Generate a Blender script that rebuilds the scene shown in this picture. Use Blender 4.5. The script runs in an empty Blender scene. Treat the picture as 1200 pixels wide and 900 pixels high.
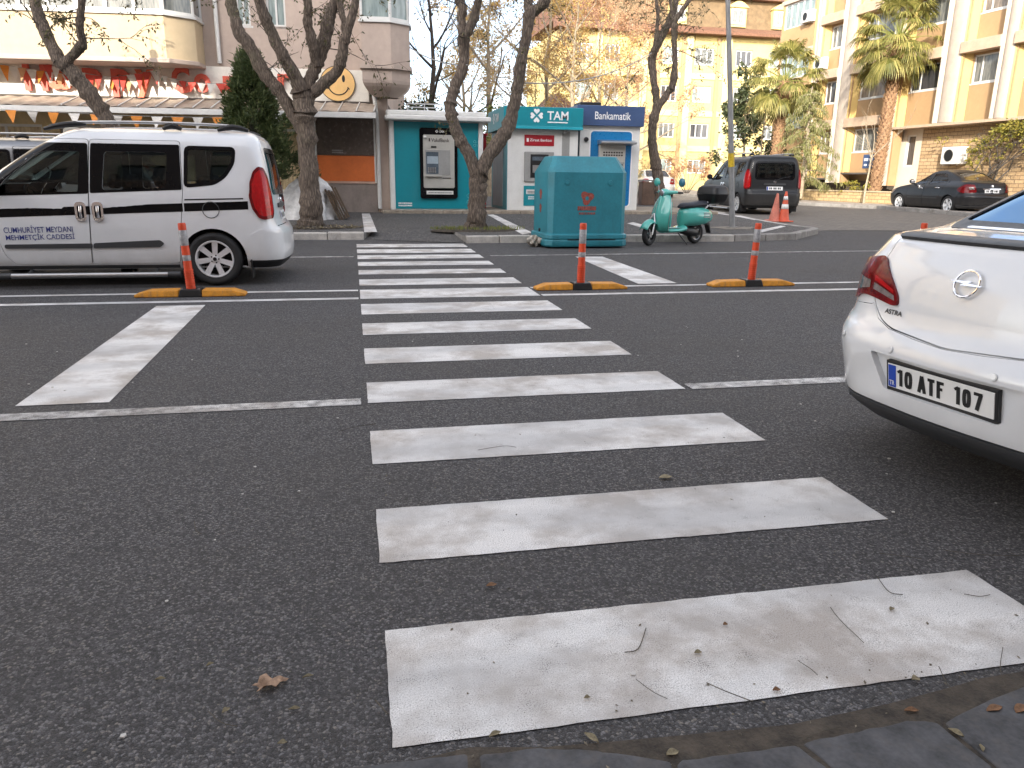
import bpy, bmesh, math, random
from mathutils import Vector, Matrix
from mathutils.geometry import delaunay_2d_cdt
R0 = random.Random(7)
SC = bpy.context.scene
COL = SC.collection
rad = math.radians
PI = math.pi
def V(*a): return Vector(a)

# ---------------------------------------------------------------- camera model (used to survey real positions)
F, CX, CY, EYE = 885.0, 600.0, 450.0, 1.3
def _rot():
    Y = V(412-CX, -(207-CY), -F).normalized()
    X = V(4916-CX, -(264-CY), -F); X = (X - Y*X.dot(Y)).normalized()
    Z = X.cross(Y)
    return Matrix((X, Y, Z))
ROT = _rot()
EYEP = V(0, 0, EYE)
def ray(px, py): return ROT @ V(px-CX, -(py-CY), -F)
GZ = [(-80, 0), (8, 0), (15.3, .05), (19.5, .25), (24, .33), (60, .5), (400, 1.2)]
def gz(y):
    for (a, za), (b, zb) in zip(GZ, GZ[1:]):
        if y <= b: return za+(zb-za)*(y-a)/(b-a)
    return 1.2
def gp(px, py, add=0.0):
    z = add
    d = ray(px, py)
    for _ in range(60):
        t = (z-EYE)/d.z
        p = EYEP+d*t
        y = p.y if 0 < p.y < 300 else 300
        z = .5*z+.5*(gz(y)+add)
    t = (z-EYE)/d.z
    return EYEP+d*t
def aty(px, py, Y):
    d = ray(px, py); return EYEP+d*(Y/d.y)
def pxm(Y, X=0.0):
    c = ROT.transposed() @ V(X, Y, -.5)
    return F/(-c.z)

# ---------------------------------------------------------------- object bookkeeping
def tag(o, label=None, cat=None, group=None, kind=None):
    if label: o['label'] = label
    if cat: o['category'] = cat
    if group: o['group'] = group
    if kind: o['kind'] = kind
    return o
def thing(name, label, cat, loc=(0, 0, 0), rz=0.0, group=None, rot=None):
    o = bpy.data.objects.new(name, None)
    COL.objects.link(o)
    o.location = loc
    o.rotation_euler = rot if rot else (0, 0, rz)
    o.empty_display_size = .2
    return tag(o, label, cat, group)
def copy_tree(o, parent=None):
    c = o.copy(); COL.objects.link(c)
    if parent: c.parent = parent
    for ch in list(o.children): copy_tree(ch, c)
    return c

class MB:
    def __init__(s): s.v = []; s.f = []; s.fm = []; s.m = 0
    def add(s, vs, fs, m=None):
        b = len(s.v); s.v.extend([tuple(v) for v in vs])
        mm = s.m if m is None else m
        for f in fs: s.f.append(tuple(i+b for i in f)); s.fm.append(mm)
        return s
    def box(s, x0, x1, y0, y1, z0, z1, M=None, m=None):
        vs = [V(x, y, z) for z in (z0, z1) for x, y in ((x0, y0), (x1, y0), (x1, y1), (x0, y1))]
        if M: vs = [M @ v for v in vs]
        return s.add(vs, [(3, 2, 1, 0), (4, 5, 6, 7), (0, 1, 5, 4), (1, 2, 6, 5), (2, 3, 7, 6), (3, 0, 4, 7)], m)
    def cbox(s, c, d, M=None, m=None):
        return s.box(c[0]-d[0]/2, c[0]+d[0]/2, c[1]-d[1]/2, c[1]+d[1]/2, c[2]-d[2]/2, c[2]+d[2]/2, M, m)
    def prism(s, pts, ext, m=None):
        pts = [Vector(p) for p in pts]; e = Vector(ext); n = len(pts)
        vs = pts+[p+e for p in pts]
        fs = [tuple(range(n))[::-1], tuple(range(n, 2*n))]+[(i, (i+1) % n, n+(i+1) % n, n+i) for i in range(n)]
        return s.add(vs, fs, m)
    def poly(s, pts, m=None): return s.add(pts, [tuple(range(len(pts)))], m)
    def tube(s, pts, r, n=8, caps=True, m=None, jit=0.0, rnd=None, flat=None):
        pts = [Vector(p) for p in pts]; k = len(pts)
        if k < 2: return s
        if not hasattr(r, '__len__'): r = [r]*k
        up = V(0, 0, 1); vs = []; t0 = (pts[1]-pts[0]).normalized()
        a = t0.cross(up)
        if a.length < .05: a = t0.cross(V(1, 0, 0))
        a.normalize()
        for i in range(k):
            t = (pts[min(i+1, k-1)]-pts[max(i-1, 0)])
            if t.length < 1e-9: t = t0
            t.normalize()
            a = (a-t*a.dot(t))
            if a.length < 1e-6: a = t.orthogonal()
            a.normalize(); b = t.cross(a)
            for j in range(n):
                q = 2*PI*j/n; rr = r[i]
                if jit and rnd: rr *= 1+rnd.uniform(-jit, jit)
                ca, sa = math.cos(q)*rr, math.sin(q)*rr
                if flat: sa *= flat
                vs.append(pts[i]+a*ca+b*sa)
        fs = [(i*n+j, i*n+(j+1) % n, (i+1)*n+(j+1) % n, (i+1)*n+j) for i in range(k-1) for j in range(n)]
        if caps: fs += [tuple(range(n))[::-1], tuple((k-1)*n+j for j in range(n))]
        return s.add(vs, fs, m)
    def lathe(s, prof, n=24, M=None, m=None, cap=False):
        vs = []; k = len(prof)
        for (r, z) in prof:
            for j in range(n):
                a = 2*PI*j/n; p = V(r*math.cos(a), r*math.sin(a), z)
                vs.append(M @ p if M else p)
        fs = [(i*n+j, i*n+(j+1) % n, (i+1)*n+(j+1) % n, (i+1)*n+j) for i in range(k-1) for j in range(n)]
        if cap: fs += [tuple(range(n))[::-1], tuple((k-1)*n+j for j in range(n))]
        return s.add(vs, fs, m)
    def grid(s, fn, nu, nv, m=None, closeu=False):
        vs = [fn(i/nu, j/nv) for j in range(nv+1) for i in range(nu+1)]
        fs = [(j*(nu+1)+i, j*(nu+1)+i+1, (j+1)*(nu+1)+i+1, (j+1)*(nu+1)+i) for j in range(nv) for i in range(nu)]
        return s.add(vs, fs, m)
    def build(s, name, mats, parent=None, smooth=None, bevel=None, weld=None, recalc=True, sub=0, solid=None):
        me = bpy.data.meshes.new(name)
        me.from_pydata(s.v, [], s.f)
        if not isinstance(mats, (list, tuple)): mats = [mats]
        for mt in mats: me.materials.append(mt)
        for p, i in zip(me.polygons, s.fm): p.material_index = i
        if weld or recalc:
            bm = bmesh.new(); bm.from_mesh(me)
            if weld: bmesh.ops.remove_doubles(bm, verts=bm.verts, dist=weld)
            if recalc: bmesh.ops.recalc_face_normals(bm, faces=bm.faces)
            bm.to_mesh(me); bm.free()
        if smooth is not None:
            me.polygons.foreach_set('use_smooth', [True]*len(me.polygons))
            if smooth < 179: me.set_sharp_from_angle(angle=rad(smooth))
        me.update()
        o = bpy.data.objects.new(name, me); COL.objects.link(o)
        if parent: o.parent = parent
        if solid:
            md = o.modifiers.new('thickness', 'SOLIDIFY'); md.thickness = solid; md.offset = 0
        if bevel:
            md = o.modifiers.new('soft', 'BEVEL'); md.width = bevel; md.segments = 2; md.limit_method = 'ANGLE'; md.angle_limit = rad(40)
        if sub:
            md = o.modifiers.new('sub', 'SUBSURF'); md.levels = sub; md.render_levels = sub
        return o

def catmull(pts, n=4):
    out = []; k = len(pts)
    for i in range(k-1):
        p0, p1, p2, p3 = pts[max(i-1, 0)], pts[i], pts[i+1], pts[min(i+2, k-1)]
        for j in range(n):
            t = j/n
            out.append(tuple(.5*((2*b)+(-a+c)*t+(2*a-5*b+4*c-d)*t*t+(-a+3*b-3*c+d)*t**3) for a, b, c, d in zip(p0, p1, p2, p3)))
    out.append(tuple(pts[-1]))
    return out
def rrect(x0, x1, y0, y1, r, n=5):
    r = min(r, (x1-x0)/2*.999, (y1-y0)/2*.999)
    out = []
    for cx, cy, a0 in ((x1-r, y1-r, 0), (x0+r, y1-r, 90), (x0+r, y0+r, 180), (x1-r, y0+r, 270)):
        for i in range(n+1):
            a = rad(a0+90*i/n); out.append((cx+r*math.cos(a), cy+r*math.sin(a)))
    return out
def circ(cx, cy, r, n=28, ry=None): return [(cx+r*math.cos(2*PI*i/n), cy+(ry or r)*math.sin(2*PI*i/n)) for i in range(n)]
def densify(poly, d):
    out = []
    for a, b in zip(poly, poly[1:]+poly[:1]):
        L = math.hypot(b[0]-a[0], b[1]-a[1]); n = max(1, int(math.ceil(L/d)))
        for i in range(n): out.append((a[0]+(b[0]-a[0])*i/n, a[1]+(b[1]-a[1])*i/n))
    return out
def inpoly(p, poly):
    x, y = p; c = False; j = len(poly)-1
    for i in range(len(poly)):
        xi, yi = poly[i]; xj, yj = poly[j]
        if (yi > y) != (yj > y) and x < (xj-xi)*(y-yi)/(yj-yi)+xi: c = not c
        j = i
    return c
def cdt(outer, holes, step, step2=None):
    """constrained triangulation of a polygon with holes, filled with a grid of inner points"""
    step2 = step2 or step
    loops = [outer]+list(holes)
    vs = []; es = []
    for lp in loops:
        b = len(vs); n = len(lp)
        vs += [Vector(p) for p in lp]; es += [(b+i, b+(i+1) % n) for i in range(n)]
    xs = [p[0] for p in outer]; ys = [p[1] for p in outer]
    if step:
        bp = [(v.x, v.y) for v in vs]
        cell = {}
        for x, y in bp: cell.setdefault((round(x/step), round(y/step2)), []).append((x, y))
        nx = int((max(xs)-min(xs))/step)+2; ny = int((max(ys)-min(ys))/step2)+2
        for i in range(nx):
            for j in range(ny):
                p = (min(xs)+(i+.5)*step, min(ys)+(j+.5)*step2)
                if not inpoly(p, outer) or any(inpoly(p, h) for h in holes): continue
                ci, cj = round(p[0]/step), round(p[1]/step2)
                if any(abs(q[0]-p[0]) < step*.45 and abs(q[1]-p[1]) < step2*.45 for a in (-1, 0, 1) for b in (-1, 0, 1) for q in cell.get((ci+a, cj+b), ())): continue
                vs.append(Vector(p))
    r = delaunay_2d_cdt(vs, es, [], 0, 1e-7)
    ov, of = r[0], r[2]
    fs = []
    for f in of:
        c = (sum(ov[i][0] for i in f)/len(f), sum(ov[i][1] for i in f)/len(f))
        if inpoly(c, outer) and not any(inpoly(c, h) for h in holes): fs.append(tuple(f))
    return [(v[0], v[1]) for v in ov], fs

# ---------------------------------------------------------------- materials
MATS = {}
class NT:
    def __init__(s, name):
        s.m = bpy.data.materials.new(name); s.m.use_nodes = True
        s.t = s.m.node_tree; s.n = s.t.nodes; s.l = s.t.links
        s.b = s.n['Principled BSDF']; s.out = s.n['Material Output']
    def new(s, typ, **kw):
        n = s.n.new(typ)
        for k, v in kw.items():
            if k.startswith('_'): setattr(n, k[1:], v)
            else: n.inputs[k.replace('__', ' ')].default_value = v
        return n
    def link(s, a, b): s.l.new(a, b)
    def coord(s, obj=True, scale=None, rot=None):
        c = s.n.new('ShaderNodeTexCoord'); o = c.outputs['Object']
        if scale or rot:
            mp = s.n.new('ShaderNodeMapping'); s.l.new(o, mp.inputs['Vector'])
            if scale: mp.inputs['Scale'].default_value = scale
            if rot: mp.inputs['Rotation'].default_value = rot
            o = mp.outputs['Vector']
        return o
    def noise(s, vec, scale, detail=4, rough=.55):
        n = s.new('ShaderNodeTexNoise', Scale=scale, Detail=detail, Roughness=rough); s.link(vec, n.inputs['Vector']); return n.outputs['Fac']
    def ramp(s, fac, stops):
        r = s.n.new('ShaderNodeValToRGB'); e = r.color_ramp.elements
        e[0].position, e[0].color = stops[0][0], (*stops[0][1], 1)
        e[1].position, e[1].color = stops[-1][0], (*stops[-1][1], 1)
        for p, c in stops[1:-1]:
            q = e.new(p); q.color = (*c, 1)
        s.link(fac, r.inputs['Fac']); return r.outputs['Color']
    def mix(s, a, b, fac, mode='MIX'):
        m = s.n.new('ShaderNodeMix'); m.data_type = 'RGBA'; m.blend_type = mode
        for val, i in ((fac, 0), (a, 6), (b, 7)):
            if isinstance(val, (int, float)): m.inputs[i].default_value = val
            elif isinstance(val, (tuple, list)): m.inputs[i].default_value = (*val, 1) if len(val) == 3 else val
            else: s.link(val, m.inputs[i])
        return m.outputs[2]
    def math(s, op, a, b=0.0):
        m = s.n.new('ShaderNodeMath'); m.operation = op
        for val, i in ((a, 0), (b, 1)):
            if isinstance(val, (int, float)): m.inputs[i].default_value = val
            else: s.link(val, m.inputs[i])
        return m.outputs[0]
    def bump(s, h, strength=.3, dist=.01):
        b = s.new('ShaderNodeBump', Strength=strength, Distance=dist); s.link(h, b.inputs['Height']); s.link(b.outputs['Normal'], s.b.inputs['Normal']); return b
    def base(s, c):
        if isinstance(c, (tuple, list)): s.b.inputs['Base Color'].default_value = (*c, 1)
        else: s.link(c, s.b.inputs['Base Color'])
def dk(c, k): return tuple(min(1, x*k) for x in c)
def M(name, col, rough=.5, metal=0.0, var=.12, vs=3.0, bump=0.0, bs=60.0, bd=.004, coat=0.0, col2=None, spec=None, rvar=0.1, stain=0.0, stcol=(.12, .1, .08)):
    """general procedural material: base colour with broad and fine variation, roughness variation, optional bump and stains"""
    if name in MATS: return MATS[name]
    t = NT(name); c = t.coord()
    n1 = t.noise(c, vs, 5); n2 = t.noise(c, vs*9, 3)
    f = t.math('ADD', t.math('MULTIPLY', n1, .65), t.math('MULTIPLY', n2, .35))
    c2 = col2 or dk(col, 1-var*2.2)
    colr = t.ramp(f, [(.32, c2), (.68, dk(col, 1+var*.5))])
    if stain:
        mp = t.coord(scale=(1, 1, .25)); sn = t.noise(mp, vs*1.7, 6, .65)
        sf = t.ramp(sn, [(.52, (0, 0, 0)), (.75, (stain,)*3)])
        colr = t.mix(colr, stcol, sf)
    t.base(colr)
    rr = t.n.new('ShaderNodeMapRange'); rr.inputs['To Min'].default_value = max(0, rough-rvar); rr.inputs['To Max'].default_value = min(1, rough+rvar)
    t.link(n2, rr.inputs['Value']); t.link(rr.outputs[0], t.b.inputs['Roughness'])
    t.b.inputs['Metallic'].default_value = metal
    if coat: t.b.inputs['Coat Weight'].default_value = coat; t.b.inputs['Coat Roughness'].default_value = .03
    if spec is not None: t.b.inputs['Specular IOR Level'].default_value = spec
    if bump:
        n3 = t.noise(c, bs, 5); t.bump(n3, bump, bd)
    MATS[name] = t.m
    return t.m
def glass(name, tint=(.5, .55, .55), refl=.9, rough=0.0, sky_tint=None):
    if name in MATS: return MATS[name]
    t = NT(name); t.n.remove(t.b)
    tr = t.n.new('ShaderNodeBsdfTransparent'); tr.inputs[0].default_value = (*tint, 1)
    gl = t.n.new('ShaderNodeBsdfGlossy'); gl.inputs['Roughness'].default_value = rough; gl.inputs[0].default_value = (*sky_tint, 1) if sky_tint else (refl, refl, refl, 1)
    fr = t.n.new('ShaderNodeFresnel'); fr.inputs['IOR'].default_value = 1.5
    mx = t.n.new('ShaderNodeMixShader'); t.link(t.math('ADD', fr.outputs[0], .30) if sky_tint else fr.outputs[0], mx.inputs[0]); t.link(tr.outputs[0], mx.inputs[1]); t.link(gl.outputs[0], mx.inputs[2])  # tinted gloss is mixed in extra strongly to imitate reflected sky
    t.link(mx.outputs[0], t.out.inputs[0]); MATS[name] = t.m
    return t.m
def leafmat(name, cols, trans=.35):
    """leaf material: hue differs from leaf to leaf (random per island), a little light passes through"""
    if name in MATS: return MATS[name]
    t = NT(name); g = t.n.new('ShaderNodeNewGeometry')
    k = len(cols); colr = t.ramp(g.outputs['Random Per Island'], [(i/(k-1), c) for i, c in enumerate(cols)])
    t.base(colr); t.b.inputs['Roughness'].default_value = .55
    tl = t.n.new('ShaderNodeBsdfTranslucent'); t.link(colr, tl.inputs[0])
    mx = t.n.new('ShaderNodeMixShader'); mx.inputs[0].default_value = trans
    t.link(t.b.outputs[0], mx.inputs[1]); t.link(tl.outputs[0], mx.inputs[2]); t.link(mx.outputs[0], t.out.inputs[0])
    MATS[name] = t.m
    return t.m
def asphalt(name, col=(.05, .05, .052), fine=300.0, patch=True, warm=(.075, .068, .06)):
    t = NT(name); c = t.coord()
    vo = t.new('ShaderNodeTexVoronoi', Scale=fine*.42); t.link(c, vo.inputs['Vector'])
    vo2 = t.new('ShaderNodeTexVoronoi', Scale=fine*.42, _feature='DISTANCE_TO_EDGE'); t.link(c, vo2.inputs['Vector'])
    grain = t.noise(c, fine*.8, 3, .7)
    sep = t.n.new('ShaderNodeSeparateColor'); t.link(vo.outputs['Color'], sep.inputs[0])
    stone = t.ramp(sep.outputs[0], [(0, dk(col, .16)), (.4, dk(col, .55)), (.7, dk(col, 1.1)), (.9, dk(col, 2.2)), (1, dk(warm, 3.6))])
    gap = t.ramp(vo2.outputs['Distance'], [(.0, (.16, .16, .16)), (.16, (1, 1, 1))]); stone = t.mix(stone, gap, .8, 'MULTIPLY')
    base = t.mix(stone, t.ramp(grain, [(.3, dk(col, .25)), (.7, dk(col, 1.8))]), .3)
    big = t.noise(c, .55, 5, .6)
    base = t.mix(base, warm, t.ramp(big, [(.45, (0, 0, 0)), (.72, (.42, .42, .42))]))
    mid = t.noise(t.coord(scale=(.25, 2.2, 1)), 1.6, 4, .6)
    base = t.mix(base, dk(col, .55), t.ramp(mid, [(.5, (0, 0, 0)), (.75, (.35, .35, .35))]))
    t.base(base)
    t.b.inputs['Roughness'].default_value = .86; t.b.inputs['Specular IOR Level'].default_value = .35
    h = t.math('ADD', t.math('MULTIPLY', vo2.outputs['Distance'], 1.2), t.math('MULTIPLY', grain, .35))
    t.bump(h, 1.0, .008)
    MATS[name] = t.m
    return t.m
def roadpaint(name, wear_dapple=.25, dirt=.5):  # worn and dirty patches also carry dappled light painted onto the bars
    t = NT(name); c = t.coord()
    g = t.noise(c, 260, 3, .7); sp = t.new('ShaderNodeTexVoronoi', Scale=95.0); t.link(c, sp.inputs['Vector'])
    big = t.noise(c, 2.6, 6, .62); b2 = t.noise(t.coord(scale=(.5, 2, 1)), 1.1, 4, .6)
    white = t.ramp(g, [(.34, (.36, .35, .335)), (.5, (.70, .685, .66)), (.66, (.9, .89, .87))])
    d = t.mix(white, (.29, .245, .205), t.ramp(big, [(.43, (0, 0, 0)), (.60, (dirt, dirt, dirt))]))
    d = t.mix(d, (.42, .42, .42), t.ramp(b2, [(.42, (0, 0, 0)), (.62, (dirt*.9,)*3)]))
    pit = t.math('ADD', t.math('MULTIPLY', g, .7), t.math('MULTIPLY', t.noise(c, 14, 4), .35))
    pf = t.ramp(pit, [(.33+wear_dapple*.09, (1, 1, 1)), (.42+wear_dapple*.09, (0, 0, 0))])
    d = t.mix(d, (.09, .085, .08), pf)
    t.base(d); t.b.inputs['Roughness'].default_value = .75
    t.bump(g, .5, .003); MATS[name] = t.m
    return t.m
def brickmat(name, c1, c2, mortar, w=.5, h=.25, sc=1.0, axis='YZ', off=.5, msize=.018, rough=.85, bump=.5):
    t = NT(name); co = t.n.new('ShaderNodeTexCoord'); s = t.n.new('ShaderNodeSeparateXYZ'); t.link(co.outputs['Object'], s.inputs[0])
    cb = t.n.new('ShaderNodeCombineXYZ')
    t.link(s.outputs['XYZ'.index(axis[0])], cb.inputs[0]); t.link(s.outputs['XYZ'.index(axis[1])], cb.inputs[1])
    b = t.new('ShaderNodeTexBrick', Scale=sc); b.offset = off
    b.inputs['Brick Width'].default_value = w; b.inputs['Row Height'].default_value = h; b.inputs['Mortar Size'].default_value = msize
    b.inputs['Color1'].default_value = (*c1, 1); b.inputs['Color2'].default_value = (*c2, 1); b.inputs['Mortar'].default_value = (*mortar, 1)
    t.link(cb.outputs[0], b.inputs['Vector'])
    n = t.noise(co.outputs['Object'], 18, 5); col = t.mix(b.outputs['Color'], t.ramp(n, [(.3, (.45, .45, .45)), (.7, (1.0, 1.0, 1.0))]), .6, 'MULTIPLY')
    t.base(col); t.b.inputs['Roughness'].default_value = rough
    hh = t.math('ADD', t.math('MULTIPLY', b.outputs['Fac'], -1.0), t.math('MULTIPLY', n, .5)); t.bump(hh, bump, .01)
    MATS[name] = t.m
    return t.m
def barkmat(name, c1, c2, sc=9.0, st=.9):
    t = NT(name); v = t.coord(scale=(1, 1, .22)); n = t.noise(v, sc*3.2, 6, .7)
    w = t.new('ShaderNodeTexVoronoi', Scale=sc*2.6, _feature='DISTANCE_TO_EDGE'); t.link(v, w.inputs['Vector'])
    h = t.math('ADD', n, t.math('MULTIPLY', w.outputs['Distance'], 1.2))
    big = t.noise(t.coord(), 2.0, 4)
    col = t.ramp(h, [(.35, c1), (.95, c2)]); col = t.mix(col, (.09, .1, .05), t.ramp(big, [(.55, (0, 0, 0)), (.8, (.4, .4, .4))]))
    t.base(col); t.b.inputs['Roughness'].default_value = .9; t.bump(h, st, .03); MATS[name] = t.m
    return t.m

# ---------------------------------------------------------------- text and decals
_FONTSRC = []
def text_mesh(body, size=1.0, bold=0.0, align='LEFT', sx=1.0, res=3, space=1.0):
    """returns (verts2d, faces) of lettering in its own plane"""
    cu = bpy.data.curves.new('lettering', 'FONT'); cu.body = body; cu.size = size; cu.align_x = align; cu.offset = bold; cu.resolution_u = res; cu.space_character = space
    o = bpy.data.objects.new('lettering', cu); COL.objects.link(o)
    dg = bpy.context.evaluated_depsgraph_get(); dg.update()
    me = bpy.data.meshes.new_from_object(o.evaluated_get(dg))
    vs = [(v.co.x*sx, v.co.y) for v in me.vertices]; fs = [tuple(p.vertices) for p in me.polygons]
    bpy.data.objects.remove(o); bpy.data.curves.remove(cu); bpy.data.meshes.remove(me)
    return vs, fs
def fit_text(body, x0, x1, y0, y1, bold=0.0, space=1.0):
    vs, fs = text_mesh(body, 1.0, bold, space=space)
    ax, bx = min(v[0] for v in vs), max(v[0] for v in vs); ay, by = min(v[1] for v in vs), max(v[1] for v in vs)
    return [(x0+(v[0]-ax)/(bx-ax)*(x1-x0), y0+(v[1]-ay)/(by-ay)*(y1-y0)) for v in vs], fs
def put2d(mb, vf, fn, m=None):
    vs, fs = vf; mb.add([fn(*v) for v in vs], fs, m)
# ---------------------------------------------------------------- vehicles: body shells swept through plan outlines, cut into real panels
def pchip(xs, ys):
    n = len(xs); h = [xs[i+1]-xs[i] for i in range(n-1)]; d = [(ys[i+1]-ys[i])/h[i] for i in range(n-1)]
    m = [d[0]]+[0 if d[i-1]*d[i] <= 0 else 2*d[i-1]*d[i]/(d[i-1]+d[i]) for i in range(1, n-1)]+[d[-1]]
    def f(x):
        x = min(max(x, xs[0]), xs[-1]); i = 0
        while i < n-2 and x > xs[i+1]: i += 1
        t = (x-xs[i])/h[i]; t2, t3 = t*t, t*t*t
        return (2*t3-3*t2+1)*ys[i]+(t3-2*t2+t)*h[i]*m[i]+(-2*t3+3*t2)*ys[i+1]+(t3-t2)*h[i]*m[i+1]
    return f
QW, QC, QL = .62, .42, 4.0
class Shell:
    def __init__(s, rows, side=.03):
        cols = list(zip(*rows)); s.v0, s.v1 = rows[0][0], rows[-1][0]
        s.fs = [pchip(cols[0], c) for c in cols[1:]]; s.cache = {}; s.side = side
    def lev(s, v):
        k = round(v, 4)
        if k not in s.cache: s.cache[k] = [f(v) for f in s.fs]
        return s.cache[k]
    def vz(s, z):
        a, b = s.v0, s.v1
        for _ in range(34):
            m = (a+b)/2
            if s.fs[0](m) < z: a = m
            else: b = m
        return (a+b)/2
    def q2p(s, q):
        g = -1 if q < 0 else 1; q = abs(q)
        for i, L in enumerate((QW, QC, QL, QC, QW)):
            if q <= L or i == 4: return g*(i+q/L)
            q -= L
    def p2q(s, p):
        g = -1 if p < 0 else 1; p = abs(p); q = 0
        for i, L in enumerate((QW, QC, QL, QC, QW)):
            if p <= i+1 or i == 4: return g*(q+(p-i)*L)
            q += L
    def P(s, p, v):
        z, xr, xf, w, rr, rf, kr = s.lev(v); g = -1 if p < 0 else 1; p = abs(p)
        rr = min(rr, w*.97); rf = min(rf, w*.97); kf = kr*1.5
        def rb(x, y): return x+kr*(y/max(w, .2))**2*(w > .2)
        if p <= 1: y = p*(w-rr); x = xr
        elif p <= 2: a = (p-1)*PI/2; y = w-rr+rr*math.sin(a); x = xr+rr*(1-math.cos(a))
        elif p <= 3: y = w; x = (xr+rr)+(p-2)*(xf-rf-xr-rr)
        elif p <= 4: a = (p-3)*PI/2; y = w-rf+rf*math.cos(a); x = xf-rf+rf*math.sin(a)
        else: y = (5-p)*(w-rf); x = xf
        L = max(xf-xr, .3); u = (x-xr)/L
        yy = y*(1-s.side*(2*u-1)**4*1.0)
        wr = max(0, 1-u*2.2)**2; wf = max(0, 1-(1-u)*2.2)**2; e = (y/max(w, .2))**2 if w > .2 else 0
        return V(x+kr*e*wr-kf*e*wf, g*yy, z)
    def N(s, p, v):
        e = .02; d = .012
        a = s.P(p+e, v)-s.P(p-e, v)
        b = s.P(p, min(v+d, s.v1))-s.P(p, max(v-d, s.v0))
        n = b.cross(a)
        if n.length < 1e-9: return V(0, 0, 1)
        n.normalize()
        c = s.P(p, v)-V(2.2, 0, .75)
        if n.dot(c) < 0: n = -n
        return n
    def S(s, x, z, v=None):
        v = s.vz(z) if v is None else v; _, xr, xf, w, rr, rf, kr = s.lev(v)
        rr = min(rr, w*.97); rf = min(rf, w*.97)
        x -= kr*max(0, 1-(x-xr)/(xf-xr)*2.2)**2-kr*1.5*max(0, 1-(xf-x)/(xf-xr)*2.2)**2
        a, b = xr+rr, xf-rf
        if x < a: return (2-min(1.9, math.asin(min(1, (a-x)/rr))/(PI/2)), v)
        if x > b: return (3+math.asin(min(1, (x-b)/rf))/(PI/2), v)
        return (2+(x-a)/(b-a), v)
    def R(s, y, z):
        v = s.vz(z); _, xr, xf, w, rr, rf, kr = s.lev(v); rr = min(rr, w*.97); g = -1 if y < 0 else 1; y = abs(y)/(1-s.side)
        return (g*(y/(w-rr)) if y <= w-rr else g*(1+math.asin(min(1, (y-w+rr)/rr))/(PI/2)), v)
    def Fr(s, y, z):
        v = s.vz(z); _, xr, xf, w, rr, rf, kr = s.lev(v); rf = min(rf, w*.97); g = -1 if y < 0 else 1; y = abs(y)/(1-s.side)
        return (g*(5-y/(w-rf)) if y <= w-rf else g*(4-math.asin(min(1, (y-w+rf)/rf))/(PI/2)), v)
def shrink(poly, d):
    """offset a closed polygon inward by d (negative: outward)"""
    n = len(poly); A = sum(poly[i][0]*poly[(i+1) % n][1]-poly[(i+1) % n][0]*poly[i][1] for i in range(n)); g = 1 if A > 0 else -1
    out = []
    for i in range(n):
        p0, p1, p2 = poly[i-1], poly[i], poly[(i+1) % n]
        a = (p1[0]-p0[0], p1[1]-p0[1]); b = (p2[0]-p1[0], p2[1]-p1[1]); la = math.hypot(*a) or 1e-9; lb = math.hypot(*b) or 1e-9
        nx = -(a[1]/la+b[1]/lb)*g; ny = (a[0]/la+b[0]/lb)*g; L = math.hypot(nx, ny) or 1e-9
        k = d/max(.35, L/2); out.append((p1[0]+nx/L*k, p1[1]+ny/L*k))
    return out
def rounded(poly, r, n=4):
    out = []; k = len(poly)
    for i in range(k):
        p0, p1, p2 = poly[i-1], poly[i], poly[(i+1) % k]
        la = math.dist(p0, p1); lb = math.dist(p1, p2); rr = min(r, la*.45, lb*.45)
        a = (p1[0]+(p0[0]-p1[0])*rr/la, p1[1]+(p0[1]-p1[1])*rr/la); b = (p1[0]+(p2[0]-p1[0])*rr/lb, p1[1]+(p2[1]-p1[1])*rr/lb)
        for j in range(n+1):
            t = j/n; out.append(tuple((1-t)**2*a[c]+2*t*(1-t)*p1[c]+t*t*b[c] for c in (0, 1)))
    return out
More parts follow.
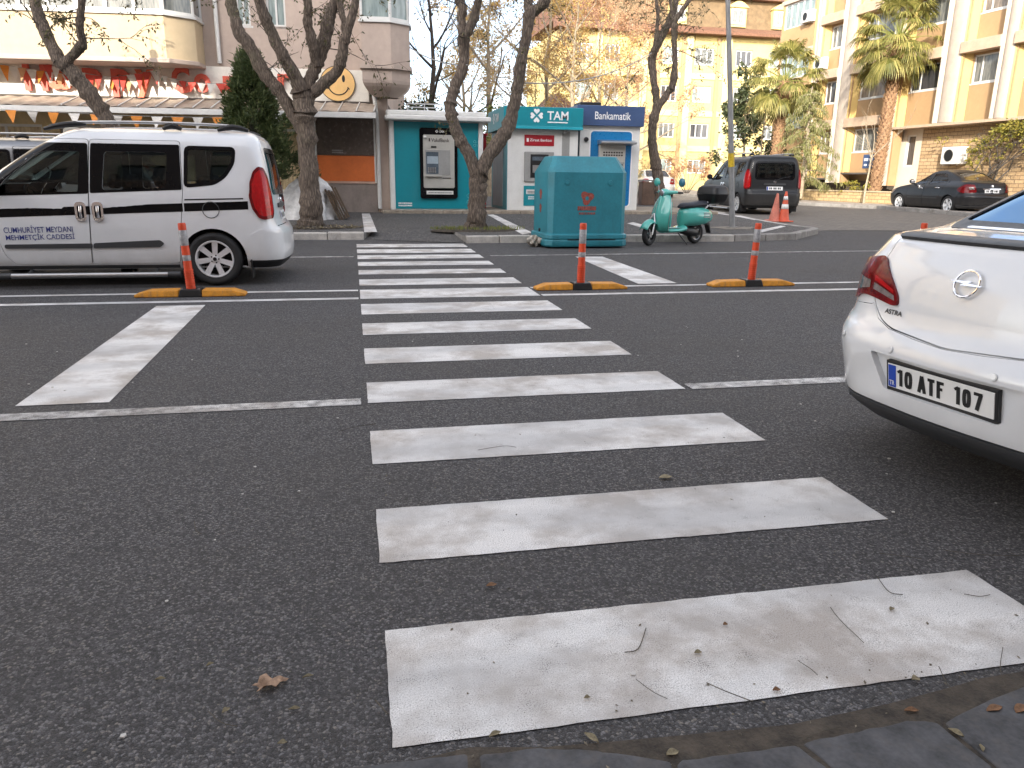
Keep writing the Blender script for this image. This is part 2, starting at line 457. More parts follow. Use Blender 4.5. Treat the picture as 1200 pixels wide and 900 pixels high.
class Car:
    def __init__(s, shell, root): s.sh = shell; s.root = root
    def map(s, poly, surf, sg=1, dens=.04):
        if surf == 'q': return poly
        fn = {'S': s.sh.S, 'R': s.sh.R, 'F': s.sh.Fr}[surf]
        out = []
        for a in densify(poly, dens):
            p, v = fn(*a); out.append((s.sh.p2q(p)*(sg if surf == 'S' else 1), v))
        return out
    def at(s, surf, a, b, off=0.0, sg=1):
        p, v = {'S': s.sh.S, 'R': s.sh.R, 'F': s.sh.Fr}[surf](a, b)
        if surf == 'S': p *= sg
        return s.sh.P(p, v)+s.sh.N(p, v)*off
    def qpanel(s, name, mat, outer, holes=(), off=0.0, lip=.02, step=.07, parent=None, inward=None, mats=None):
        vs, fs = cdt(outer, holes, step)
        sh = s.sh; pts = []; ns = []
        for q, v in vs:
            p = sh.q2p(q); n = sh.N(p, v); pts.append(sh.P(p, v)+n*off); ns.append(n)
        cnt = {}
        for f in fs:
            for a, b in zip(f, f[1:]+f[:1]): cnt[(a, b)] = 1
        vv = list(pts); nn = list(ns); ff = []
        for f in fs:
            a, b, c = (pts[i] for i in f[:3]); g = (b-a).cross(c-a).dot(ns[f[0]])
            ff.append(f if g >= 0 else f[::-1])
        if lip:
            mp = {}
            for (a, b) in cnt:
                if (b, a) in cnt: continue
                for i in (a, b):
                    if i not in mp:
                        mp[i] = len(vv); vv += [pts[i], pts[i]-ns[i]*lip]; nn += [V(0, 0, 0)]*2
                ff.append((mp[a], mp[b], mp[b]+1, mp[a]+1))
        me = bpy.data.meshes.new(name); me.from_pydata([tuple(v) for v in vv], [], ff); me.materials.append(mat)
        me.polygons.foreach_set('use_smooth', [True]*len(me.polygons)); me.update()
        me.normals_split_custom_set_from_vertices([tuple(n) for n in nn])
        o = bpy.data.objects.new(name, me); COL.objects.link(o); o.parent = parent or s.root
        return o
    def panel(s, name, mat, poly, holes=(), surf='S', sg=1, off=0.0, lip=.02, step=.07, parent=None, dens=.04):
        return s.qpanel(name, mat, s.map(poly, surf, sg, dens), [s.map(h, surf, sg, dens) for h in holes], off, lip, step, parent)
    def decal(s, mb, vf, surf='S', sg=1, off=.004, m=None): put2d(mb, vf, lambda a, b: s.at(surf, a, b, off, sg), m)

def carpaint(name, col, rough=.32, metal=0.0, flake=0.0, dust=.12, coat=.9, spec=.5):
    t = NT(name); c = t.coord()
    n = t.noise(c, 2.2, 5); f = t.noise(c, 900, 2)
    colr = t.ramp(n, [(.3, dk(col, .93)), (.7, dk(col, 1.03))])
    if flake: colr = t.mix(colr, dk(col, 1.6), t.ramp(f, [(.55, (0, 0, 0)), (.7, (flake,)*3)]))
    sx = t.n.new('ShaderNodeSeparateXYZ'); t.link(c, sx.inputs[0])
    low = t.n.new('ShaderNodeMapRange'); t.link(sx.outputs[2], low.inputs['Value'])
    low.inputs['From Min'].default_value = .75; low.inputs['From Max'].default_value = .15; low.inputs['To Max'].default_value = 1.0
    dn = t.noise(t.coord(scale=(1, 1, .5)), 7, 6, .65); df = t.math('MULTIPLY', t.math('MULTIPLY', low.outputs[0], dn), dust*3)
    colr = t.mix(colr, (.2, .18, .15), df); t.base(colr)
    t.b.inputs['Roughness'].default_value = rough; t.b.inputs['Metallic'].default_value = metal
    t.b.inputs['Specular IOR Level'].default_value = spec; t.b.inputs['Coat Weight'].default_value = coat; t.b.inputs['Coat Roughness'].default_value = .03
    g = t.n.new('ShaderNodeNewGeometry'); d = t.n.new('ShaderNodeBsdfDiffuse'); d.inputs[0].default_value = (.03, .03, .032, 1)
    mx = t.n.new('ShaderNodeMixShader'); t.link(g.outputs['Backfacing'], mx.inputs[0]); t.link(t.b.outputs[0], mx.inputs[1]); t.link(d.outputs[0], mx.inputs[2])
    t.link(mx.outputs[0], t.out.inputs[0]); MATS[name] = t.m
    return t.m
mBLK = M('black_plastic', (.010, .010, .011), .45, var=.15, bump=.1, bs=300)
mTRIM = M('dark_grey_plastic', (.05, .052, .055), .5, var=.12, bump=.1, bs=300)
mGLOSSBLK = M('gloss_black', (.005, .005, .006), .12, var=.05, rvar=.03, spec=.18)
mTYRE = M('tyre_rubber', (.022, .022, .023), .8, var=.2, vs=8, bump=.2, bs=90)
mALLOY = M('alloy', (.74, .75, .76), .32, metal=.2, var=.08, vs=6)
mCHROME = M('chrome', (.8, .8, .82), .08, metal=1.0, var=.03, rvar=.04)
mSTEEL = M('brushed_steel', (.5, .5, .5), .35, metal=.9, var=.1)
mUNDER = M('underbody', (.015, .015, .015), .9)
mSEAT = M('seat_cloth', (.035, .035, .04), .9, var=.2)
mSEATL = M('seat_cover_pale', (.55, .53, .5), .8, var=.2)
mDASH = M('dashboard', (.025, .025, .027), .7)
gFRONT = glass('glass_clear', (.70, .76, .74), .7)
gDARK = glass('glass_tinted', (.46, .47, .47), .5)
gREAR = glass('glass_rear', (.3, .36, .38))
mRED = M('lamp_red', (.20, .004, .007), .15, var=.35, vs=14, rvar=.05, coat=.25, spec=.2)
mREDB = M('lamp_red_bright', (.5, .009, .012), .15, var=.2, vs=20, coat=.3, spec=.2)
mLENS = M('lamp_clear', (.24, .20, .19), .12, var=.3, vs=30, coat=.5)
mPLATE = M('plate_white', (.78, .78, .76), .4, var=.03)
mPBLUE = M('plate_blue', (.01, .06, .42), .4, var=.05)
mINK = M('plate_ink', (.012, .012, .012), .5, var=.02)

def wheel(root, x, y, r, sg, style, rim=.22, w=.2, mat=None):
    """hub mesh with tyre and rim as its pieces; outer face towards +y*sg"""
    Mx = Matrix.Translation((x, y, r)) @ Matrix.Rotation(-PI/2*sg, 4, 'X')
    hub = MB().lathe([(0, -.06), (.16, -.06), (.16, -.02), (0, -.02)], 20, Mx).build('wheel', mUNDER, root, smooth=40)
    t = MB(); h = w/2
    t.lathe([(rim-.005, -h+.01), (rim+.02, -h), (r-.03, -h-.005), (r-.008, -h+.02), (r, -h+.05), (r, -h*.35), (r-.006, -h*.33), (r-.006, -h*.27), (r, -h*.25), (r, h*.25), (r-.006, h*.27), (r-.006, h*.33), (r, h*.35), (r, h-.05), (r-.008, h-.02), (r-.03, h+.005), (r-.05, h+.008), (rim+.02, h), (rim-.005, h-.012)], 44, Mx)
    t.build('tyre', mTYRE, hub, smooth=50)
    m = mat or mALLOY; k = MB()
    k.lathe([(rim, h-.012), (rim-.008, h-.004), (rim-.022, h-.008), (rim-.026, h-.03), (rim-.028, -h+.02)], 44, Mx)
    k.lathe([(.0, h-.02), (.03, h-.02), (.034, h-.03), (.06, h-.035), (.065, h-.07)], 24, Mx)
    n, bw, tw = style
    for i in range(n):
        a = 2*PI*i/n+.15
        for sgn in (0,):
            ca, sa = math.cos(a), math.sin(a)
            def P(rr, tt, z): return Mx @ V(rr*ca-tt*sa, rr*sa+tt*ca, z)
            vs = [P(.045, -bw, h-.035), P(.045, bw, h-.035), P(rim-.012, tw, h-.014), P(rim-.012, -tw, h-.014),
                  P(.045, -bw*.8, h-.075), P(.045, bw*.8, h-.075), P(rim-.012, tw*.8, h-.06), P(rim-.012, -tw*.8, h-.06)]
            k.add(vs, [(0, 1, 2, 3), (7, 6, 5, 4), (0, 4, 5, 1), (1, 5, 6, 2), (2, 6, 7, 3), (3, 7, 4, 0)])
    k.build('rim', m, hub, smooth=35)
    b = MB()
    for i in range(5):
        a = 2*PI*(i+.5)/5; c = Mx @ Matrix.Translation((.044*math.cos(a), .044*math.sin(a), 0))
        b.lathe([(.0, h-.024), (.009, h-.024), (.009, h-.045)], 8, c)
    b.lathe([(.0, h-.016), (.021, h-.016), (.023, h-.022)], 16, Mx)
    b.build('wheel_bolt', mBLK, hub, smooth=40)
    d = MB().lathe([(rim-.03, -.03), (0, -.03)], 24, Mx).build('brake_disc', mUNDER, hub)
    return hub
def seat(root, x, y, mat, w=.5, z0=.42):
    b = MB()
    b.cbox((x+.05, y, z0), (.5, w, .16)); b.build('seat', mat, root, bevel=.05)
    k = MB(); Mx = Matrix.Translation((x-.2, y, z0)) @ Matrix.Rotation(rad(-12), 4, 'Y')
    k.cbox((0, 0, .38), (.14, w*.96, .62), Mx); k.build('seat_back', mat, root, bevel=.05)
    hd = MB().cbox((-.01, 0, .80), (.09, w*.52, .17), Mx); hd.build('headrest', mat, root, bevel=.035)
def steering(root, x, y, z):
    Mx = Matrix.Translation((x, y, z)) @ Matrix.Rotation(rad(-62), 4, 'Y')
    b = MB(); pts = [Mx @ V(.185*math.cos(a), .185*math.sin(a), 0) for a in [2*PI*i/28 for i in range(29)]]
    b.tube(pts, .016, 8, caps=False)
    for a in (0, 2.1, 4.2): b.tube([Mx @ V(0, 0, -.02), Mx @ V(.185*math.cos(a), .185*math.sin(a), 0)], .018, 6)
    b.lathe([(0, .02), (.06, .01), (.07, -.03)], 14, Mx); b.build('steering_wheel', mDASH, root, smooth=50)
def mirror(car, x, z, mat, sg):
    p = car.at('S', x, z, .0, sg); b = MB()
    b.grid(lambda u, v: p+V(.09*math.sin(PI*v)*math.cos(2*PI*u)*.7, sg*(.13+.1*-math.cos(PI*v)), .09+.085*math.sin(PI*v)*math.sin(2*PI*u)), 16, 10)
    b.tube([p-V(0, sg*.02, 0), p+V(0, sg*.08, .05)], .03, 8)
    o = b.build('side_mirror', mat, car.root, smooth=60)
    g = MB(); g.poly([p+V(-.068, sg*(.13+a), .09+c) for a, c in ((-.07, -.05), (.08, -.055), (.085, .05), (-.07, .055))]).build('mirror_glass', mCHROME, o)
def plate(car, root, y0, z, wd=.52, hg=.11, surf='R', txt=None, off=.012, frame=True, sc=1.0):
    pl = MB(); pts = [car.at(surf, a, b, 0) for a, b in ((y0+wd/2, z-hg/2), (y0-wd/2, z-hg/2), (y0-wd/2, z+hg/2), (y0+wd/2, z+hg/2))]
    c = sum(pts, V(0, 0, 0))/4; ux = (pts[1]-pts[0]).normalized(); uz = ((pts[3]-pts[0])+(pts[2]-pts[1])); uz = (uz-ux*uz.dot(ux)).normalized(); n = ux.cross(uz)
    if n.x > 0: n = -n
    def P(a, b, o=0): return c+ux*a+uz*b+n*(off+o)
    return P
RW = (2.755, .84)
VAN_ROWS = [(0.00, .21, .10, 4.28, .83, .20, .35, .06), (.08, .29, .02, 4.36, .875, .20, .38, .08), (.20, .42, .0, 4.39, .90, .20, .38, .09),
            (.42, .62, .01, 4.39, .912, .19, .38, .08), (.50, .70, .075, 4.38, .915, .17, .36, .06), (.60, .80, .11, 4.34, .915, .16, .34, .05), (.78, .98, .125, 4.2, .912, .16, .32, .045),
            (.86, 1.05, .13, 3.92, .908, .16, .28, .045), (.94, 1.10, .135, 3.50, .902, .16, .25, .045), (1.02, 1.16, .14, 3.36, .895, .16, .24, .045),
            (1.22, 1.36, .16, 3.05, .862, .16, .22, .045), (1.46, 1.59, .20, 2.70, .815, .16, .2, .045), (1.58, 1.69, .235, 2.52, .775, .16, .2, .045),
            (1.66, 1.745, .275, 2.42, .715, .15, .18, .04), (1.74, 1.775, .33, 2.34, .63, .13, .16, .03), (1.95, 1.80, .40, 2.28, .40, .1, .1, .02), (2.34, 1.812, .44, 2.24, .0006, .0003, .0003, 0)]
def van(label, paint, loc, rz, side=True, group=None, tint=None, seatm=None, detail=True, under=True, pl_text=False):
    root = thing('van', label, 'van', loc, rz, group)
    sh = Shell(VAN_ROWS, .02); c = Car(sh, root); Q5 = QW*2+QC*2+QL
    arch = lambda x, r, zc: [(x+r*math.cos(a), zc+r*math.sin(a)) for a in [PI*i/20 for i in range(21)]]+[(x-r, .1), (x+r, .1)]
    fdoor = rounded([(2.09, 1.655), (2.13, 1.1), (2.19, .27), (2.98, .27), (3.07, .38), (3.13, .62), (3.25, 1.00), (3.20, 1.12), (3.0, 1.355), (2.70, 1.575), (2.55, 1.655)], .035)
    fwin = rounded([(2.185, 1.525), (2.54, 1.525), (2.66, 1.475), (2.96, 1.22), (3.09, 1.075), (3.04, 1.045), (2.235, 1.08)], .03)
    sdoor = rounded([(1.125, 1.655), (1.125, 1.1), (1.235, .27), (2.175, .27), (2.118, 1.1), (2.075, 1.655)], .035)
    swin = rounded([(1.265, 1.53), (1.93, 1.53), (1.98, 1.10), (1.30, 1.135)], .05)
    qwin = rounded([(1.06, 1.59), (.53, 1.585), (.55, 1.42), (.65, 1.27), (.77, 1.19), (1.09, 1.155)], .05)
    gate = rounded([(.715, .70), (.74, 1.0), (.70, 1.62), (.62, 1.70), (-.62, 1.70), (-.70, 1.62), (-.74, 1.0), (-.715, .70)], .05)
    rwin = rounded([(.62, 1.09), (.60, 1.58), (-.60, 1.58), (-.62, 1.09)], .08)
    wind = rounded([(.66, 1.18), (.60, 1.66), (-.60, 1.66), (-.66, 1.18)], .06)
    holes = []
    for sg in (1, -1):
        for pg in (shrink(fdoor, -.007), shrink(sdoor, -.007), qwin, arch(.84, .375, .30), arch(3.595, .375, .30)): holes.append(c.map(pg, 'S', sg))
    holes += [c.map(shrink(gate, -.007), 'R'), c.map(wind, 'F')]
    outer = densify([(-Q5, sh.v0), (Q5, sh.v0), (Q5, sh.v1), (-Q5, sh.v1)], .08)
    # panes across the front centre live at q=+-Q5, so the windscreen hole is cut per half
    holes.pop()
    def half(poly, sg): return c.map(sorted_half(poly, sg), 'F')
    def sorted_half(poly, sg):
        zs = [b for a, b in poly]; zt, zb = max(zs), min(zs)
        side_pts = [(a, b) for a, b in poly if a*sg > .3]
        side_pts.sort(key=lambda t: t[1])
        return [(sg*.002, zb)]+side_pts+[(sg*.002, zt)]
    for sg in (1, -1): holes.append(half(wind, sg))
    c.qpanel('body', paint, outer, holes, 0, .035, .075)
    for sg in (1, -1):
        c.qpanel('windscreen', gFRONT, c.map(shrink(sorted_half(wind, sg), -.01), 'F'), [], -.008, 0, .12)
        fd = c.panel('front_door', paint, fdoor, [fwin], sg=sg, lip=.03)
        c.panel('window_trim', mGLOSSBLK, rounded([(2.10, 1.615), (2.56, 1.615), (2.70, 1.545), (3.0, 1.305), (3.15, 1.12), (3.15, 1.03), (2.12, 1.065)], .03), [fwin], sg=sg, off=.003, lip=.004, parent=fd)
        c.panel('window', gFRONT, shrink(fwin, -.012), sg=sg, off=-.01, lip=0, parent=fd)
        sd = c.panel('sliding_door', paint, sdoor, [swin], sg=sg, lip=.03)
        c.panel('window_trim', mGLOSSBLK, rounded([(1.13, 1.615), (2.068, 1.615), (2.11, 1.07), (1.13, 1.115)], .02), [swin], sg=sg, off=.003, lip=.004, parent=sd)
        c.panel('window', tint or gDARK, shrink(swin, -.012), sg=sg, off=-.01, lip=0, parent=sd)
        c.panel('quarter_window', tint or gDARK, shrink(qwin, -.012), sg=sg, off=-.012, lip=0)
        c.panel('quarter_window_seal', mGLOSSBLK, shrink(qwin, -.018), [shrink(qwin, .022)], sg=sg, off=.003, lip=.003)
        for dx, par in ((2.225, fd), (2.045, sd)):
            h = c.panel('handle', mCHROME, rounded([(dx-.058, .755), (dx+.058, .755), (dx+.058, .975), (dx-.058, .975)], .056), [rounded([(dx-.034, .79), (dx+.034, .79), (dx+.034, .94), (dx-.034, .94)], .034)], sg=sg, off=.018, lip=.02, step=.03, dens=.015, parent=par)
            c.panel('handle_recess', mGLOSSBLK, rounded([(dx-.036, .785), (dx+.036, .785), (dx+.036, .945), (dx-.036, .945)], .034), sg=sg, off=.006, lip=0, step=.04, dens=.02, parent=h)
            b = MB(); b.tube([c.at('S', dx, .80, .012, sg), c.at('S', dx, .865, .026, sg), c.at('S', dx, .93, .012, sg)], .017, 8); b.build('handle_grip', mCHROME, h, smooth=60)
        # sliding rail, moulding, arches, step bar
        c.panel('sliding_rail', mBLK, [(.46, 1.028), (1.11, 1.012), (1.11, .997), (.46, 1.013)], sg=sg, off=.002, lip=.002)
        for par, pg in ((fd, [(2.15, .51), (3.06, .50), (3.06, .455), (2.155, .455)]), (sd, [(1.42, .545), (2.135, .512), (2.145, .455), (1.42, .465), (1.375, .505)])):
            c.panel('side_moulding', mTRIM, rounded(pg, .02), sg=sg, off=.014, lip=.016, step=.05, parent=par)
        c.panel('sill_trim', mTRIM, [(1.24, .255), (3.2, .255), (3.2, .215), (1.24, .215)], sg=sg, off=.004, lip=.01)
        st = MB(); y = sg*.955
        st.tube([(1.32, y, .15), (3.05, y, .15)], .032, 12); so = st.build('side_step', mSTEEL, root, smooth=50)
        for xx in (1.22, 3.02): MB().tube([(xx, y, .15), (xx+.14, y, .15)], .037, 12).build('step_end', mTRIM, so, smooth=50)
        for xx in (1.5, 2.85): MB().tube([(xx, y, .15), (xx, y-sg*.14, .2)], .02, 8).build('step_bracket', mTRIM, so, smooth=50)
        lamp = [('S', .285, 1.385), ('S', .335, 1.33), ('S', .38, 1.2), ('S', .395, 1.05), ('S', .365, .90), ('S', .30, .80), ('S', .245, .775), ('R', .80, .79), ('R', .755, .86), ('R', .755, 1.1), ('R', .765, 1.25), ('R', .785, 1.37)]
        q = []
        for k, a, b in lamp:
            p, v = (sh.S if k == 'S' else sh.R)(a, b); q.append((sg*sh.p2q(p), v))
        tl = c.qpanel('tail_lamp', mRED, densify(rounded(q, .03), .03), [], .02, .025, .04)
        q2 = shrink(q, .04)
        c.qpanel('lamp_lens', mREDB, densify(q2, .03), [], .0215, 0, .04, parent=tl)
        hq = []
        for k, a, b in (('S', 3.86, .98), ('S', 4.02, .99), ('F', .68, .96), ('F', .52, .88), ('F', .55, .76), ('F', .72, .76), ('S', 4.05, .84)):
            p, v = (sh.S if k == 'S' else sh.Fr)(a, b); hq.append((sg*sh.p2q(p), v))
        c.qpanel('headlight', mLENS, densify(hq, .03), [], .01, .015, .05)
        mirror(c, 3.08, 1.06, mBLK, sg)
        mf = MB(); mf.cbox((.42, sg*.82, .2), (.015, .2, .22)); mf.build('mud_flap', mBLK, root)
        rl = MB(); z = 1.0
        pts = [(2.56, .62, 1.765), (2.42, .632, 1.815), (2.2, .64, 1.845), (1.4, .655, 1.86), (.6, .645, 1.845), (.42, .635, 1.80)]
        rl.tube([(a, sg*b, zz) for a, b, zz in catmull(pts, 5)], .017, 8); ro = rl.build('roof_rail', mSTEEL, root, smooth=60)
        for xa, xb in ((2.14, 2.58), (1.12, 1.32), (.38, .72)):
            ft = MB(); ft.tube([(xa+(xb-xa)*t, sg*(.63+.02*math.sin(t*3)), (1.795+.035*math.sin(t*PI)) if xa != 2.14 else 1.83-.055*t*t*1.2) for t in (0, .25, .5, .75, 1)], [.02, .032, .035, .032, .02], 10)
            ft.build('rail_foot', mBLK, ro, smooth=50)
        if side:
            fl = MB(); fl.tube([c.at('S', .83+.092*math.cos(a), .89+.092*math.sin(a), .002, sg) for a in [2*PI*i/32 for i in range(33)]], .0045, 5, caps=False)
            fl.build('fuel_flap', mTRIM, root)
    # tail gate, bumpers
    g = c.panel('tailgate', paint, gate, [rwin], surf='R', lip=.03)
    c.panel('rear_window', gREAR, shrink(rwin, -.012), surf='R', off=-.01, lip=0, parent=g)
    c.panel('window_seal', mGLOSSBLK, shrink(rwin, -.03), [shrink(rwin, .03)], surf='R', off=.003, lip=.003, parent=g)
    c.panel('gate_handle', mTRIM, rounded([(.36, .90), (.34, .955), (-.34, .955), (-.36, .90)], .02), surf='R', off=.02, lip=.02, parent=g)
    w = MB(); w.tube([c.at('R', 0, 1.04, .04), c.at('R', -.25, 1.12, .03), c.at('R', -.48, 1.16, .02)], .009, 6); w.lathe([(0, .045), (.025, .04), (.03, 0)], 12, Matrix.Translation(c.at('R', 0, 1.04, 0)) @ Matrix.Rotation(-PI/2, 4, 'Y')); w.build('wiper', mBLK, g, smooth=50)
    em = MB(); e0 = c.at('R', 0, .995, .005); Mx = Matrix.Translation(e0) @ Matrix.Rotation(-PI/2, 4, 'Y')
    em.lathe([(.0, .012), (.036, .012), (.042, .006), (.045, 0)], 20, Mx); em.build('emblem', mCHROME, g, smooth=40)
    bump = [(.0, .215), (.35, .215), (.42, .215)]
    def Q(k, a, b, sg): p, v = (sh.S if k == 'S' else sh.R)(a, b); return (sg*sh.p2q(p), v)
    half_b = [Q('S', .44, .30, 1), Q('S', .44, .40, 1), Q('S', .42, .60, 1), Q('S', .30, .66, 1), Q('R', .70, .675, 1), Q('R', .3, .685, 1)]
    bq = half_b+[(-a, b) for a, b in half_b[::-1]]
    bb = c.qpanel('rear_bumper', paint, densify(bq, .04), [], .012, .02, .06)
    half_v = [Q('S', .44, .215, 1), Q('S', .44, .295, 1), Q('R', .3, .295, 1)]
    c.qpanel('bumper_trim', mBLK, densify(half_v+[(-a, b) for a, b in half_v[::-1]], .04), [], .014, .02, .06, parent=bb)
    c.panel('front_grille', mBLK, rounded([(.45, .40), (.5, .60), (.002, .62), (.002, .38)], .02), surf='F', off=.006, lip=.01)
    c.panel('front_grille', mBLK, rounded([(-.45, .40), (-.5, .60), (-.002, .62), (-.002, .38)], .02), surf='F', off=.006, lip=.01)
    P = plate(c, root, 0, .80)
    pm = MB(); pm.prism([P(-.26, -.055), P(.26, -.055), P(.26, .055), P(-.26, .055)], (P(0, 0, -.008)-P(0, 0))); po = pm.build('number_plate', mPLATE, root)
    k = MB(); k.poly([P(-.255, -.05, .001), P(-.215, -.05, .001), P(-.215, .05, .001), P(-.255, .05, .001)]); k.build('plate_band', mPBLUE, po)
    k = MB()
    for a0, a1 in ((-.18, -.15), (-.135, -.09), (-.04, -.0), (.015, .055), (.10, .14), (.155, .195)): k.poly([P(a0, -.03, .001), P(a1, -.03, .001), P(a1, .03, .001), P(a0, .03, .001)])
    k.build('plate_mark', mINK, po)
    # under and inside
    u = MB(); u.box(.3, 4.15, -.6, .6, .2, .45); u.box(1.25, 3.2, -.82, .82, .22, .3); u.box(.25, .48, -.8, .8, .3, .6)
    for x0 in (.84, 3.595):
        for sg in (1, -1):
            n = 12
            vs = []
            for i in range(n+1):
                a = PI*i/n; vs += [V(x0+.39*math.cos(a), sg*.6, .30+.39*math.sin(a)), V(x0+.39*math.cos(a), sg*.86, .30+.39*math.sin(a))]
            u.add(vs, [(2*i, 2*i+1, 2*i+3, 2*i+2) for i in range(n)])
            u.add([vs[2*i] for i in range(n+1)]+[V(x0, sg*.6, .2)], [(i, i+1, n+1) for i in range(n)])
    u.build('underbody', mUNDER, root, recalc=False)
    for x in (.84, 3.595):
        for sg in (1, -1): wheel(root, x, sg*.80, .316, sg, (7, .028, .034), .222, .205)
    s2 = seatm or mSEAT
    seat(root, 2.35, .38, s2); seat(root, 2.35, -.38, s2); seat(root, 1.35, .4, mSEAT, .6); seat(root, 1.35, -.28, mSEAT, .75)
    d = MB(); d.box(2.95, 3.45, -.78, .78, .6, 1.0); d.build('dashboard', mDASH, root, bevel=.06)
    steering(root, 2.85, .38, .98)
    fl = MB(); fl.box(.5, 3.2, -.8, .8, .30, .34); fl.build('cabin_floor', mUNDER, root)
    mr = MB(); mr.cbox((2.62, 0, 1.56), (.03, .22, .07)); mr.build('rear_view_mirror', mBLK, root, bevel=.01)
    return root, c

SED_ROWS = [(0, .218, .17, 4.50, .80, .38, .35, .10), (.10, .30, .06, 4.60, .855, .40, .42, .12), (.25, .45, .02, 4.65, .882, .40, .42, .14), (.38, .585, .0, 4.658, .896, .40, .42, .14),
            (.43, .635, .02, 4.65, .896, .39, .42, .14), (.48, .675, .06, 4.62, .890, .38, .42, .13), (.54, .73, .082, 4.58, .884, .37, .42, .13), (.62, .80, .09, 4.48, .876, .37, .4, .13), (.72, .885, .105, 4.2, .862, .36, .36, .12),
            (.80, .95, .13, 3.75, .836, .34, .3, .11), (.86, 1.0, .16, 3.42, .795, .32, .28, .10), (.92, 1.043, .19, 3.24, .755, .29, .26, .08), (.965, 1.067, .235, 3.16, .73, .25, .25, .07),
            (1.15, 1.083, .42, 3.10, .715, .18, .22, .05), (1.30, 1.10, .57, 3.05, .70, .16, .2, .04), (1.40, 1.145, .69, 2.95, .682, .16, .2, .04), (1.65, 1.28, 1.00, 2.68, .635, .16, .18, .04),
            (1.85, 1.38, 1.28, 2.46, .59, .15, .16, .03), (1.98, 1.435, 1.50, 2.28, .545, .14, .15, .03), (2.08, 1.462, 1.66, 2.12, .48, .12, .12, .02), (2.35, 1.487, 1.80, 2.0, .25, .08, .08, .01), (2.62, 1.495, 1.85, 1.95, .0006, .0003, .0003, 0)]
def sedan(label, paint, loc, rz, astra=False, group=None, rim=None):
    root = thing('sedan_car', label, 'car', loc, rz, group)
    sh = Shell(SED_ROWS, .035); c = Car(sh, root); Q5 = QW*2+QC*2+QL
    arch = lambda x, r, zc: [(x+r*math.cos(a), zc+r*math.sin(a)) for a in [PI*i/20 for i in range(21)]]+[(x-r, .1), (x+r, .1)]
    rdoor = rounded([(1.42, 1.40), (1.26, 1.16), (1.30, .98), (1.42, .70), (1.52, .50), (1.52, .27), (2.36, .27), (2.33, .95), (2.22, 1.405)], .03)
    rwin = rounded([(1.52, 1.345), (1.40, 1.20), (1.36, 1.06), (2.25, .985), (2.16, 1.365), (1.65, 1.38)], .03)
    qwin = rounded([(1.35, 1.20), (1.27, 1.12), (1.18, 1.06), (1.32, 1.05)], .02)
    fdoor = rounded([(2.235, 1.405), (2.345, .95), (2.375, .27), (3.16, .27), (3.22, .5), (3.25, .90), (3.12, 1.02), (2.78, 1.24), (2.50, 1.405)], .03)
    fwin = rounded([(2.27, 1.365), (2.35, .975), (3.02, .96), (3.0, 1.03), (2.72, 1.22), (2.50, 1.35)], .03)
    lid = rounded([(.50, 1.09), (.50, .99), (.515, .86), (.49, .77), (.42, .705), (.33, .675), (0, .652), (-.33, .675), (-.42, .705), (-.49, .77), (-.515, .86), (-.50, .99), (-.50, 1.09)], .04)
    rw = rounded([(.58, 1.12), (.50, 1.395), (-.50, 1.395), (-.58, 1.12)], .05)
    def Q(k, a, b, sg=1): p, v = (sh.S if k == 'S' else sh.R)(a, b); return (sg*sh.p2q(p), v)
    hb = [('S', .60, .327), ('S', .60, .45), ('S', .57, .60), ('S', .50, .70), ('R', .69, .735), ('R', .505, .752), ('R', .494, .758), ('R', .428, .696), ('R', .335, .668), ('R', .16, .653), ('R', .01, .6455)]
    hb = [Q(*t) for t in hb]; bumper = densify(hb+[(-a, b) for a, b in hb[::-1]], .03)
    hv = [Q('S', .64, .205), Q('S', .615, .318), Q('S', .5, .318), Q('R', .6, .318), Q('R', .02, .318)]; val = densify(hv+[(-a, b) for a, b in hv[::-1]], .03)
    hall = [Q('S', .64, .204), Q('S', .607, .327), Q('S', .607, .45), Q('S', .577, .605), Q('S', .505, .706)]+[(a, b+.003) for a, b in hb[4:]]
    allb = densify(hall+[(-a, b) for a, b in hall[::-1]], .03)
    holes = []
    for sg in (1, -1):
        for pg in (shrink(rdoor, -.006), shrink(fdoor, -.006), qwin, arch(3.69, .36, .31)): holes.append(c.map(pg, 'S', sg))
    wd = [(.002, 1.12), (.60, 1.12), (.50, 1.41), (.002, 1.41)]
    for sg in (1, -1): holes.append(c.map([(a*sg, b) for a, b in wd], 'F'))
    holes += [c.map(rw, 'R')]
    lidq = c.map(lid, 'R')
    holes.append(c.map(shrink(lid, -.005), 'R'))
    outer = densify([(-Q5, sh.v0), (Q5, sh.v0), (Q5, sh.v1), (-Q5, sh.v1)], .08)
    # the rear bumper corner and wheel arch cut merge with the lower edge, so triangles there are left out of the shell
    ar = [c.map(arch(1.0, .36, .31), 'S', sg) for sg in (1, -1)]
    holes += [allb]+ar
    c.qpanel('body', paint, outer, holes, 0, .03, .07)
    for sg in (1, -1):
        c.qpanel('windscreen', gFRONT, c.map([(a*sg, b) for a, b in [(.0021, 1.115), (.61, 1.115), (.51, 1.415), (.0021, 1.415)]], 'F'), [], -.006, 0, .12)
        rd = c.panel('rear_door', paint, rdoor, [rwin], sg=sg, lip=.03); fd = c.panel('front_door', paint, fdoor, [fwin], sg=sg, lip=.03)
        c.panel('window', gFRONT, shrink(rwin, -.012), sg=sg, off=-.008, lip=0, parent=rd); c.panel('window', gFRONT, shrink(fwin, -.012), sg=sg, off=-.008, lip=0, parent=fd)
        c.panel('quarter_window', gFRONT, shrink(qwin, -.01), sg=sg, off=-.008, lip=0)
        for w_, par in ((rwin, rd), (fwin, fd)): c.panel('window_seal', mBLK, shrink(w_, -.016), [shrink(w_, .016)], sg=sg, off=.003, lip=.003, parent=par)
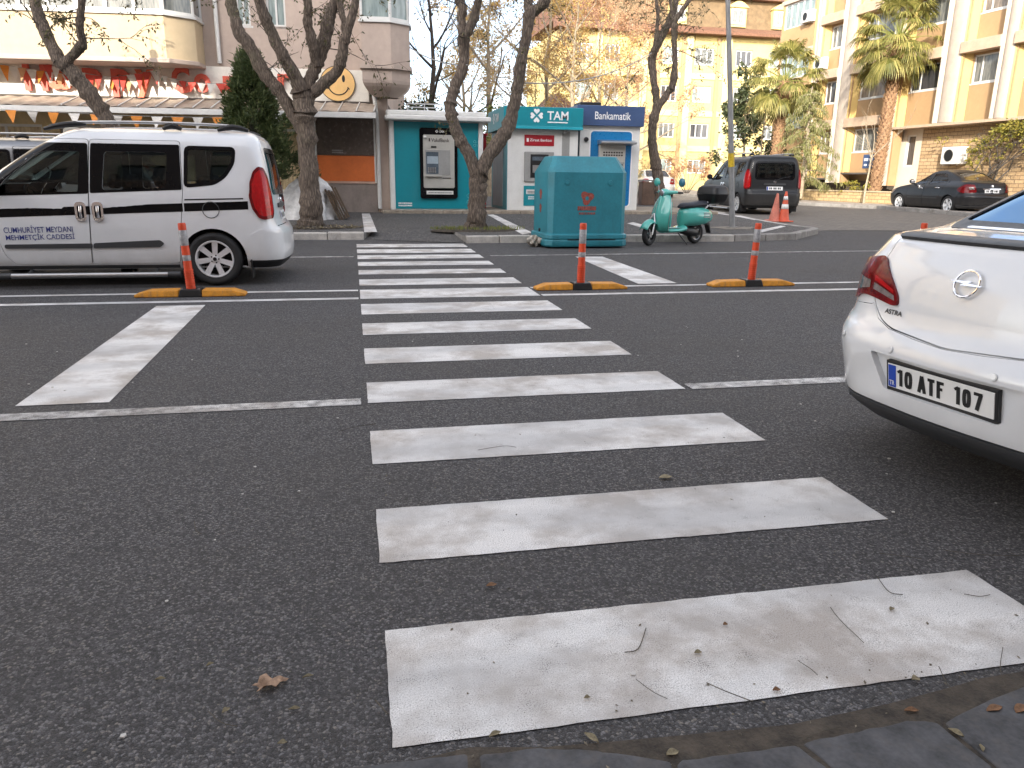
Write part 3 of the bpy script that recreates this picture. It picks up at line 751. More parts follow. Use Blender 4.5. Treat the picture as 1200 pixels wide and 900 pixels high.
        for dx, dz, par in ((1.62, .87, rd), (2.50, .85, fd)):
            b = MB(); b.tube([c.at('S', dx-.1, dz, .005, sg), c.at('S', dx-.08, dz, .035, sg), c.at('S', dx+.08, dz, .035, sg), c.at('S', dx+.1, dz, .005, sg)], [.012, .017, .017, .012], 8); b.build('handle', paint if astra else mCHROME, par, smooth=60)
        if not astra:
            for par, pg in ((rd, [(1.56, .545), (2.345, .545), (2.35, .51), (1.56, .51)]), (fd, [(2.365, .545), (3.18, .545), (3.18, .51), (2.37, .51)])): c.panel('side_moulding', mTRIM, pg, sg=sg, off=.01, lip=.012, parent=par)
        mirror(c, 2.98, .99, paint, sg)
        ar_ = arch(1.0, .375, .31)[:21]; ai = arch(1.0, .345, .31)[:21]
        if not astra:
            c.panel('arch_lip', paint, ar_+ai[::-1], sg=sg, off=.008, lip=.01)
        if astra:
            lm = [('R', .50, .972), ('R', .455, .93), ('R', .385, .865), ('R', .335, .81), ('R', .325, .772), ('R', .36, .768), ('R', .55, .792), ('R', .62, .785), ('R', .68, .752), ('S', .37, .755), ('S', .40, .80), ('S', .38, .87), ('S', .335, .935), ('R', .60, .958)]
            r1 = [('R', .355, .812), ('R', .345, .79), ('R', .50, .822), ('R', .505, .852)]; r2 = [('R', .535, .858), ('R', .53, .826), ('R', .66, .80), ('S', .385, .835), ('S', .37, .865), ('R', .64, .868)]
            b1 = [('R', .365, .835), ('R', .36, .820), ('R', .505, .862), ('R', .51, .885)]
        else:
            lm = [('R', .56, .98), ('R', .52, .75), ('R', .66, .72), ('S', .40, .72), ('S', .62, .80), ('S', .60, .84), ('S', .42, .98), ('R', .68, .995)]
            r1 = [('R', .60, .90), ('R', .58, .83), ('R', .70, .82), ('R', .71, .90)]; r2 = b1 = None
        lo = c.qpanel('tail_lamp', mRED, densify(rounded([Q(t[0], t[1], t[2], sg) for t in lm], .02), .02), [], .012, .02, .03)
        for nm, pg, mt in (('reversing_lens', r1, mLENS), ('indicator_lens', r2, mLENS), ('brake_strip', b1, mREDB)):
            if pg: c.qpanel(nm, mt, densify([Q(t[0], t[1], t[2], sg) for t in pg], .02), [], .0145, 0, .03, parent=lo)
        hq = []
        for k, a, b in (('S', 3.95, .80), ('F', .70, .80), ('F', .45, .70), ('F', .5, .62), ('S', 4.1, .66)):
            p, v = (sh.S if k == 'S' else sh.Fr)(a, b); hq.append((sg*sh.p2q(p), v))
        c.qpanel('headlight', mLENS, densify(hq, .03), [], .008, .012, .05)
        c.panel('front_grille', mBLK, [(sg*.002, .5), (sg*.4, .5), (sg*.45, .3), (sg*.002, .3)], surf='F', off=.006, lip=.01)
    g = c.panel('boot_lid', paint, lid, surf='R', lip=.03, step=.05)
    c.panel('rear_window', gREAR if not astra else glass('glass_rear_sky', (.1, .13, .15), 1.0, sky_tint=(.30, .48, .70)), shrink(rw, -.012), surf='R', off=-.006, lip=0)  # blue sky reflection is put into the rear pane's gloss colour
    c.panel('window_seal', mBLK, shrink(rw, -.022), [shrink(rw, .012)], surf='R', off=.003, lip=.004)
    rec = rounded([(.375, .565), (.285, .405), (-.285, .405), (-.375, .565)], .02)
    bp = c.qpanel('rear_bumper', paint, bumper, [c.map(rec, 'R')], .0, .03, .05)
    c.panel('plate_recess', paint, shrink(rec, -.004), surf='R', off=-.028, lip=0, parent=bp)
    c.qpanel('bumper_valance', mTRIM, val, [], .004, .03, .05, parent=bp)
    P = plate(c, root, 0, .476 if astra else .78, off=-.012 if astra else .012)
    if astra:
        fr = MB(); e = P(0, 0, -.016)-P(0, 0)
        fr.prism([P(-.272, -.084, .004), P(.272, -.084, .004), P(.272, .067, .004), P(-.272, .067, .004)], e*1.4); fo = fr.build('plate_frame', mBLK, root, bevel=.003)
        pm = MB(); pm.prism([P(-.26, -.055, .0075), P(.26, -.055, .0075), P(.26, .055, .0075), P(-.26, .055, .0075)], e*.4); po = pm.build('number_plate', mPLATE, root, bevel=.0015)
        k = MB(); k.poly([P(-.256, -.051, .009), P(-.214, -.051, .009), P(-.214, .051, .009), P(-.256, .051, .009)]); k.build('plate_band', mPBLUE, po)
        k = MB(); put2d(k, fit_text('TR', -.249, -.221, -.042, -.020, .01), lambda a, b: P(a, b, .0105)); k.build('country_code', mPLATE, po)
        k = MB(); f2 = lambda a, b: P(a, b, .009)
        def GL(ch, x0, x1):
            # condensed plate lettering drawn as strokes
            H_, T_ = .038, .0175; X = lambda t: x0+(x1-x0)*t
            def bar(pts, w=T_):
                L, Rr = [], []
                n = len(pts)
                for i in range(n):
                    a = pts[max(i-1, 0)]; b = pts[min(i+1, n-1)]; dx, dy = b[0]-a[0], b[1]-a[1]; l = math.hypot(dx, dy) or 1
                    L.append((pts[i][0]-dy/l*w/2, pts[i][1]+dx/l*w/2)); Rr.append((pts[i][0]+dy/l*w/2, pts[i][1]-dx/l*w/2))
                for i in range(n-1): k.poly([f2(*L[i]), f2(*Rr[i]), f2(*Rr[i+1]), f2(*L[i+1])])
            a, b = x0+T_/2, x1-T_/2
            if ch == '1': bar([(b, -H_), (b, H_)]); bar([(x0, H_-.014), (b, H_-.002)], .012)
            elif ch == '0': bar([(a+(b-a)/2+(b-a)/2*math.cos(t), (H_-.008)*max(-1, min(1, 1.35*math.sin(t)))) for t in [2*PI*i/24 for i in range(25)]])
            elif ch == 'A': bar([(a-.002, -H_), ((a+b)/2, H_)]); bar([(b+.002, -H_), ((a+b)/2, H_)]); bar([(a+.006, -.016), (b-.006, -.016)], .012)
            elif ch == 'T': bar([((a+b)/2, -H_), ((a+b)/2, H_)]); bar([(x0, H_-.007), (x1, H_-.007)], .014)
            elif ch == 'F': bar([(a, -H_), (a, H_)]); bar([(x0, H_-.007), (x1, H_-.007)], .014); bar([(x0, .004), (x1-.006, .004)], .013)
            elif ch == '7': bar([(x0, H_-.007), (x1, H_-.007)], .014); bar([(x1-.006, H_-.004), (x0+.014, -H_)])
        for ch, a, b in (('1', -.205, -.178), ('0', -.168, -.126), ('A', -.098, -.056), ('T', -.047, -.012), ('F', -.002, .033), ('1', .084, .110), ('0', .120, .160), ('7', .172, .210)): GL(ch, a, b)
        k.build('plate_lettering', mINK, po)
        c.panel('spoiler', mBLK, rounded([(.515, 1.066), (.50, 1.0735), (-.50, 1.0735), (-.515, 1.066), (-.5, 1.056), (.5, 1.056)], .006), surf='R', off=.014, lip=.03, step=.04, parent=g)
        for y in (.25, -.25, .62, -.62):
            s_ = MB(); s_.lathe([(0, .004), (.011, .004), (.0125, .002), (.0145, .002), (.0155, -.002)], 18, Matrix.Translation(c.at('R', y, .593, 0)) @ c.sh.N(*sh.R(y, .593)).to_track_quat('Z', 'Y').to_matrix().to_4x4()); s_.build('parking_sensor', paint, bp, smooth=40)
        em = MB(); n = sh.N(*sh.R(0, .908)); e0 = c.at('R', 0, .908, .012); Mx = Matrix.Translation(e0) @ n.to_track_quat('Z', 'Y').to_matrix().to_4x4()
        em.tube([Mx @ V(.055*math.cos(a), .055*math.sin(a), .002) for a in [2*PI*i/40 for i in range(41)]], .0055, 8, caps=False)
        uy = V(0, -1, 0); uz = n.cross(uy).normalized(); uz = uz if uz.z > 0 else -uz
        bolt = [(-.078, .004), (-.064, .0085), (.026, .010), (.010, .0015), (.078, -.004), (.064, -.0085), (-.026, -.010), (-.010, -.0015)]
        em.prism([e0+uy*a+uz*b+n*.001 for a, b in bolt], n*.009); em.build('emblem', mCHROME, g, smooth=40)
        k = MB(); c.decal(k, ([(-a, b) for a, b in fit_text('ASTRA', -.400, -.290, .728, .750, .03)[0]], fit_text('ASTRA', -.400, -.290, .728, .750, .03)[1]), 'R', off=.004); k.build('model_lettering', mTRIM, g)
    else:
        pm = MB(); pm.prism([P(-.26, -.055), P(.26, -.055), P(.26, .055), P(-.26, .055)], (P(0, 0, -.008)-P(0, 0))); po = pm.build('number_plate', mPLATE, root)
        k = MB()
        for a0, a1 in ((-.2, -.17), (-.155, -.12), (-.06, -.02), (0, .04), (.09, .12), (.14, .2)): k.poly([P(a0, -.03, .001), P(a1, -.03, .001), P(a1, .03, .001), P(a0, .03, .001)])
        k.build('plate_mark', mINK, po)
        c.panel('boot_handle', mCHROME, [(.32, .865), (-.32, .865), (-.32, .84), (.32, .84)], surf='R', off=.014, lip=.015, parent=g)
        em = MB(); em.lathe([(.0, .012), (.045, .01), (.05, 0)], 20, Matrix.Translation(c.at('R', 0, .93, .004)) @ Matrix.Rotation(-PI/2, 4, 'Y')); em.build('emblem', mCHROME, g, smooth=40)
    u = MB(); u.box(.35, 4.3, -.58, .58, .2, .5); u.box(1.5, 3.2, -.8, .8, .215, .3); u.box(.22, .6, -.66, .66, .26, .6)
    for x0 in (1.0, 3.69):
        for sg in (1, -1):
            n = 12; vs = []
            for i in range(n+1):
                a = PI*i/n; vs += [V(x0+.375*math.cos(a), sg*.58, .31+.375*math.sin(a)), V(x0+.375*math.cos(a), sg*.83, .31+.375*math.sin(a))]
            u.add(vs, [(2*i, 2*i+1, 2*i+3, 2*i+2) for i in range(n)]); u.add([vs[2*i] for i in range(n+1)]+[V(x0, sg*.58, .2)], [(i, i+1, n+1) for i in range(n)])
    u.build('underbody', mUNDER, root, recalc=False)
    for x in (1.0, 3.69):
        for sg in (1, -1): wheel(root, x, sg*.77, .315, sg, (5, .036, .05), .215, .2, rim)
    seat(root, 2.4, .36, mSEAT, z0=.34); seat(root, 2.4, -.36, mSEAT, z0=.34); seat(root, 1.5, 0, mSEAT, 1.2, z0=.34)
    d = MB(); d.box(2.85, 3.3, -.66, .66, .55, .95); d.build('dashboard', mDASH, root, bevel=.05)
    steering(root, 2.8, .36, .86)
    fl = MB(); fl.box(.7, 3.2, -.7, .7, .29, .33); fl.build('cabin_floor', mUNDER, root)
    sp = MB(); sp.box(.60, 1.3, -.62, .62, 1.0, 1.05); sp.build('parcel_shelf', mDASH, root)
    return root, c
# ---------------------------------------------------------------- street furniture
def loft(mb, secs, n=18, cap=True, m=None, e=2.4):
    """secs: (x, zc, half_width, half_height) super-ellipse sections along x"""
    vs = []; k = len(secs)
    for x, zc, hw, hh in secs:
        for j in range(n):
            a = 2*PI*j/n; ca, sa = math.cos(a), math.sin(a)
            vs.append((x, hw*math.copysign(abs(ca)**(2/e), ca), zc+hh*math.copysign(abs(sa)**(2/e), sa)))
    fs = [(i*n+j, i*n+(j+1) % n, (i+1)*n+(j+1) % n, (i+1)*n+j) for i in range(k-1) for j in range(n)]
    if cap: fs += [tuple(range(n))[::-1], tuple((k-1)*n+j for j in range(n))]
    return mb.add(vs, fs, m)
mORANGE = M('bollard_orange', (.72, .075, .02), .5, var=.12, vs=12, stain=.25)
mBAND = M('reflective_grey', (.42, .42, .43), .35, var=.25, vs=30, stain=.4)
mYEL = M('kerb_block_yellow', (.72, .30, .02), .65, var=.2, vs=14, bump=.15, bs=80, stain=.6)
def bollard(loc, rz, lean, label):
    t = thing('bollard', label, 'bollard', loc, rz, 'orange lane divider posts on yellow blocks')
    for sg in (1, -1):
        b = MB(); e = [(.12, .075), (.44, .07), (.575, .03), (.575, 0), (.12, 0)]
        prof = [(sg*x, z) for x, z in e]
        b.prism([(x, -.10+(.02 if z > .06 else 0), z) for x, z in prof], (0, .2, 0)); b.build('base_block', mYEL, t, bevel=.012)
    c = MB(); c.prism([(-.125, -.105, 0), (.125, -.105, 0), (.10, -.09, .082), (-.10, -.09, .082)], (0, .2, 0)); c.build('mount', mBLK, t, bevel=.008)
    k = MB()
    for xx in (-.09, .09): k.lathe([(.012, .0), (.012, .012), (0, .012)], 8, Matrix.Translation((xx, -.06, .08)))
    k.build('mount_bolt', mSTEEL, t)
    Mx = Matrix.Rotation(rad(lean[0]), 4, 'Y') @ Matrix.Rotation(rad(lean[1]), 4, 'X')
    prof = [(0, .07), (.047, .07)]
    for i in range(8): z = .09+i*.026; prof += [(.049, z), (.049, z+.016), (.043, z+.018), (.043, z+.024)]
    prof += [(.043, .31), (.041, .745), (.041, .775), (.036, .79), (0, .79)]
    p = MB().lathe(prof, 22, Mx).build('post', mORANGE, t, smooth=40)
    for a, b in ((.55, .715), (.385, .45)):
        MB().lathe([(.0415, a), (.0435, a+.004), (.0432, b-.004), (.041, b)], 22, Mx).build('reflective_band', mBAND, p, smooth=40)
    return t
mBIN = M('bin_green_blue', (.026, .21, .265), .42, var=.12, vs=2.5, stain=.3, stcol=(.03, .1, .11), bump=.06, bs=8, bd=.02)
mBINLOGO = M('bin_red_print', (.38, .085, .06), .6, var=.35, vs=30)
def glass_bin(loc, rz):
    t = thing('recycling_bin', 'large green-blue metal recycling container with faded red print, standing at the kerb', 'container', loc, rz)
    def ring(hx, hy, c, z): return [(-hx+c, -hy, z), (hx-c, -hy, z), (hx, -hy+c, z), (hx, hy-c, z), (hx-c, hy, z), (-hx+c, hy, z), (-hx, hy-c, z), (-hx, -hy+c, z)]
    b = MB(); rs = [ring(.77, .58, .10, .26), ring(.77, .58, .10, 1.385), ring(.63, .36, .06, 1.665), ring(.625, .355, .06, 1.675)]
    b.add([p for r in rs for p in r], [(i*8+j, i*8+(j+1) % 8, (i+1)*8+(j+1) % 8, (i+1)*8+j) for i in range(3) for j in range(8)]+[tuple(range(8))[::-1], tuple(24+j for j in range(8))])
    body = b.build('body', mBIN, t, bevel=.02, smooth=30)
    k = MB(); rs = [ring(.80, .61, .11, .03), ring(.815, .625, .115, .06), ring(.815, .625, .115, .145), ring(.80, .61, .11, .155), ring(.80, .61, .11, .17), ring(.815, .625, .115, .18), ring(.815, .625, .115, .25), ring(.77, .585, .10, .275)]
    k.add([p for r in rs for p in r], [(i*8+j, i*8+(j+1) % 8, (i+1)*8+(j+1) % 8, (i+1)*8+j) for i in range(7) for j in range(8)]+[tuple(range(8))[::-1], tuple(56+j for j in range(8))])
    k.build('skirt', mBIN, t, bevel=.01, smooth=30)
    s = MB(); s.box(-.40, .55, -.628, -.62, .156, .170); s.build('skirt_slot', mBLK, t)
    lg = MB(); y = -.5835; cx, cz = -.03, .93
    def blob(cx, cz, r, ph): return [(cx+r*(1+.22*math.sin(3*a+ph))*math.cos(a), y, cz+r*(1+.22*math.sin(3*a+ph))*math.sin(a)) for a in [2*PI*i/26 for i in range(26)]]
    o = blob(cx, cz, .115, .6); i_ = [(cx+.035*math.cos(2*PI*q/26), y, cz-.01+.04*math.sin(2*PI*q/26)) for q in range(26)]
    lg.add(o+i_, [(q, (q+1) % 26, 26+(q+1) % 26, 26+q) for q in range(26)])
    lg.build('printed_emblem', mBINLOGO, body)
    tx = MB()
    for q in range(9): tx.box(cx-.18+q*.041, cx-.18+q*.041+.034, y-.001, y+.004, .70, .775)
    for q in range(11): tx.box(cx-.15+q*.03, cx-.15+q*.03+.018, y-.001, y+.004, .625, .665)
    tx.build('printed_lettering', mBINLOGO, body)
    le = MB(); x = -.7735
    for zc, r in ((.98, .10), (.72, .085)):
        le.add([(x, -.02+r*.8*math.cos(2*PI*q/20)*(1+.2*math.sin(3*2*PI*q/20)), zc+r*math.sin(2*PI*q/20)) for q in range(20)], [tuple(range(20))])
    le.build('side_emblem', mBINLOGO, body)
    h = MB(); h.lathe([(0, .03), (.03, .03), (.035, 0)], 10, Matrix.Translation((-.85, -.3, .33)) @ Matrix.Rotation(-PI/2, 4, 'Y'))
    h.build('lifting_lug', mBLK, t)
    for q, (sx) in enumerate((-.42, .42)):
        f = MB(); f.lathe([(0, .018), (.045, .014), (.05, 0)], 14, Matrix.Translation((sx, -.58, 1.2)) @ Matrix.Rotation(PI/2, 4, 'X')); f.build('rivet_plate', mBIN, body, smooth=40)
    return t
mTURQ = M('scooter_turquoise', (.085, .45, .385), .25, var=.05, coat=.8, rvar=.05)
mMAT = M('floor_mat', (.2, .38, .36), .6)
def scooter(loc, rz):
    t = thing('scooter', 'turquoise retro scooter with black seat and top box, leaning on its stand by the kerb', 'scooter', loc, rz)
    L = 1.30; r = .215
    for x, w in ((0, .11), (L, .10)):
        fr = x > 1
        Mx = Matrix.Translation((x, 0, r)) @ (Matrix.Rotation(rad(14), 4, 'Z') if fr else Matrix.Identity(4)) @ Matrix.Rotation(PI/2, 4, 'X')
        hub = MB().lathe([(0, .05), (.05, .045), (.055, -.045), (0, -.05)], 16, Mx).build('wheel', mSTEEL, t, smooth=40)
        h = w/2
        MB().lathe([(.135, -h*.8), (.16, -h), (r-.03, -h), (r-.008, -h*.55), (r, 0), (r-.008, h*.55), (r-.03, h), (.16, h), (.135, h*.8)], 32, Mx).build('tyre', mTYRE, hub, smooth=50)
        k = MB(); k.lathe([(.14, -h*.8), (.13, -h*.7), (.128, h*.7), (.14, h*.8)], 32, Mx)
        for i in range(5):
            a = 2*PI*i/5; k.tube([Mx @ V(.04*math.cos(a), .04*math.sin(a), 0), Mx @ V(.132*math.cos(a), .132*math.sin(a), 0)], .016, 6)
        k.build('rim', mSTEEL if not fr else mBLK, hub, smooth=50)
    b = MB(); fs = Matrix.Translation((L, 0, 0)) @ Matrix.Rotation(rad(14), 4, 'Z') @ Matrix.Translation((-L, 0, 0))
    tmp = MB(); n = 14; arc = []
    for i in range(n+1):
        a = rad(28+136*i/n); rr = r+.05+.03*math.sin(a); arc.append((a, rr))
    vs = []
    for a, rr in arc:
        for q in range(9):
            u = -1+2*q/8; vs.append(fs @ V(L+(rr-.05*u*u)*math.cos(a)*1.05, .095*u*(1 if a < 2.6 else .8), r+(rr-.07*u*u)*math.sin(a)*1.02))
    b.add(vs, [(i*9+q, i*9+q+1, (i+1)*9+q+1, (i+1)*9+q) for i in range(n) for q in range(8)]); b.build('front_mudguard', mTURQ, t, smooth=60, solid=.008)
    f = MB(); f.tube([fs @ V(L+.02, .075, r), fs @ V(L-.07, .07, .46), fs @ V(L-.14, 0, .62)], .02, 8); f.tube([fs @ V(L+.02, -.075, r), fs @ V(L-.07, -.07, .46), fs @ V(L-.14, 0, .62)], .02, 8); f.build('fork', mSTEEL, t, smooth=50)
    # leg shield: a curved apron with a raised centre spine
    sh = MB(); rows = [(.28, .15, .93), (.36, .19, .98), (.45, .225, 1.01), (.58, .25, 1.015), (.70, .245, .99), (.82, .215, .955), (.93, .165, .925), (1.0, .10, .905)]
    def ap(u, v):
        k = v*(len(rows)-1); i = min(int(k), len(rows)-2); q = k-i; z, w, x = [rows[i][c]*(1-q)+rows[i+1][c]*q for c in range(3)]
        y = w*(2*u-1); return V(x+.09*(1-abs(2*u-1)**1.6)+.04*math.exp(-(y/.05)**2), y, z)
    sh.grid(ap, 20, 22); sh.build('leg_shield', mTURQ, t, smooth=60, solid=.02)
    sp = MB(); loft(sp, [(1.02, .34, .02, .03), (1.06, .45, .05, .1), (1.07, .62, .06, .16), (1.04, .8, .05, .15), (1.0, .93, .03, .05)]); 
    tr = MB()
    for sg in (0, 1): tr.tube([ap(sg, i/14) for i in range(15)], .009, 6)
    tr.build('shield_trim', mSTEEL, t, smooth=60)
    ib = MB(); ib.box(.86, .93, -.17, .17, .36, .86); ib.build('inner_panel', mTURQ, t, bevel=.03)
    fl = MB(); loft(fl, [(.95, .30, .14, .06), (.85, .285, .175, .045), (.6, .285, .18, .045), (.42, .32, .18, .07)]); fl.build('floorboard', mTURQ, t, smooth=40)
    mt = MB(); mt.box(.5, .88, -.13, .13, .329, .34); mt.build('floor_mat', mMAT, t, bevel=.004)
    by = MB(); loft(by, [(.47, .50, .07, .15), (.43, .53, .13, .195), (.30, .55, .18, .20), (.10, .555, .215, .205), (-.12, .555, .215, .19), (-.30, .55, .17, .15), (-.42, .545, .08, .07)], 22, e=2.2); by.build('rear_cowl', mTURQ, t, smooth=60)
    for sg in (1, -1):
        st = MB()
        for z in (.60, .57, .54, .51): st.tube([(-.0, sg*(.216), z+.03), (-.22, sg*.206, z+.015)], .007, 5)
        st.build('cowl_slat', mSTEEL, t)
    ss = MB(); loft(ss, [(.47, .745, .09, .03), (.39, .765, .125, .06), (.2, .77, .14, .065), (.0, .79, .15, .07), (-.18, .80, .135, .065), (-.29, .795, .09, .035)], 20); ss.build('seat', M('scooter_seat', (.018, .02, .03), .55, bump=.1, bs=120), t, smooth=60)
    hs = MB(); loft(hs, [(1.03, 1.0, .05, .05), (1.0, 1.01, .085, .085), (.93, 1.02, .10, .085), (.85, 1.03, .09, .05)], 18, e=2); hs.build('headset', mTURQ, t, smooth=60)
    for sg in (1, -1):
        hb = MB(); hb.tube([(.93, sg*.07, 1.02), (.90, sg*.2, 1.035), (.85, sg*.27, 1.03)], [.05, .035, .025], 10); hb.build('handlebar_cover', mTURQ, t, smooth=60)
        g = MB(); g.tube([(.85, sg*.26, 1.03), (.81, sg*.37, 1.025)], .019, 8); g.tube([(.89, sg*.25, 1.02), (.88, sg*.37, 1.0)], .006, 5); g.build('grip', mBLK, t, smooth=60)
        m_ = MB(); m_.tube([(.88, sg*.22, 1.04), (.85, sg*.27, 1.15), (.83, sg*.33, 1.21)], .007, 6); ms = m_.build('mirror_stalk', mSTEEL, t, smooth=60)
        Mm = Matrix.Translation((.83, sg*.34, 1.22)) @ Matrix.Rotation(PI/2+.1, 4, 'Y')
        MB().lathe([(0, .035), (.045, .03), (.078, .012), (.086, -.004), (.08, -.01), (0, -.01)], 18, Mm).build('mirror', mTURQ if sg < 0 else M('mirror_blue', (.06, .2, .28), .15), ms, smooth=50)
    hl = MB(); Mh = Matrix.Translation((1.02, 0, 1.005)) @ Matrix.Rotation(PI/2, 4, 'Y'); hl.lathe([(.062, 0), (.062, .018), (.05, .03), (0, .034)], 22, Mh); ho = hl.build('headlight', mLENS, t, smooth=50)
    MB().lathe([(.062, 0), (.071, .004), (.071, .018), (.062, .022)], 22, Mh).build('headlight_ring', mCHROME, ho, smooth=60)
    en = MB(); loft(en, [(.40, .28, .07, .07), (.2, .25, .10, .10), (.0, .23, .09, .09), (-.06, .22, .05, .05)], 14); en.tube([(.0, -.11, .2), (-.25, -.13, .24)], [.05, .045], 10); en.build('engine', mBLK, t, smooth=50)
    mg = MB(); mg.prism([(-.18, -.06, .42), (-.36, -.06, .42), (-.43, -.06, .2), (-.40, -.06, .2), (-.33, -.06, .36)], (0, .12, 0)); mg.build('rear_mudguard', mBLK, t, bevel=.01)
    kst = MB(); kst.tube([(.62, .12, .24), (.52, .30, .01)], .012, 8); kst.build('side_stand', mBLK, t)
    rk = MB()
    for sg in (1, -1): rk.tube([(-.1, sg*.13, .70), (-.24, sg*.13, .79), (-.52, sg*.12, .80), (-.58, 0, .80)], .011, 8)
    rk.tube([(-.17, .13, .73), (-.19, .12, .84), (-.19, -.12, .84), (-.17, -.13, .73)], .011, 8); rk.build('luggage_rack', mSTEEL, t, smooth=50)
    bx = MB(); 
    def rr(hx, hy, z): return [(-.45+p[0], p[1], z) for p in rrect(-hx, hx, -hy, hy, .1, 4)]
    R_ = [rr(.15, .19, .81), rr(.2, .25, .86), rr(.225, .285, .985), rr(.228, .288, .992)]; n = len(R_[0])
    bx.add([p for q in R_ for p in q], [(i*n+j, i*n+(j+1) % n, (i+1)*n+(j+1) % n, (i+1)*n+j) for i in range(3) for j in range(n)]+[tuple(range(n))[::-1], tuple(3*n+j for j in range(n))])
    tb = bx.build('top_box', mBLK, t, smooth=40)
    lx = MB(); R_ = [rr(.228, .288, .996), rr(.227, .285, 1.01), rr(.21, .265, 1.12), rr(.16, .21, 1.17), rr(.05, .1, 1.178)]
    lx.add([p for q in R_ for p in q], [(i*n+j, i*n+(j+1) % n, (i+1)*n+(j+1) % n, (i+1)*n+j) for i in range(4) for j in range(n)]+[tuple(range(n))[::-1], tuple(4*n+j for j in range(n))])
    lx.build('box_lid', mBLK, tb, smooth=40)
    return t
mCONE = M('cone_orange', (.68, .11, .05), .55, var=.15, stain=.3)
mCONEF = M('cone_faded', (.62, .20, .14), .6, var=.18, stain=.35)
mWHITE = M('white_painted', (.72, .72, .70), .5, var=.08, stain=.15)
def cone(loc, h, mat, bands, label, lean=0, group='traffic cones by the van'):
    t = thing('traffic_cone', label, 'traffic cone', loc, .3, group, rot=(rad(lean), 0, .3))
    MB().prism([(x, y, 0) for x, y in rrect(-.2, .2, -.2, .2, .05, 3)], (0, 0, .03)).build('base', mat, t, bevel=.008)
    MB().lathe([(.15, .03), (.145, .05), (.03, h), (.022, h+.005), (0, h+.005)], 22).build('cone_body', mat, t, smooth=40)
    f = lambda z: .145-(z-.05)/(h-.05)*.115+.002
    for a, b in bands: MB().lathe([(f(a), a), (f(b), b)], 22).build('reflective_band', mWHITE, t, smooth=60, solid=.002)
    return t

# ---------------------------------------------------------------- bank kiosks (local frame: front at y=0 facing -y, left edge x=0)
mTEAL = M('kiosk_teal', (.004, .23, .285), .35, var=.06, vs=1.5, stain=.08, stcol=(.2, .3, .3))
mTEALD = M('kiosk_teal_side', (.02, .21, .25), .4, var=.08)
mKWHITE = M('kiosk_white', (.68, .68, .66), .45, var=.06, stain=.22, stcol=(.45, .42, .38))
mKGREY = M('kiosk_grey', (.30, .30, .29), .45, var=.1, stain=.2)
mATM = M('atm_beige_grey', (.42, .41, .375), .45, var=.08)
mNAVY = M('kiosk_navy', (.05, .09, .20), .35, var=.08)
mKBLUE = M('kiosk_blue', (.008, .165, .40), .3, var=.06)
mKRED = M('kiosk_red', (.36, .01, .02), .35, var=.08)
mSCREEN = M('screen_off', (.10, .13, .16), .08, var=.2)
mSCREENL = M('screen_pale', (.36, .43, .48), .12, var=.1)
mLETW = M('letter_white', (.8, .8, .8), .4, var=.03)
mLETD = M('letter_dark', (.03, .02, .02), .4, var=.03)
def flat(mb, pts2, y, m=None): mb.poly([(a, y, b) for a, b in pts2], m)
def clover(mb, cx, cz, r, y, m=None):
    """four heart-shaped leaves around a cross gap"""
    for k in range(4):
        a0 = PI/4*0+k*PI/2+PI/2*0
        ca, sa = math.cos(a0), math.sin(a0); pts = []
        for i in range(25):
            t = 2*PI*i/24; hx = .062*16*math.sin(t)**3/2; hy = .062*(13*math.cos(t)-5*math.cos(2*t)-2*math.cos(3*t)-math.cos(4*t))/2
            X, Y = hx*r*.80, (hy+.62)*r*.80+.06*r
            pts.append((cx+X*ca-Y*sa, y, cz+X*sa+Y*ca))
        mb.poly(pts[:-1], m)
def fine_print(mb, x0, x1, z0, z1, y, rnd, rows=1):
    h = (z1-z0)/rows
    for r_ in range(rows):
        x = x0
        while x < x1:
            w = rnd.uniform(.01, .03); flat(mb, [(x, z0+h*r_), (min(x+w, x1), z0+h*r_), (min(x+w, x1), z0+h*(r_+.62)), (x, z0+h*(r_+.62))], y); x += w+.008
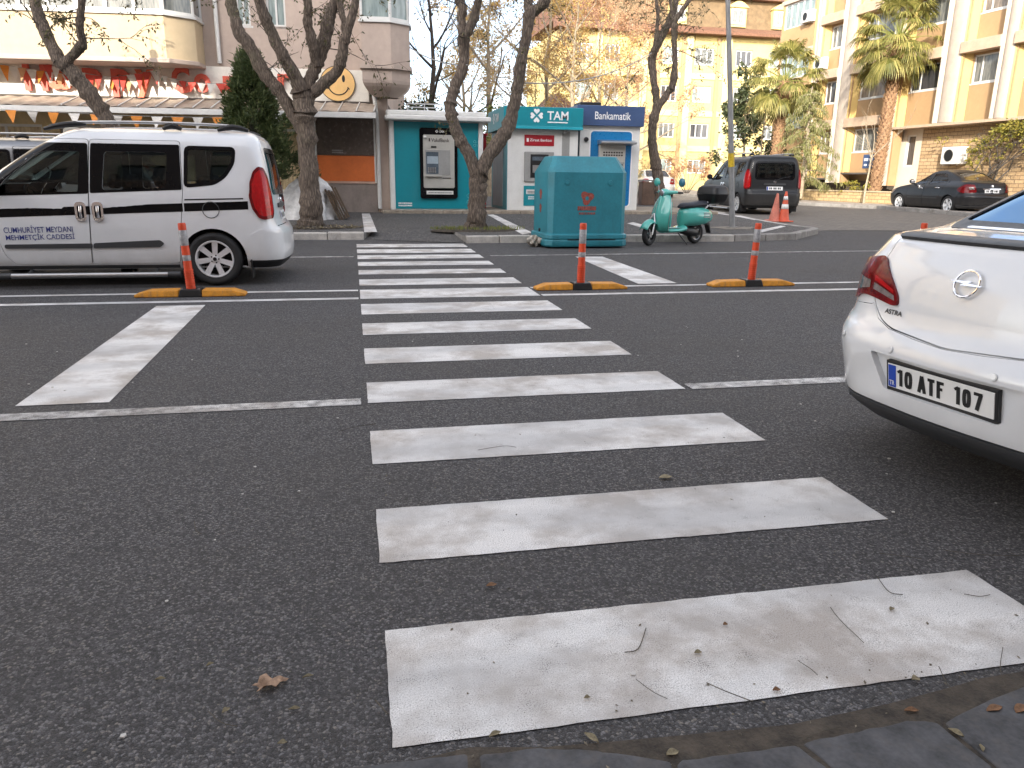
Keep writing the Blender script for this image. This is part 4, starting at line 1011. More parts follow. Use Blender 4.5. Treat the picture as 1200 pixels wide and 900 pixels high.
def kiosk_a(loc, rz, W, Hh):
    t = thing('bank_kiosk', 'teal-fronted cash machine kiosk with white flat canopy, behind the forked tree', 'kiosk', loc, rz, 'bank kiosks in a row')
    D = 1.9
    b = MB(); b.box(.06, W-.06, .03, D, 0, Hh-.22); b.build('body', mKWHITE, t)
    for x in (0, W-.13): MB().box(x, x+.13, -.02, .4, 0, Hh-.22).build('corner_post', mKWHITE, t, bevel=.03)
    ca = MB(); ca.prism([(p[0], p[1], Hh-.24) for p in rrect(-.10, W+.17, -.32, D+.1, .12)], (0, 0, .12)); ca.build('canopy', mKWHITE, t, bevel=.03)
    ct = MB(); ct.prism([(p[0], p[1], Hh-.12) for p in rrect(-.06, W+.05, -.22, D+.06, .1)], (0, 0, .12)); ct.build('canopy_top', mKWHITE, t, bevel=.03)
    p = MB(); p.box(.13, W-.13, .0, .03, .04, Hh-.26); pn = p.build('front_panel', mTEAL, t)
    cx0, cx1 = .13+(W-.26)*.295, .13+(W-.26)*.745
    fz0, fz1 = .30, Hh-.40
    f = MB(); f.prism([(a, -.07, c) for a, c in rrect(cx0, cx1, fz0, fz1, .07)], (0, .075, 0)); fr = f.build('machine_surround', mGLOSSBLK, t, bevel=.01)
    m0, m1 = cx0+.085, cx1-.085
    g = MB(); g.prism([(a, -.10, c) for a, c in rrect(m0, m1, fz0+.27, fz1-.17, .04)], (0, .03, 0)); mc = g.build('cash_machine', mATM, t, bevel=.008)
    mw = m1-m0; zz = fz0+.27; mh = fz1-.17-zz
    MB().box(m0+.06*mw, m1-.14*mw, -.112, -.098, zz+mh*.25, zz+mh*.72).build('machine_recess', mKGREY, mc, bevel=.005)
    MB().box(m0+.09*mw, m0+.48*mw, -.116, -.110, zz+mh*.27, zz+mh*.68).build('keypad_well', mSCREEN, mc)
    MB().box(m0+.12*mw, m0+.47*mw, -.119, -.1165, zz+mh*.46, zz+mh*.60).build('screen', mSCREENL, mc)
    k = MB()
    for i in range(4):
        for j in range(3): k.box(m0+mw*(.14+.07*i), m0+mw*(.19+.07*i), -.125, -.117, zz+mh*(.295+.035*j), zz+mh*(.32+.035*j))
    k.build('keypad', mSTEEL, mc)
    MB().box(m0+.04*mw, m1-.42*mw, -.17, -.11, zz+mh*.215, zz+mh*.25).build('machine_shelf', mATM, mc, bevel=.01)
    MB().box(m0+.62*mw, m1-.12*mw, -.114, -.1125, zz+mh*.185, zz+mh*.20).build('card_slot', mBLK, mc)
    MB().box(m0+.25*mw, m0+.42*mw, -.115, -.098, zz+mh*.76, zz+mh*.79).build('camera_window', mBLK, mc)
    l = MB(); put2d(l, fit_text('VakıfBank', m0+.26*mw, m0+.84*mw, zz+mh*.865, zz+mh*.935, .012), lambda a, c: V(a, -.103, c)); flat(l, [(m0+.18*mw, zz+mh*.875), (m0+.225*mw, zz+mh*.875), (m0+.225*mw, zz+mh*.935), (m0+.18*mw, zz+mh*.935)], -.103); l.build('bank_lettering', mLETD, mc)
    l = MB(); put2d(l, fit_text('TAM', m0+.52*mw, m0+.68*mw, fz1-.115, fz1-.055, .02), lambda a, c: V(a, -.074, c)); clover(l, m0+.445*mw, fz1-.085, .042, -.074); l.build('operator_lettering', mLETW, fr)
    MB().box(m0+.09*mw, m1-.04*mw, -.074, -.068, fz0+.11, fz0+.20).build('notice_strip', mKWHITE, fr)
    rn = random.Random(3); k = MB(); fine_print(k, m0+.15*mw, m1-.08*mw, fz0+.14, fz0+.175, -.0755, rn); k.build('notice_print', mLETD, fr)
    cam = MB(); cam.lathe([(0, .06), (.03, .05), (.04, 0)], 12, Matrix.Translation((m0+.05, -.10, fz1-.23)) @ Matrix.Rotation(PI/2, 4, 'X')); cam.build('security_camera', mKWHITE, fr, smooth=50)
    k = MB(); fine_print(k, .20, .55, .10, .22, -.0025, rn, 2); k.build('panel_print', mLETW, pn)
    k = MB(); pale = M('kiosk_pale_teal', (.12, .48, .52), .4)
    for cx, cz, r in ((W-.30, .30, .17), (W-.20, 1.35, .14), (W-.18, 1.7, .10)):
        for q in range(4):
            a = q*PI/2+PI/4; ux, uz = math.cos(a), math.sin(a); px, pz = -uz, ux
            pts = [(cx+ux*r*.2, -.006, cz+uz*r*.2), (cx+ux*r*.7+px*r*.35, -.006, cz+uz*r*.7+pz*r*.35), (cx+ux*r+px*r*.15, -.006, cz+uz*r+pz*r*.15), (cx+ux*r*.85, -.006, cz+uz*r*.85), (cx+ux*r-px*r*.15, -.006, cz+uz*r-pz*r*.15), (cx+ux*r*.7-px*r*.35, -.006, cz+uz*r*.7-pz*r*.35), (cx+ux*r*.2, -.006, cz+uz*r*.2)]
            pts = [p for p in pts if p[0] < W-.14]
            if len(pts) > 1: k.tube(pts, .007, 4)
    k.build('panel_pattern', pale, pn)
    rl = MB()
    for z in (.08, .16, .25): rl.tube([(.55, .9, Hh+z), (1.5, .9, Hh+z)], .015, 6)
    for x in (.55, 1.0, 1.5): rl.tube([(x, .9, Hh), (x, .9, Hh+.25)], .015, 6)
    rl.build('roof_railing', mKWHITE, t)
    return t
def kiosk_b(loc, rz, W, Hh):
    t = thing('bank_kiosk', 'white cash machine kiosk with teal clover sign and small red panel, behind the recycling container', 'kiosk', loc, rz, 'bank kiosks in a row')
    D = 2.3; sz = Hh-.56
    b = MB(); b.box(0, W, 0, D, 0, sz+.02); bo = b.build('body', mKWHITE, t)
    s = MB(); s.box(-.02, -.004, .0, D, 0, sz); s.build('side_panel', mTEALD, t)
    k = MB(); k.box(-.034, -.021, .5, D-.3, .08, sz-.1); k.build('side_door', mKGREY, t)
    sg = MB(); sg.prism([(-.14, -.16, Hh), (-.14, -.16, sz+.07), (-.14, -.24, sz), (-.14, D, sz), (-.14, D, Hh)], (W+.22, 0, 0)); so = sg.build('fascia_sign', mTEAL, t, bevel=.012)
    l = MB(); y = -.166; cxx = W*.52; 
    def sl(a, c): return V(a, -.166, c)
    put2d(l, fit_text('TAM', cxx+.02, cxx+.60, sz+.24, sz+.46, .02), sl); clover(l, cxx-.27, sz+.34, .20, -.166)
    flat(l, [(cxx+.03, sz+.165), (cxx+.59, sz+.165), (cxx+.59, sz+.195), (cxx+.03, sz+.195)], -.166); l.build('sign_lettering', mLETW, so)
    l = MB(); put2d(l, fit_text('TAM', .55, .05, sz+.22, sz+.44, .03), lambda a, c: V(-.146, a+.5, c)); 
    tmp = MB(); clover(tmp, 0, 0, .17, 0); l.add([V(-.146, 1.3+v[0], sz+.33+v[2]) for v in tmp.v], tmp.f); l.build('side_sign_lettering', mLETW, so)
    r = MB(); r.box(W*.235, W*.655, -.012, 0.002, sz-.42, sz-.14); ro = r.build('name_panel', mKRED, t)
    l = MB(); put2d(l, fit_text('Ziraat Bankası', W*.31, W*.62, sz-.305, sz-.235, .01), lambda a, c: V(a, -.0155, c)); flat(l, [(W*.265, sz-.32), (W*.295, sz-.32), (W*.295, sz-.225), (W*.265, sz-.225)], -.0155); l.build('name_lettering', mLETW, ro)
    f = MB(); f.box(W*.235, W*.655, -.05, .0, sz-1.36, sz-.57); fo = f.build('machine_surround', mKGREY, t, bevel=.02)
    MB().box(W*.32, W*.575, -.056, -.045, sz-1.25, sz-.64).build('machine_recess', mBLK, fo)
    MB().box(W*.345, W*.55, -.062, -.055, sz-.80, sz-.70).build('screen', mSCREEN, fo)
    MB().box(W*.35, W*.45, -.075, -.055, sz-1.12, sz-.92).build('keypad', mSTEEL, fo)
    p = MB(); p.box(W*.235, W*.655, -.012, .002, .12, sz-1.46); po = p.build('lower_panel', mTEAL, t)
    MB().box(W*.27, W*.6, -.0155, -.012, sz-1.68, sz-1.56).build('notice_strip', mKWHITE, po)
    rn = random.Random(5); k = MB(); fine_print(k, W*.29, W*.58, sz-1.66, sz-1.58, -.0175, rn, 2); k.build('notice_print', mLETD, po)
    k = MB(); fine_print(k, W*.30, W*.56, sz-1.82, sz-1.72, -.0155, rn, 2); k.build('panel_print', mLETW, po)
    g = MB(); g.box(W*.77, W*.88, -.004, .003, .12, sz-.04); g.build('door_slot', mKGREY, t)
    MB().cbox((W*.90, -.02, sz-1.0), (.03, .04, .09)).build('door_handle', mSTEEL, t)
    ll = MB(); ll.cbox((W*.79, -.1, sz-.05), (.10, .08, .07)); ll.build('security_camera', mKGREY, t, bevel=.01)
    return t
def kiosk_c(loc, rz, W, Hh):
    t = thing('bank_kiosk', 'white cash machine kiosk with navy fascia and bright blue machine surround', 'kiosk', loc, rz, 'bank kiosks in a row')
    D = 2.0; sz = Hh-.52
    MB().box(.02, W, 0, D, 0, sz+.02).build('body', mKWHITE, t)
    s = MB(); s.box(0, .019, .05, D, 0, sz); s.build('side_panel', M('kiosk_navy_side', (.03, .06, .09), .5), t)
    so = MB().box(-.12, W+.05, -.14, D+.1, sz, Hh).build('fascia_sign', mNAVY, t, bevel=.012)
    l = MB(); put2d(l, fit_text('Bankamatik', W*.215, W*.80, sz+.16, sz+.36, .006), lambda a, c: V(a, -.146, c)); l.build('sign_lettering', mLETW, so)
    f = MB(); f.prism([(a, -.02, c) for a, c in rrect(W*.185, W*.86, .12, sz-.14, .09)], (0, .023, 0)); fo = f.build('machine_surround', mKBLUE, t)
    e = MB(); e.prism([(a, -.008, c) for a, c in rrect(W*.165, W*.88, .09, sz-.11, .10)], (0, .011, 0)); e.build('surround_border', mLETW, t)
    g = MB(); g.box(W*.31, W*.74, -.16, -.015, sz-1.9, sz-.42); go = g.build('cash_machine', mATM, t, bevel=.02)
    h = MB(); h.prism([(W*.29, -.02, sz-.36), (W*.29, -.42, sz-.42), (W*.29, -.42, sz-.47), (W*.29, -.02, sz-.5)], (W*.58, 0, 0)); h.build('machine_hood', mSTEEL, go, bevel=.008)
    MB().box(W*.35, W*.70, -.17, -.155, sz-1.45, sz-1.0).build('machine_recess', mSCREEN, go)
    MB().box(W*.33, W*.72, -.185, -.16, sz-1.0, sz-.95).build('machine_ledge', mKGREY, go)
    rn = random.Random(8); k = MB()
    for row in range(2):
        for i in range(8): x = W*(.37+.042*i); k.box(x, x+.05, -.164, -.158, sz-.72-.07*row, sz-.68-.07*row)
    k.build('card_marks', mLETD, go)
    for cx, cz in ((W*.11, sz-.36), (W*.07, sz-1.0)):
        MB().lathe([(0, .09), (.05, .08), (.065, .03), (.065, 0)], 16, Matrix.Translation((cx, 0, cz)) @ Matrix.Rotation(PI/2, 4, 'X')).build('security_camera', mBLK, t, smooth=50)
    r = MB(); r.box(.15, .75, .5, 1.2, Hh, Hh+.14); r.build('roof_unit', mBLK, t, bevel=.02)
    return t
# ---------------------------------------------------------------- buildings
class Face:
    """a facade frame: local x along the wall, local y inward, z up; uv() surveys a pixel onto a plane of the wall"""
    def __init__(s, x, y, rz):
        s.o = V(x, y, 0); s.rz = rz; s.ex = V(math.cos(rz), math.sin(rz), 0); s.ey = V(-math.sin(rz), math.cos(rz), 0)
    def uv(s, px, py, yl=0.0):
        d = ray(px, py); t = ((s.o+s.ey*yl-EYEP).dot(s.ey))/d.dot(s.ey); p = EYEP+d*t; return (p-s.o).dot(s.ex), p.z
    def w(s, x, y, z): return s.o+s.ex*x+s.ey*y+V(0, 0, z)
def wall(mb, x0, x1, z0, z1, y, holes, depth=.16, m=None, reveal=True):
    """wall sheet with real openings and reveals"""
    hs = [[(a, c), (b, c), (b, d), (a, d)] for a, b, c, d in holes]
    vs, fs = cdt([(x0, z0), (x1, z0), (x1, z1), (x0, z1)], hs, 0)
    mb.add([(a, y, b) for a, b in vs], fs, m)
    if reveal:
        for h in hs:
            for (a, b), (c, d) in zip(h, h[1:]+h[:1]): mb.add([(a, y, b), (c, y, d), (c, y+depth, d), (a, y+depth, b)], [(0, 1, 2, 3)], m)
mPVC = M('window_frame_white', (.62, .62, .6), .4, var=.05)
def window(parent, a, b, c, d, y, pane, mull=(.5,), fr=.055, frame=None, sill=None, rail=None, name='window'):
    """frame mesh with glass as its piece; y is the plane of the frame front"""
    f = MB(); t = .05
    f.box(a, b, y, y+t, c, c+fr); f.box(a, b, y, y+t, d-fr, d); f.box(a, a+fr, y, y+t, c+fr, d-fr); f.box(b-fr, b, y, y+t, c+fr, d-fr)
    for q in mull:
        x = a+(b-a)*q; f.box(x-fr*.45, x+fr*.45, y+.003, y+t, c+fr, d-fr)
    if rail: z = c+(d-c)*rail; f.box(a+fr, b-fr, y+.004, y+t, z-fr*.4, z+fr*.4)
    o = f.build(name, frame or mPVC, parent)
    g = MB(); g.poly([(a+fr*.5, y+t*.6, c+fr*.5), (b-fr*.5, y+t*.6, c+fr*.5), (b-fr*.5, y+t*.6, d-fr*.5), (a+fr*.5, y+t*.6, d-fr*.5)]); g.build('pane', pane, o)
    if sill: MB().box(a-.05, b+.05, y-sill, y+.02, c-.05, c-.002).build('sill', frame or mPVC, o)
    return o
def panemat(name, c1, c2, sc=2.5):
    """window glass over pale curtains"""
    t = NT(name); mp = t.coord(scale=(sc*4, 1, sc*.6)); n = t.noise(mp, 1.5, 4); t.base(t.ramp(n, [(.35, c1), (.65, c2)]))
    t.b.inputs['Roughness'].default_value = .5; t.b.inputs['Coat Weight'].default_value = 1.0; t.b.inputs['Coat Roughness'].default_value = .02; MATS[name] = t.m; return t.m
pCURT = panemat('pane_curtain', (.07, .08, .08), (.22, .22, .20)); pDARK = panemat('pane_dark', (.02, .022, .025), (.06, .06, .065)); pTEAL = panemat('pane_teal', (.15, .20, .20), (.26, .32, .31)); pSHOP = panemat('pane_shop_lit', (.30, .22, .12), (.60, .48, .28)); pWARM = panemat('pane_warm', (.10, .08, .06), (.28, .22, .16))  # pSHOP: cream made lighter to stand in for the lit shop interior
mBEIGE = M('render_beige', (.46, .37, .315), .85, var=.1, vs=.8, stain=.25, stcol=(.26, .21, .18), bump=.15, bs=70)
mCREAM = M('render_cream', (.54, .43, .28), .85, var=.08, vs=.7, stain=.2, stcol=(.38, .31, .24), bump=.12, bs=70)
mSIGNW = M('sign_board_cream', (.74, .71, .64), .5, var=.08, stain=.25, stcol=(.4, .36, .3))
mSIGNR = M('sign_letter_red', (.68, .11, .065), .4, var=.12)
mSIGNO = M('sign_letter_orange', (.70, .15, .06), .4, var=.12)
mAWN = M('awning_sheet', (.42, .34, .27), .6, var=.2, vs=4, stain=.4)
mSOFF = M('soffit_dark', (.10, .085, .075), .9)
def left_building():
    fc = Face(.55, 20.7, rad(-6)); t = thing('shop_building', 'beige apartment block over a shop with a red lettered sign and rounded bays', 'building', fc.o, fc.rz)
    X0, XR, HT = -16.0, .42, 14.5
    b = MB(); ups = []
    wins = []
    for k in range(4):
        z = 4.83+k*2.85
        for a, w in ((-3.16, .34), (-2.44, .46)): wins.append((a, a+w, z, z+1.25))
    for k in range(4):
        z = 4.83+k*2.85; wins += [(-14.5, -13.1, z, z+1.3), (-11.6, -10.2, z, z+1.3)]
    wall(b, X0, XR, 3.08, HT, 0, wins, .14)
    b.box(X0, XR, .145, 11.5, 3.1, HT-.02); b.box(XR-.30, XR, .0, .145, .3, 3.08); b.box(X0, XR-.3, 2.2, 11.4, .2, 3.09)
    b.build('wall', mBEIGE, t, recalc=False)
    rf = MB(); rf.box(X0-.3, XR+.5, -1.5, 11.9, HT, HT+.25); rf.build('roof', mSOFF, t)
    for w in wins: window(t, *w, .06, pTEAL, (.5,), .05, sill=.06)
    # projecting bays
    def bay(x0, x1, yb, ch, chl, z0, z1, mat, pane, nwin, soffit=True, roundbot=False):
        pl = [(x0, .0), (x0, -yb+chl), (x0+chl, -yb), (x1-ch, -yb), (x1, -yb+ch*.85), (x1, 0)] if chl else [(x0, 0), (x0, -yb), (x1-ch, -yb), (x1, -yb+ch*.85), (x1, .6)]
        bb = MB(); zs = []
        k = 0; z = z0
        while z < z1:
            top = min(z+1.02, z1)
            bb.prism([(x, y, z) for x, y in pl], (0, 0, top-z)); 
            zs.append((top, min(z+2.85, z1))); z += 2.85
        if roundbot:
            # swept-in lower drum
            n = 5; cx = sum(p[0] for p in pl)/len(pl); cy = -.1
            for i in range(n):
                k0, k1 = 1-.5*(i/n)**2, 1-.5*((i+1)/n)**2; za, zb = z0-.30-.07*i-.0, z0-.30-.07*(i+1)
                A = [(cx+(x-cx)*k0, cy+(y-cy)*k0, za) for x, y in pl]; B = [(cx+(x-cx)*k1, cy+(y-cy)*k1, zb) for x, y in pl]; q = len(pl)
                bb.add(A+B, [(j, (j+1) % q, q+(j+1) % q, q+j) for j in range(q)])
            bb.prism([(x*.999+cx*.001, y+.03, z0-.30) for x, y in pl], (0, 0, .26))
        bo = bb.build('bay', mat, t)
        for zz in ((z0-.04, ), ):
            co = MB(); co.prism([(x+(.05 if x > (x0+x1)/2 else -.05), y-.05 if y < -.1 else y, z0-.05) for x, y in pl], (0, 0, .10)); co.build('cornice', mBEIGE, bo, bevel=.015)
        for (za, zb) in zs:
            segs = list(zip(pl, pl[1:]))
            for (xa, ya), (xb, yb_) in segs[(0 if not chl else 0):]:
                L = math.hypot(xb-xa, yb_-ya)
                if L < .25 or ya == yb_ == 0: continue
                Ms = Matrix.Translation((xa, ya, 0)) @ Matrix.Rotation(math.atan2(yb_-ya, xb-xa), 4, 'Z')
                nn = max(1, round(L/.62)) if nwin else 1
                f = MB(); fr = .05
                f.box(0, L, -.015, .05, za+.001, za+.07, Ms); f.box(0, L, -.0, .05, zb-.10, zb-.001, Ms)
                for q in range(nn+1):
                    x = L*q/nn; f.box(max(0, x-.04), min(L, x+.04), -.006, .05, za+.07, zb-.1, Ms)
                fo = f.build('window', mPVC, t)
                g = MB(); g.poly([Ms @ V(0, .03, za+.05), Ms @ V(L, .03, za+.05), Ms @ V(L, .03, zb-.05), Ms @ V(0, .03, zb-.05)]); g.build('pane', pane, fo)
                MB().box(-.02, L+.02, -.05, .03, za-.05, za+.0, Ms).build('sill', mPVC, fo)
            core = MB(); core.prism([(x*.97+.03*(x0+x1)/2, min(y+.12, .6), za) for x, y in pl], (0, 0, zb-za)); core.build('curtain', pWARM, bo)
        return bo
    bay(-12.6, -3.98, 1.1, .55, 0, 3.84, HT, mCREAM, pCURT, True)
    bay(.02-.12, 1.02, .95, .42, .0001, 3.86, HT, mBEIGE, pTEAL, False, roundbot=True)
    dp = MB(); dp.tube([(-3.62, -.07, 14), (-3.62, -.07, 3.95)], .05, 10); dp.build('downpipe', mWHITE, t, smooth=60)
    dp = MB(); dp.tube([(.06, -.25, 3.5), (.12, -.25, 3.2), (.16, -.2, 2.75), (.16, -.10, 2.55), (.16, -.08, .5)], .05, 10); dp.build('downpipe', mWHITE, t, smooth=60)
    # sign board
    sb = MB(); sb.box(X0+3, -.02, -.16, -.02, 3.12, 3.86); so = sb.build('shop_sign', mSIGNW, t, bevel=.01)
    MB().box(X0+3, -.02, -.17, .0, 3.08, 3.119).build('sign_edge', mSOFF, so)
    for ch, a, b_, z0, z1, mt in (('H', 30, 57, 3.20, 3.86, mSIGNR), ('a', 58, 83, 3.24, 3.70, mSIGNO), ('p', 99, 121, 3.10, 3.74, mSIGNR), ('p', 132, 154, 3.10, 3.74, mSIGNR), ('y', 160, 181, 3.10, 3.74, mSIGNO), ('C', 202, 223, 3.22, 3.83, mSIGNR), ('o', 228, 247, 3.24, 3.68, mSIGNR), ('r', 326, 343, 3.42, 3.72, mSIGNR), ('n', 262, 284, 3.30, 3.64, mSIGNR), ('e', 294, 314, 3.30, 3.66, mSIGNR)):
        if ch in 'ne': pass
        u0 = fc.uv(a, 95, -.2)[0]; u1 = fc.uv(b_, 95, -.2)[0]
        vs, fs = fit_text(ch, u0, u1, z0, z1, .035)
        k = MB(); k.add([(x, -.24, z) for x, z in vs], fs)
        o = k.build('sign_letter', mt, so); md = o.modifiers.new('depth', 'SOLIDIFY'); md.thickness = .07; md.offset = 0
    if True:
        (u0, _), (u1, _) = fc.uv(375, 98, -.2), fc.uv(416, 98, -.2); cx = (u0+u1)/2; r = (u1-u0)/2; cz = 3.53
        k = MB(); k.prism([(x, -.20, z) for x, z in circ(cx, cz, r, 40, .41)], (0, .03, 0)); fo = k.build('smiling_face_disc', M('sign_yellow', (.78, .49, .19), .5, var=.08), so)
        k = MB()
        for ex in (-.13, .13): k.poly([(x, -.2035, z) for x, z in circ(cx+ex+.02, cz+.12, .038, 16, .085)])
        k.tube([(cx+.02+.25*math.cos(a), -.205, cz-.02+.24*math.sin(a)) for a in [rad(200+140*i/16) for i in range(17)]], .014, 5)
        k.tube([(cx-.25, -.205, cz-.13), (cx-.2, -.205, cz-.08)], .012, 5); k.tube([(cx+.29, -.205, cz-.13), (cx+.24, -.205, cz-.08)], .012, 5)
        k.tube([(x, -.2, z) for x, z in circ(cx, cz, r, 40, .41)]+[(cx+r, -.2, cz)], .009, 5, caps=False); k.build('smile', mINK, fo)
    # awning
    a = MB(); nx = 130; xa, xb = X0+3.2, .18
    vs = []
    for i in range(nx+1):
        x = xa+(xb-xa)*i/nx; h = .02*(1 if (i//2) % 2 else 0); vs += [(x, -.17, 3.07+h), (x, -1.15, 2.80+h)]
    a.add(vs, [(2*i, 2*i+1, 2*i+3, 2*i+2) for i in range(nx)]); ao = a.build('awning', mAWN, t, solid=.006)
    g = MB(); g.box(xa, xb+.03, -1.22, -1.14, 2.66, 2.79); g.build('gutter', mKWHITE, t, bevel=.012)
    rb = MB()
    for i in range(18):
        x = xb-.02-i*.42; rb.tube([(x, -.18, 3.10), (x, -1.17, 2.83)], .016, 5)
    rb.build('awning_rib', mKWHITE, ao)
    # ground floor shop front under the awning
    s = MB(); s.box(-1.50, XR-.31, -.02, .13, .3, 1.13); s.build('plinth', M('render_grey_brown', (.27, .225, .20), .9, var=.12, stain=.4, bump=.2), t)
    MB().box(-1.46, .05, -.05, .01, 1.13, 1.18).build('window_ledge', M('ledge_pinkish', (.55, .36, .28), .7, stain=.3), t)
    p = MB(); p.box(-1.40, .05, -.03, .0, 1.185, 1.82); p.build('orange_panel', M('panel_orange', (.62, .15, .035), .4, var=.1, vs=1.5), t)
    MB().box(-1.40, .05, -.01, .06, 1.83, 2.78).build('shop_window', M('shop_glass', (.12, .095, .08), .25, var=.3, vs=1.2), t)
    k = MB(); rn = random.Random(4); fine_print(k, -1.02, -.74, 1.88, 1.98, -.012, rn, 2); k.build('window_sticker', mKGREY, t)
    for pa, pz in ((.05, .09), (-1.46, -1.405)): MB().box(pa, pz, -.05, .05, 1.15, 2.78).build('window_post', mKWHITE, t)
    w2 = MB(); wall(w2, X0, -1.5, .3, 2.8, -.01, [(-4.2, -1.8, .9, 2.45), (-7.6, -4.6, .9, 2.45), (-10.6, -8.0, .9, 2.45)], .1); w2.build('shop_wall', M('shop_cream', (.66, .52, .28), .7, stain=.15), t, recalc=False)
    for aa, bb_ in ((-4.2, -1.8), (-7.6, -4.6), (-10.6, -8.0)): window(t, aa, bb_, .9, 2.45, .05, pSHOP, (.33, .66), .06, name='shop_window')
    return fc, t
mFLR = M('bunting_red', (.55, .06, .04), .7, var=.1); mFLO = M('bunting_orange', (.68, .24, .03), .7, var=.1); mFLW = M('bunting_white', (.66, .64, .6), .7, var=.08); mFLG = M('bunting_pale_orange', (.62, .34, .18), .7, var=.1)
def bunting(fc, pts, yl, label, seq, size, step, rnd):
    """pts: string in (x along wall, z); flags hang from it"""
    t = None; P = catmull(pts, 10); s = MB(); s.tube([fc.w(x, yl, z) for x, z in P], .006, 4)
    o = s.build('bunting', mKGREY); tag(o, label, 'bunting', 'strings of flags on the shop front')
    acc = 0; i = 0; nxt = step*.5
    for (a, b) in zip(P, P[1:]):
        L = math.dist(a, b)
        while nxt <= acc+L:
            q = (nxt-acc)/L; x, z = a[0]+(b[0]-a[0])*q, a[1]+(b[1]-a[1])*q; w, h = size[0]*rnd.uniform(.85, 1.1), size[1]*rnd.uniform(.8, 1.15); tw = rnd.uniform(-.10, .10); sw = rnd.uniform(-.05, .05)
            f = MB(); n = 4; vs = []
            for r in range(n+1):
                k = r/n; ww = w*(1-k)*.5+.004; dz = -h*k; dy = tw*k*k
                vs += [fc.w(x-ww+sw*k, yl-.012+dy, z+dz-.005), fc.w(x+ww+sw*k, yl-.012+dy+tw*.3, z+dz-.005)]
            f.add(vs, [(2*r, 2*r+1, 2*r+3, 2*r+2) for r in range(n)])
            f.build('flag', seq[i % len(seq)], o, recalc=False); i += 1; nxt += step
        acc += L
    return o
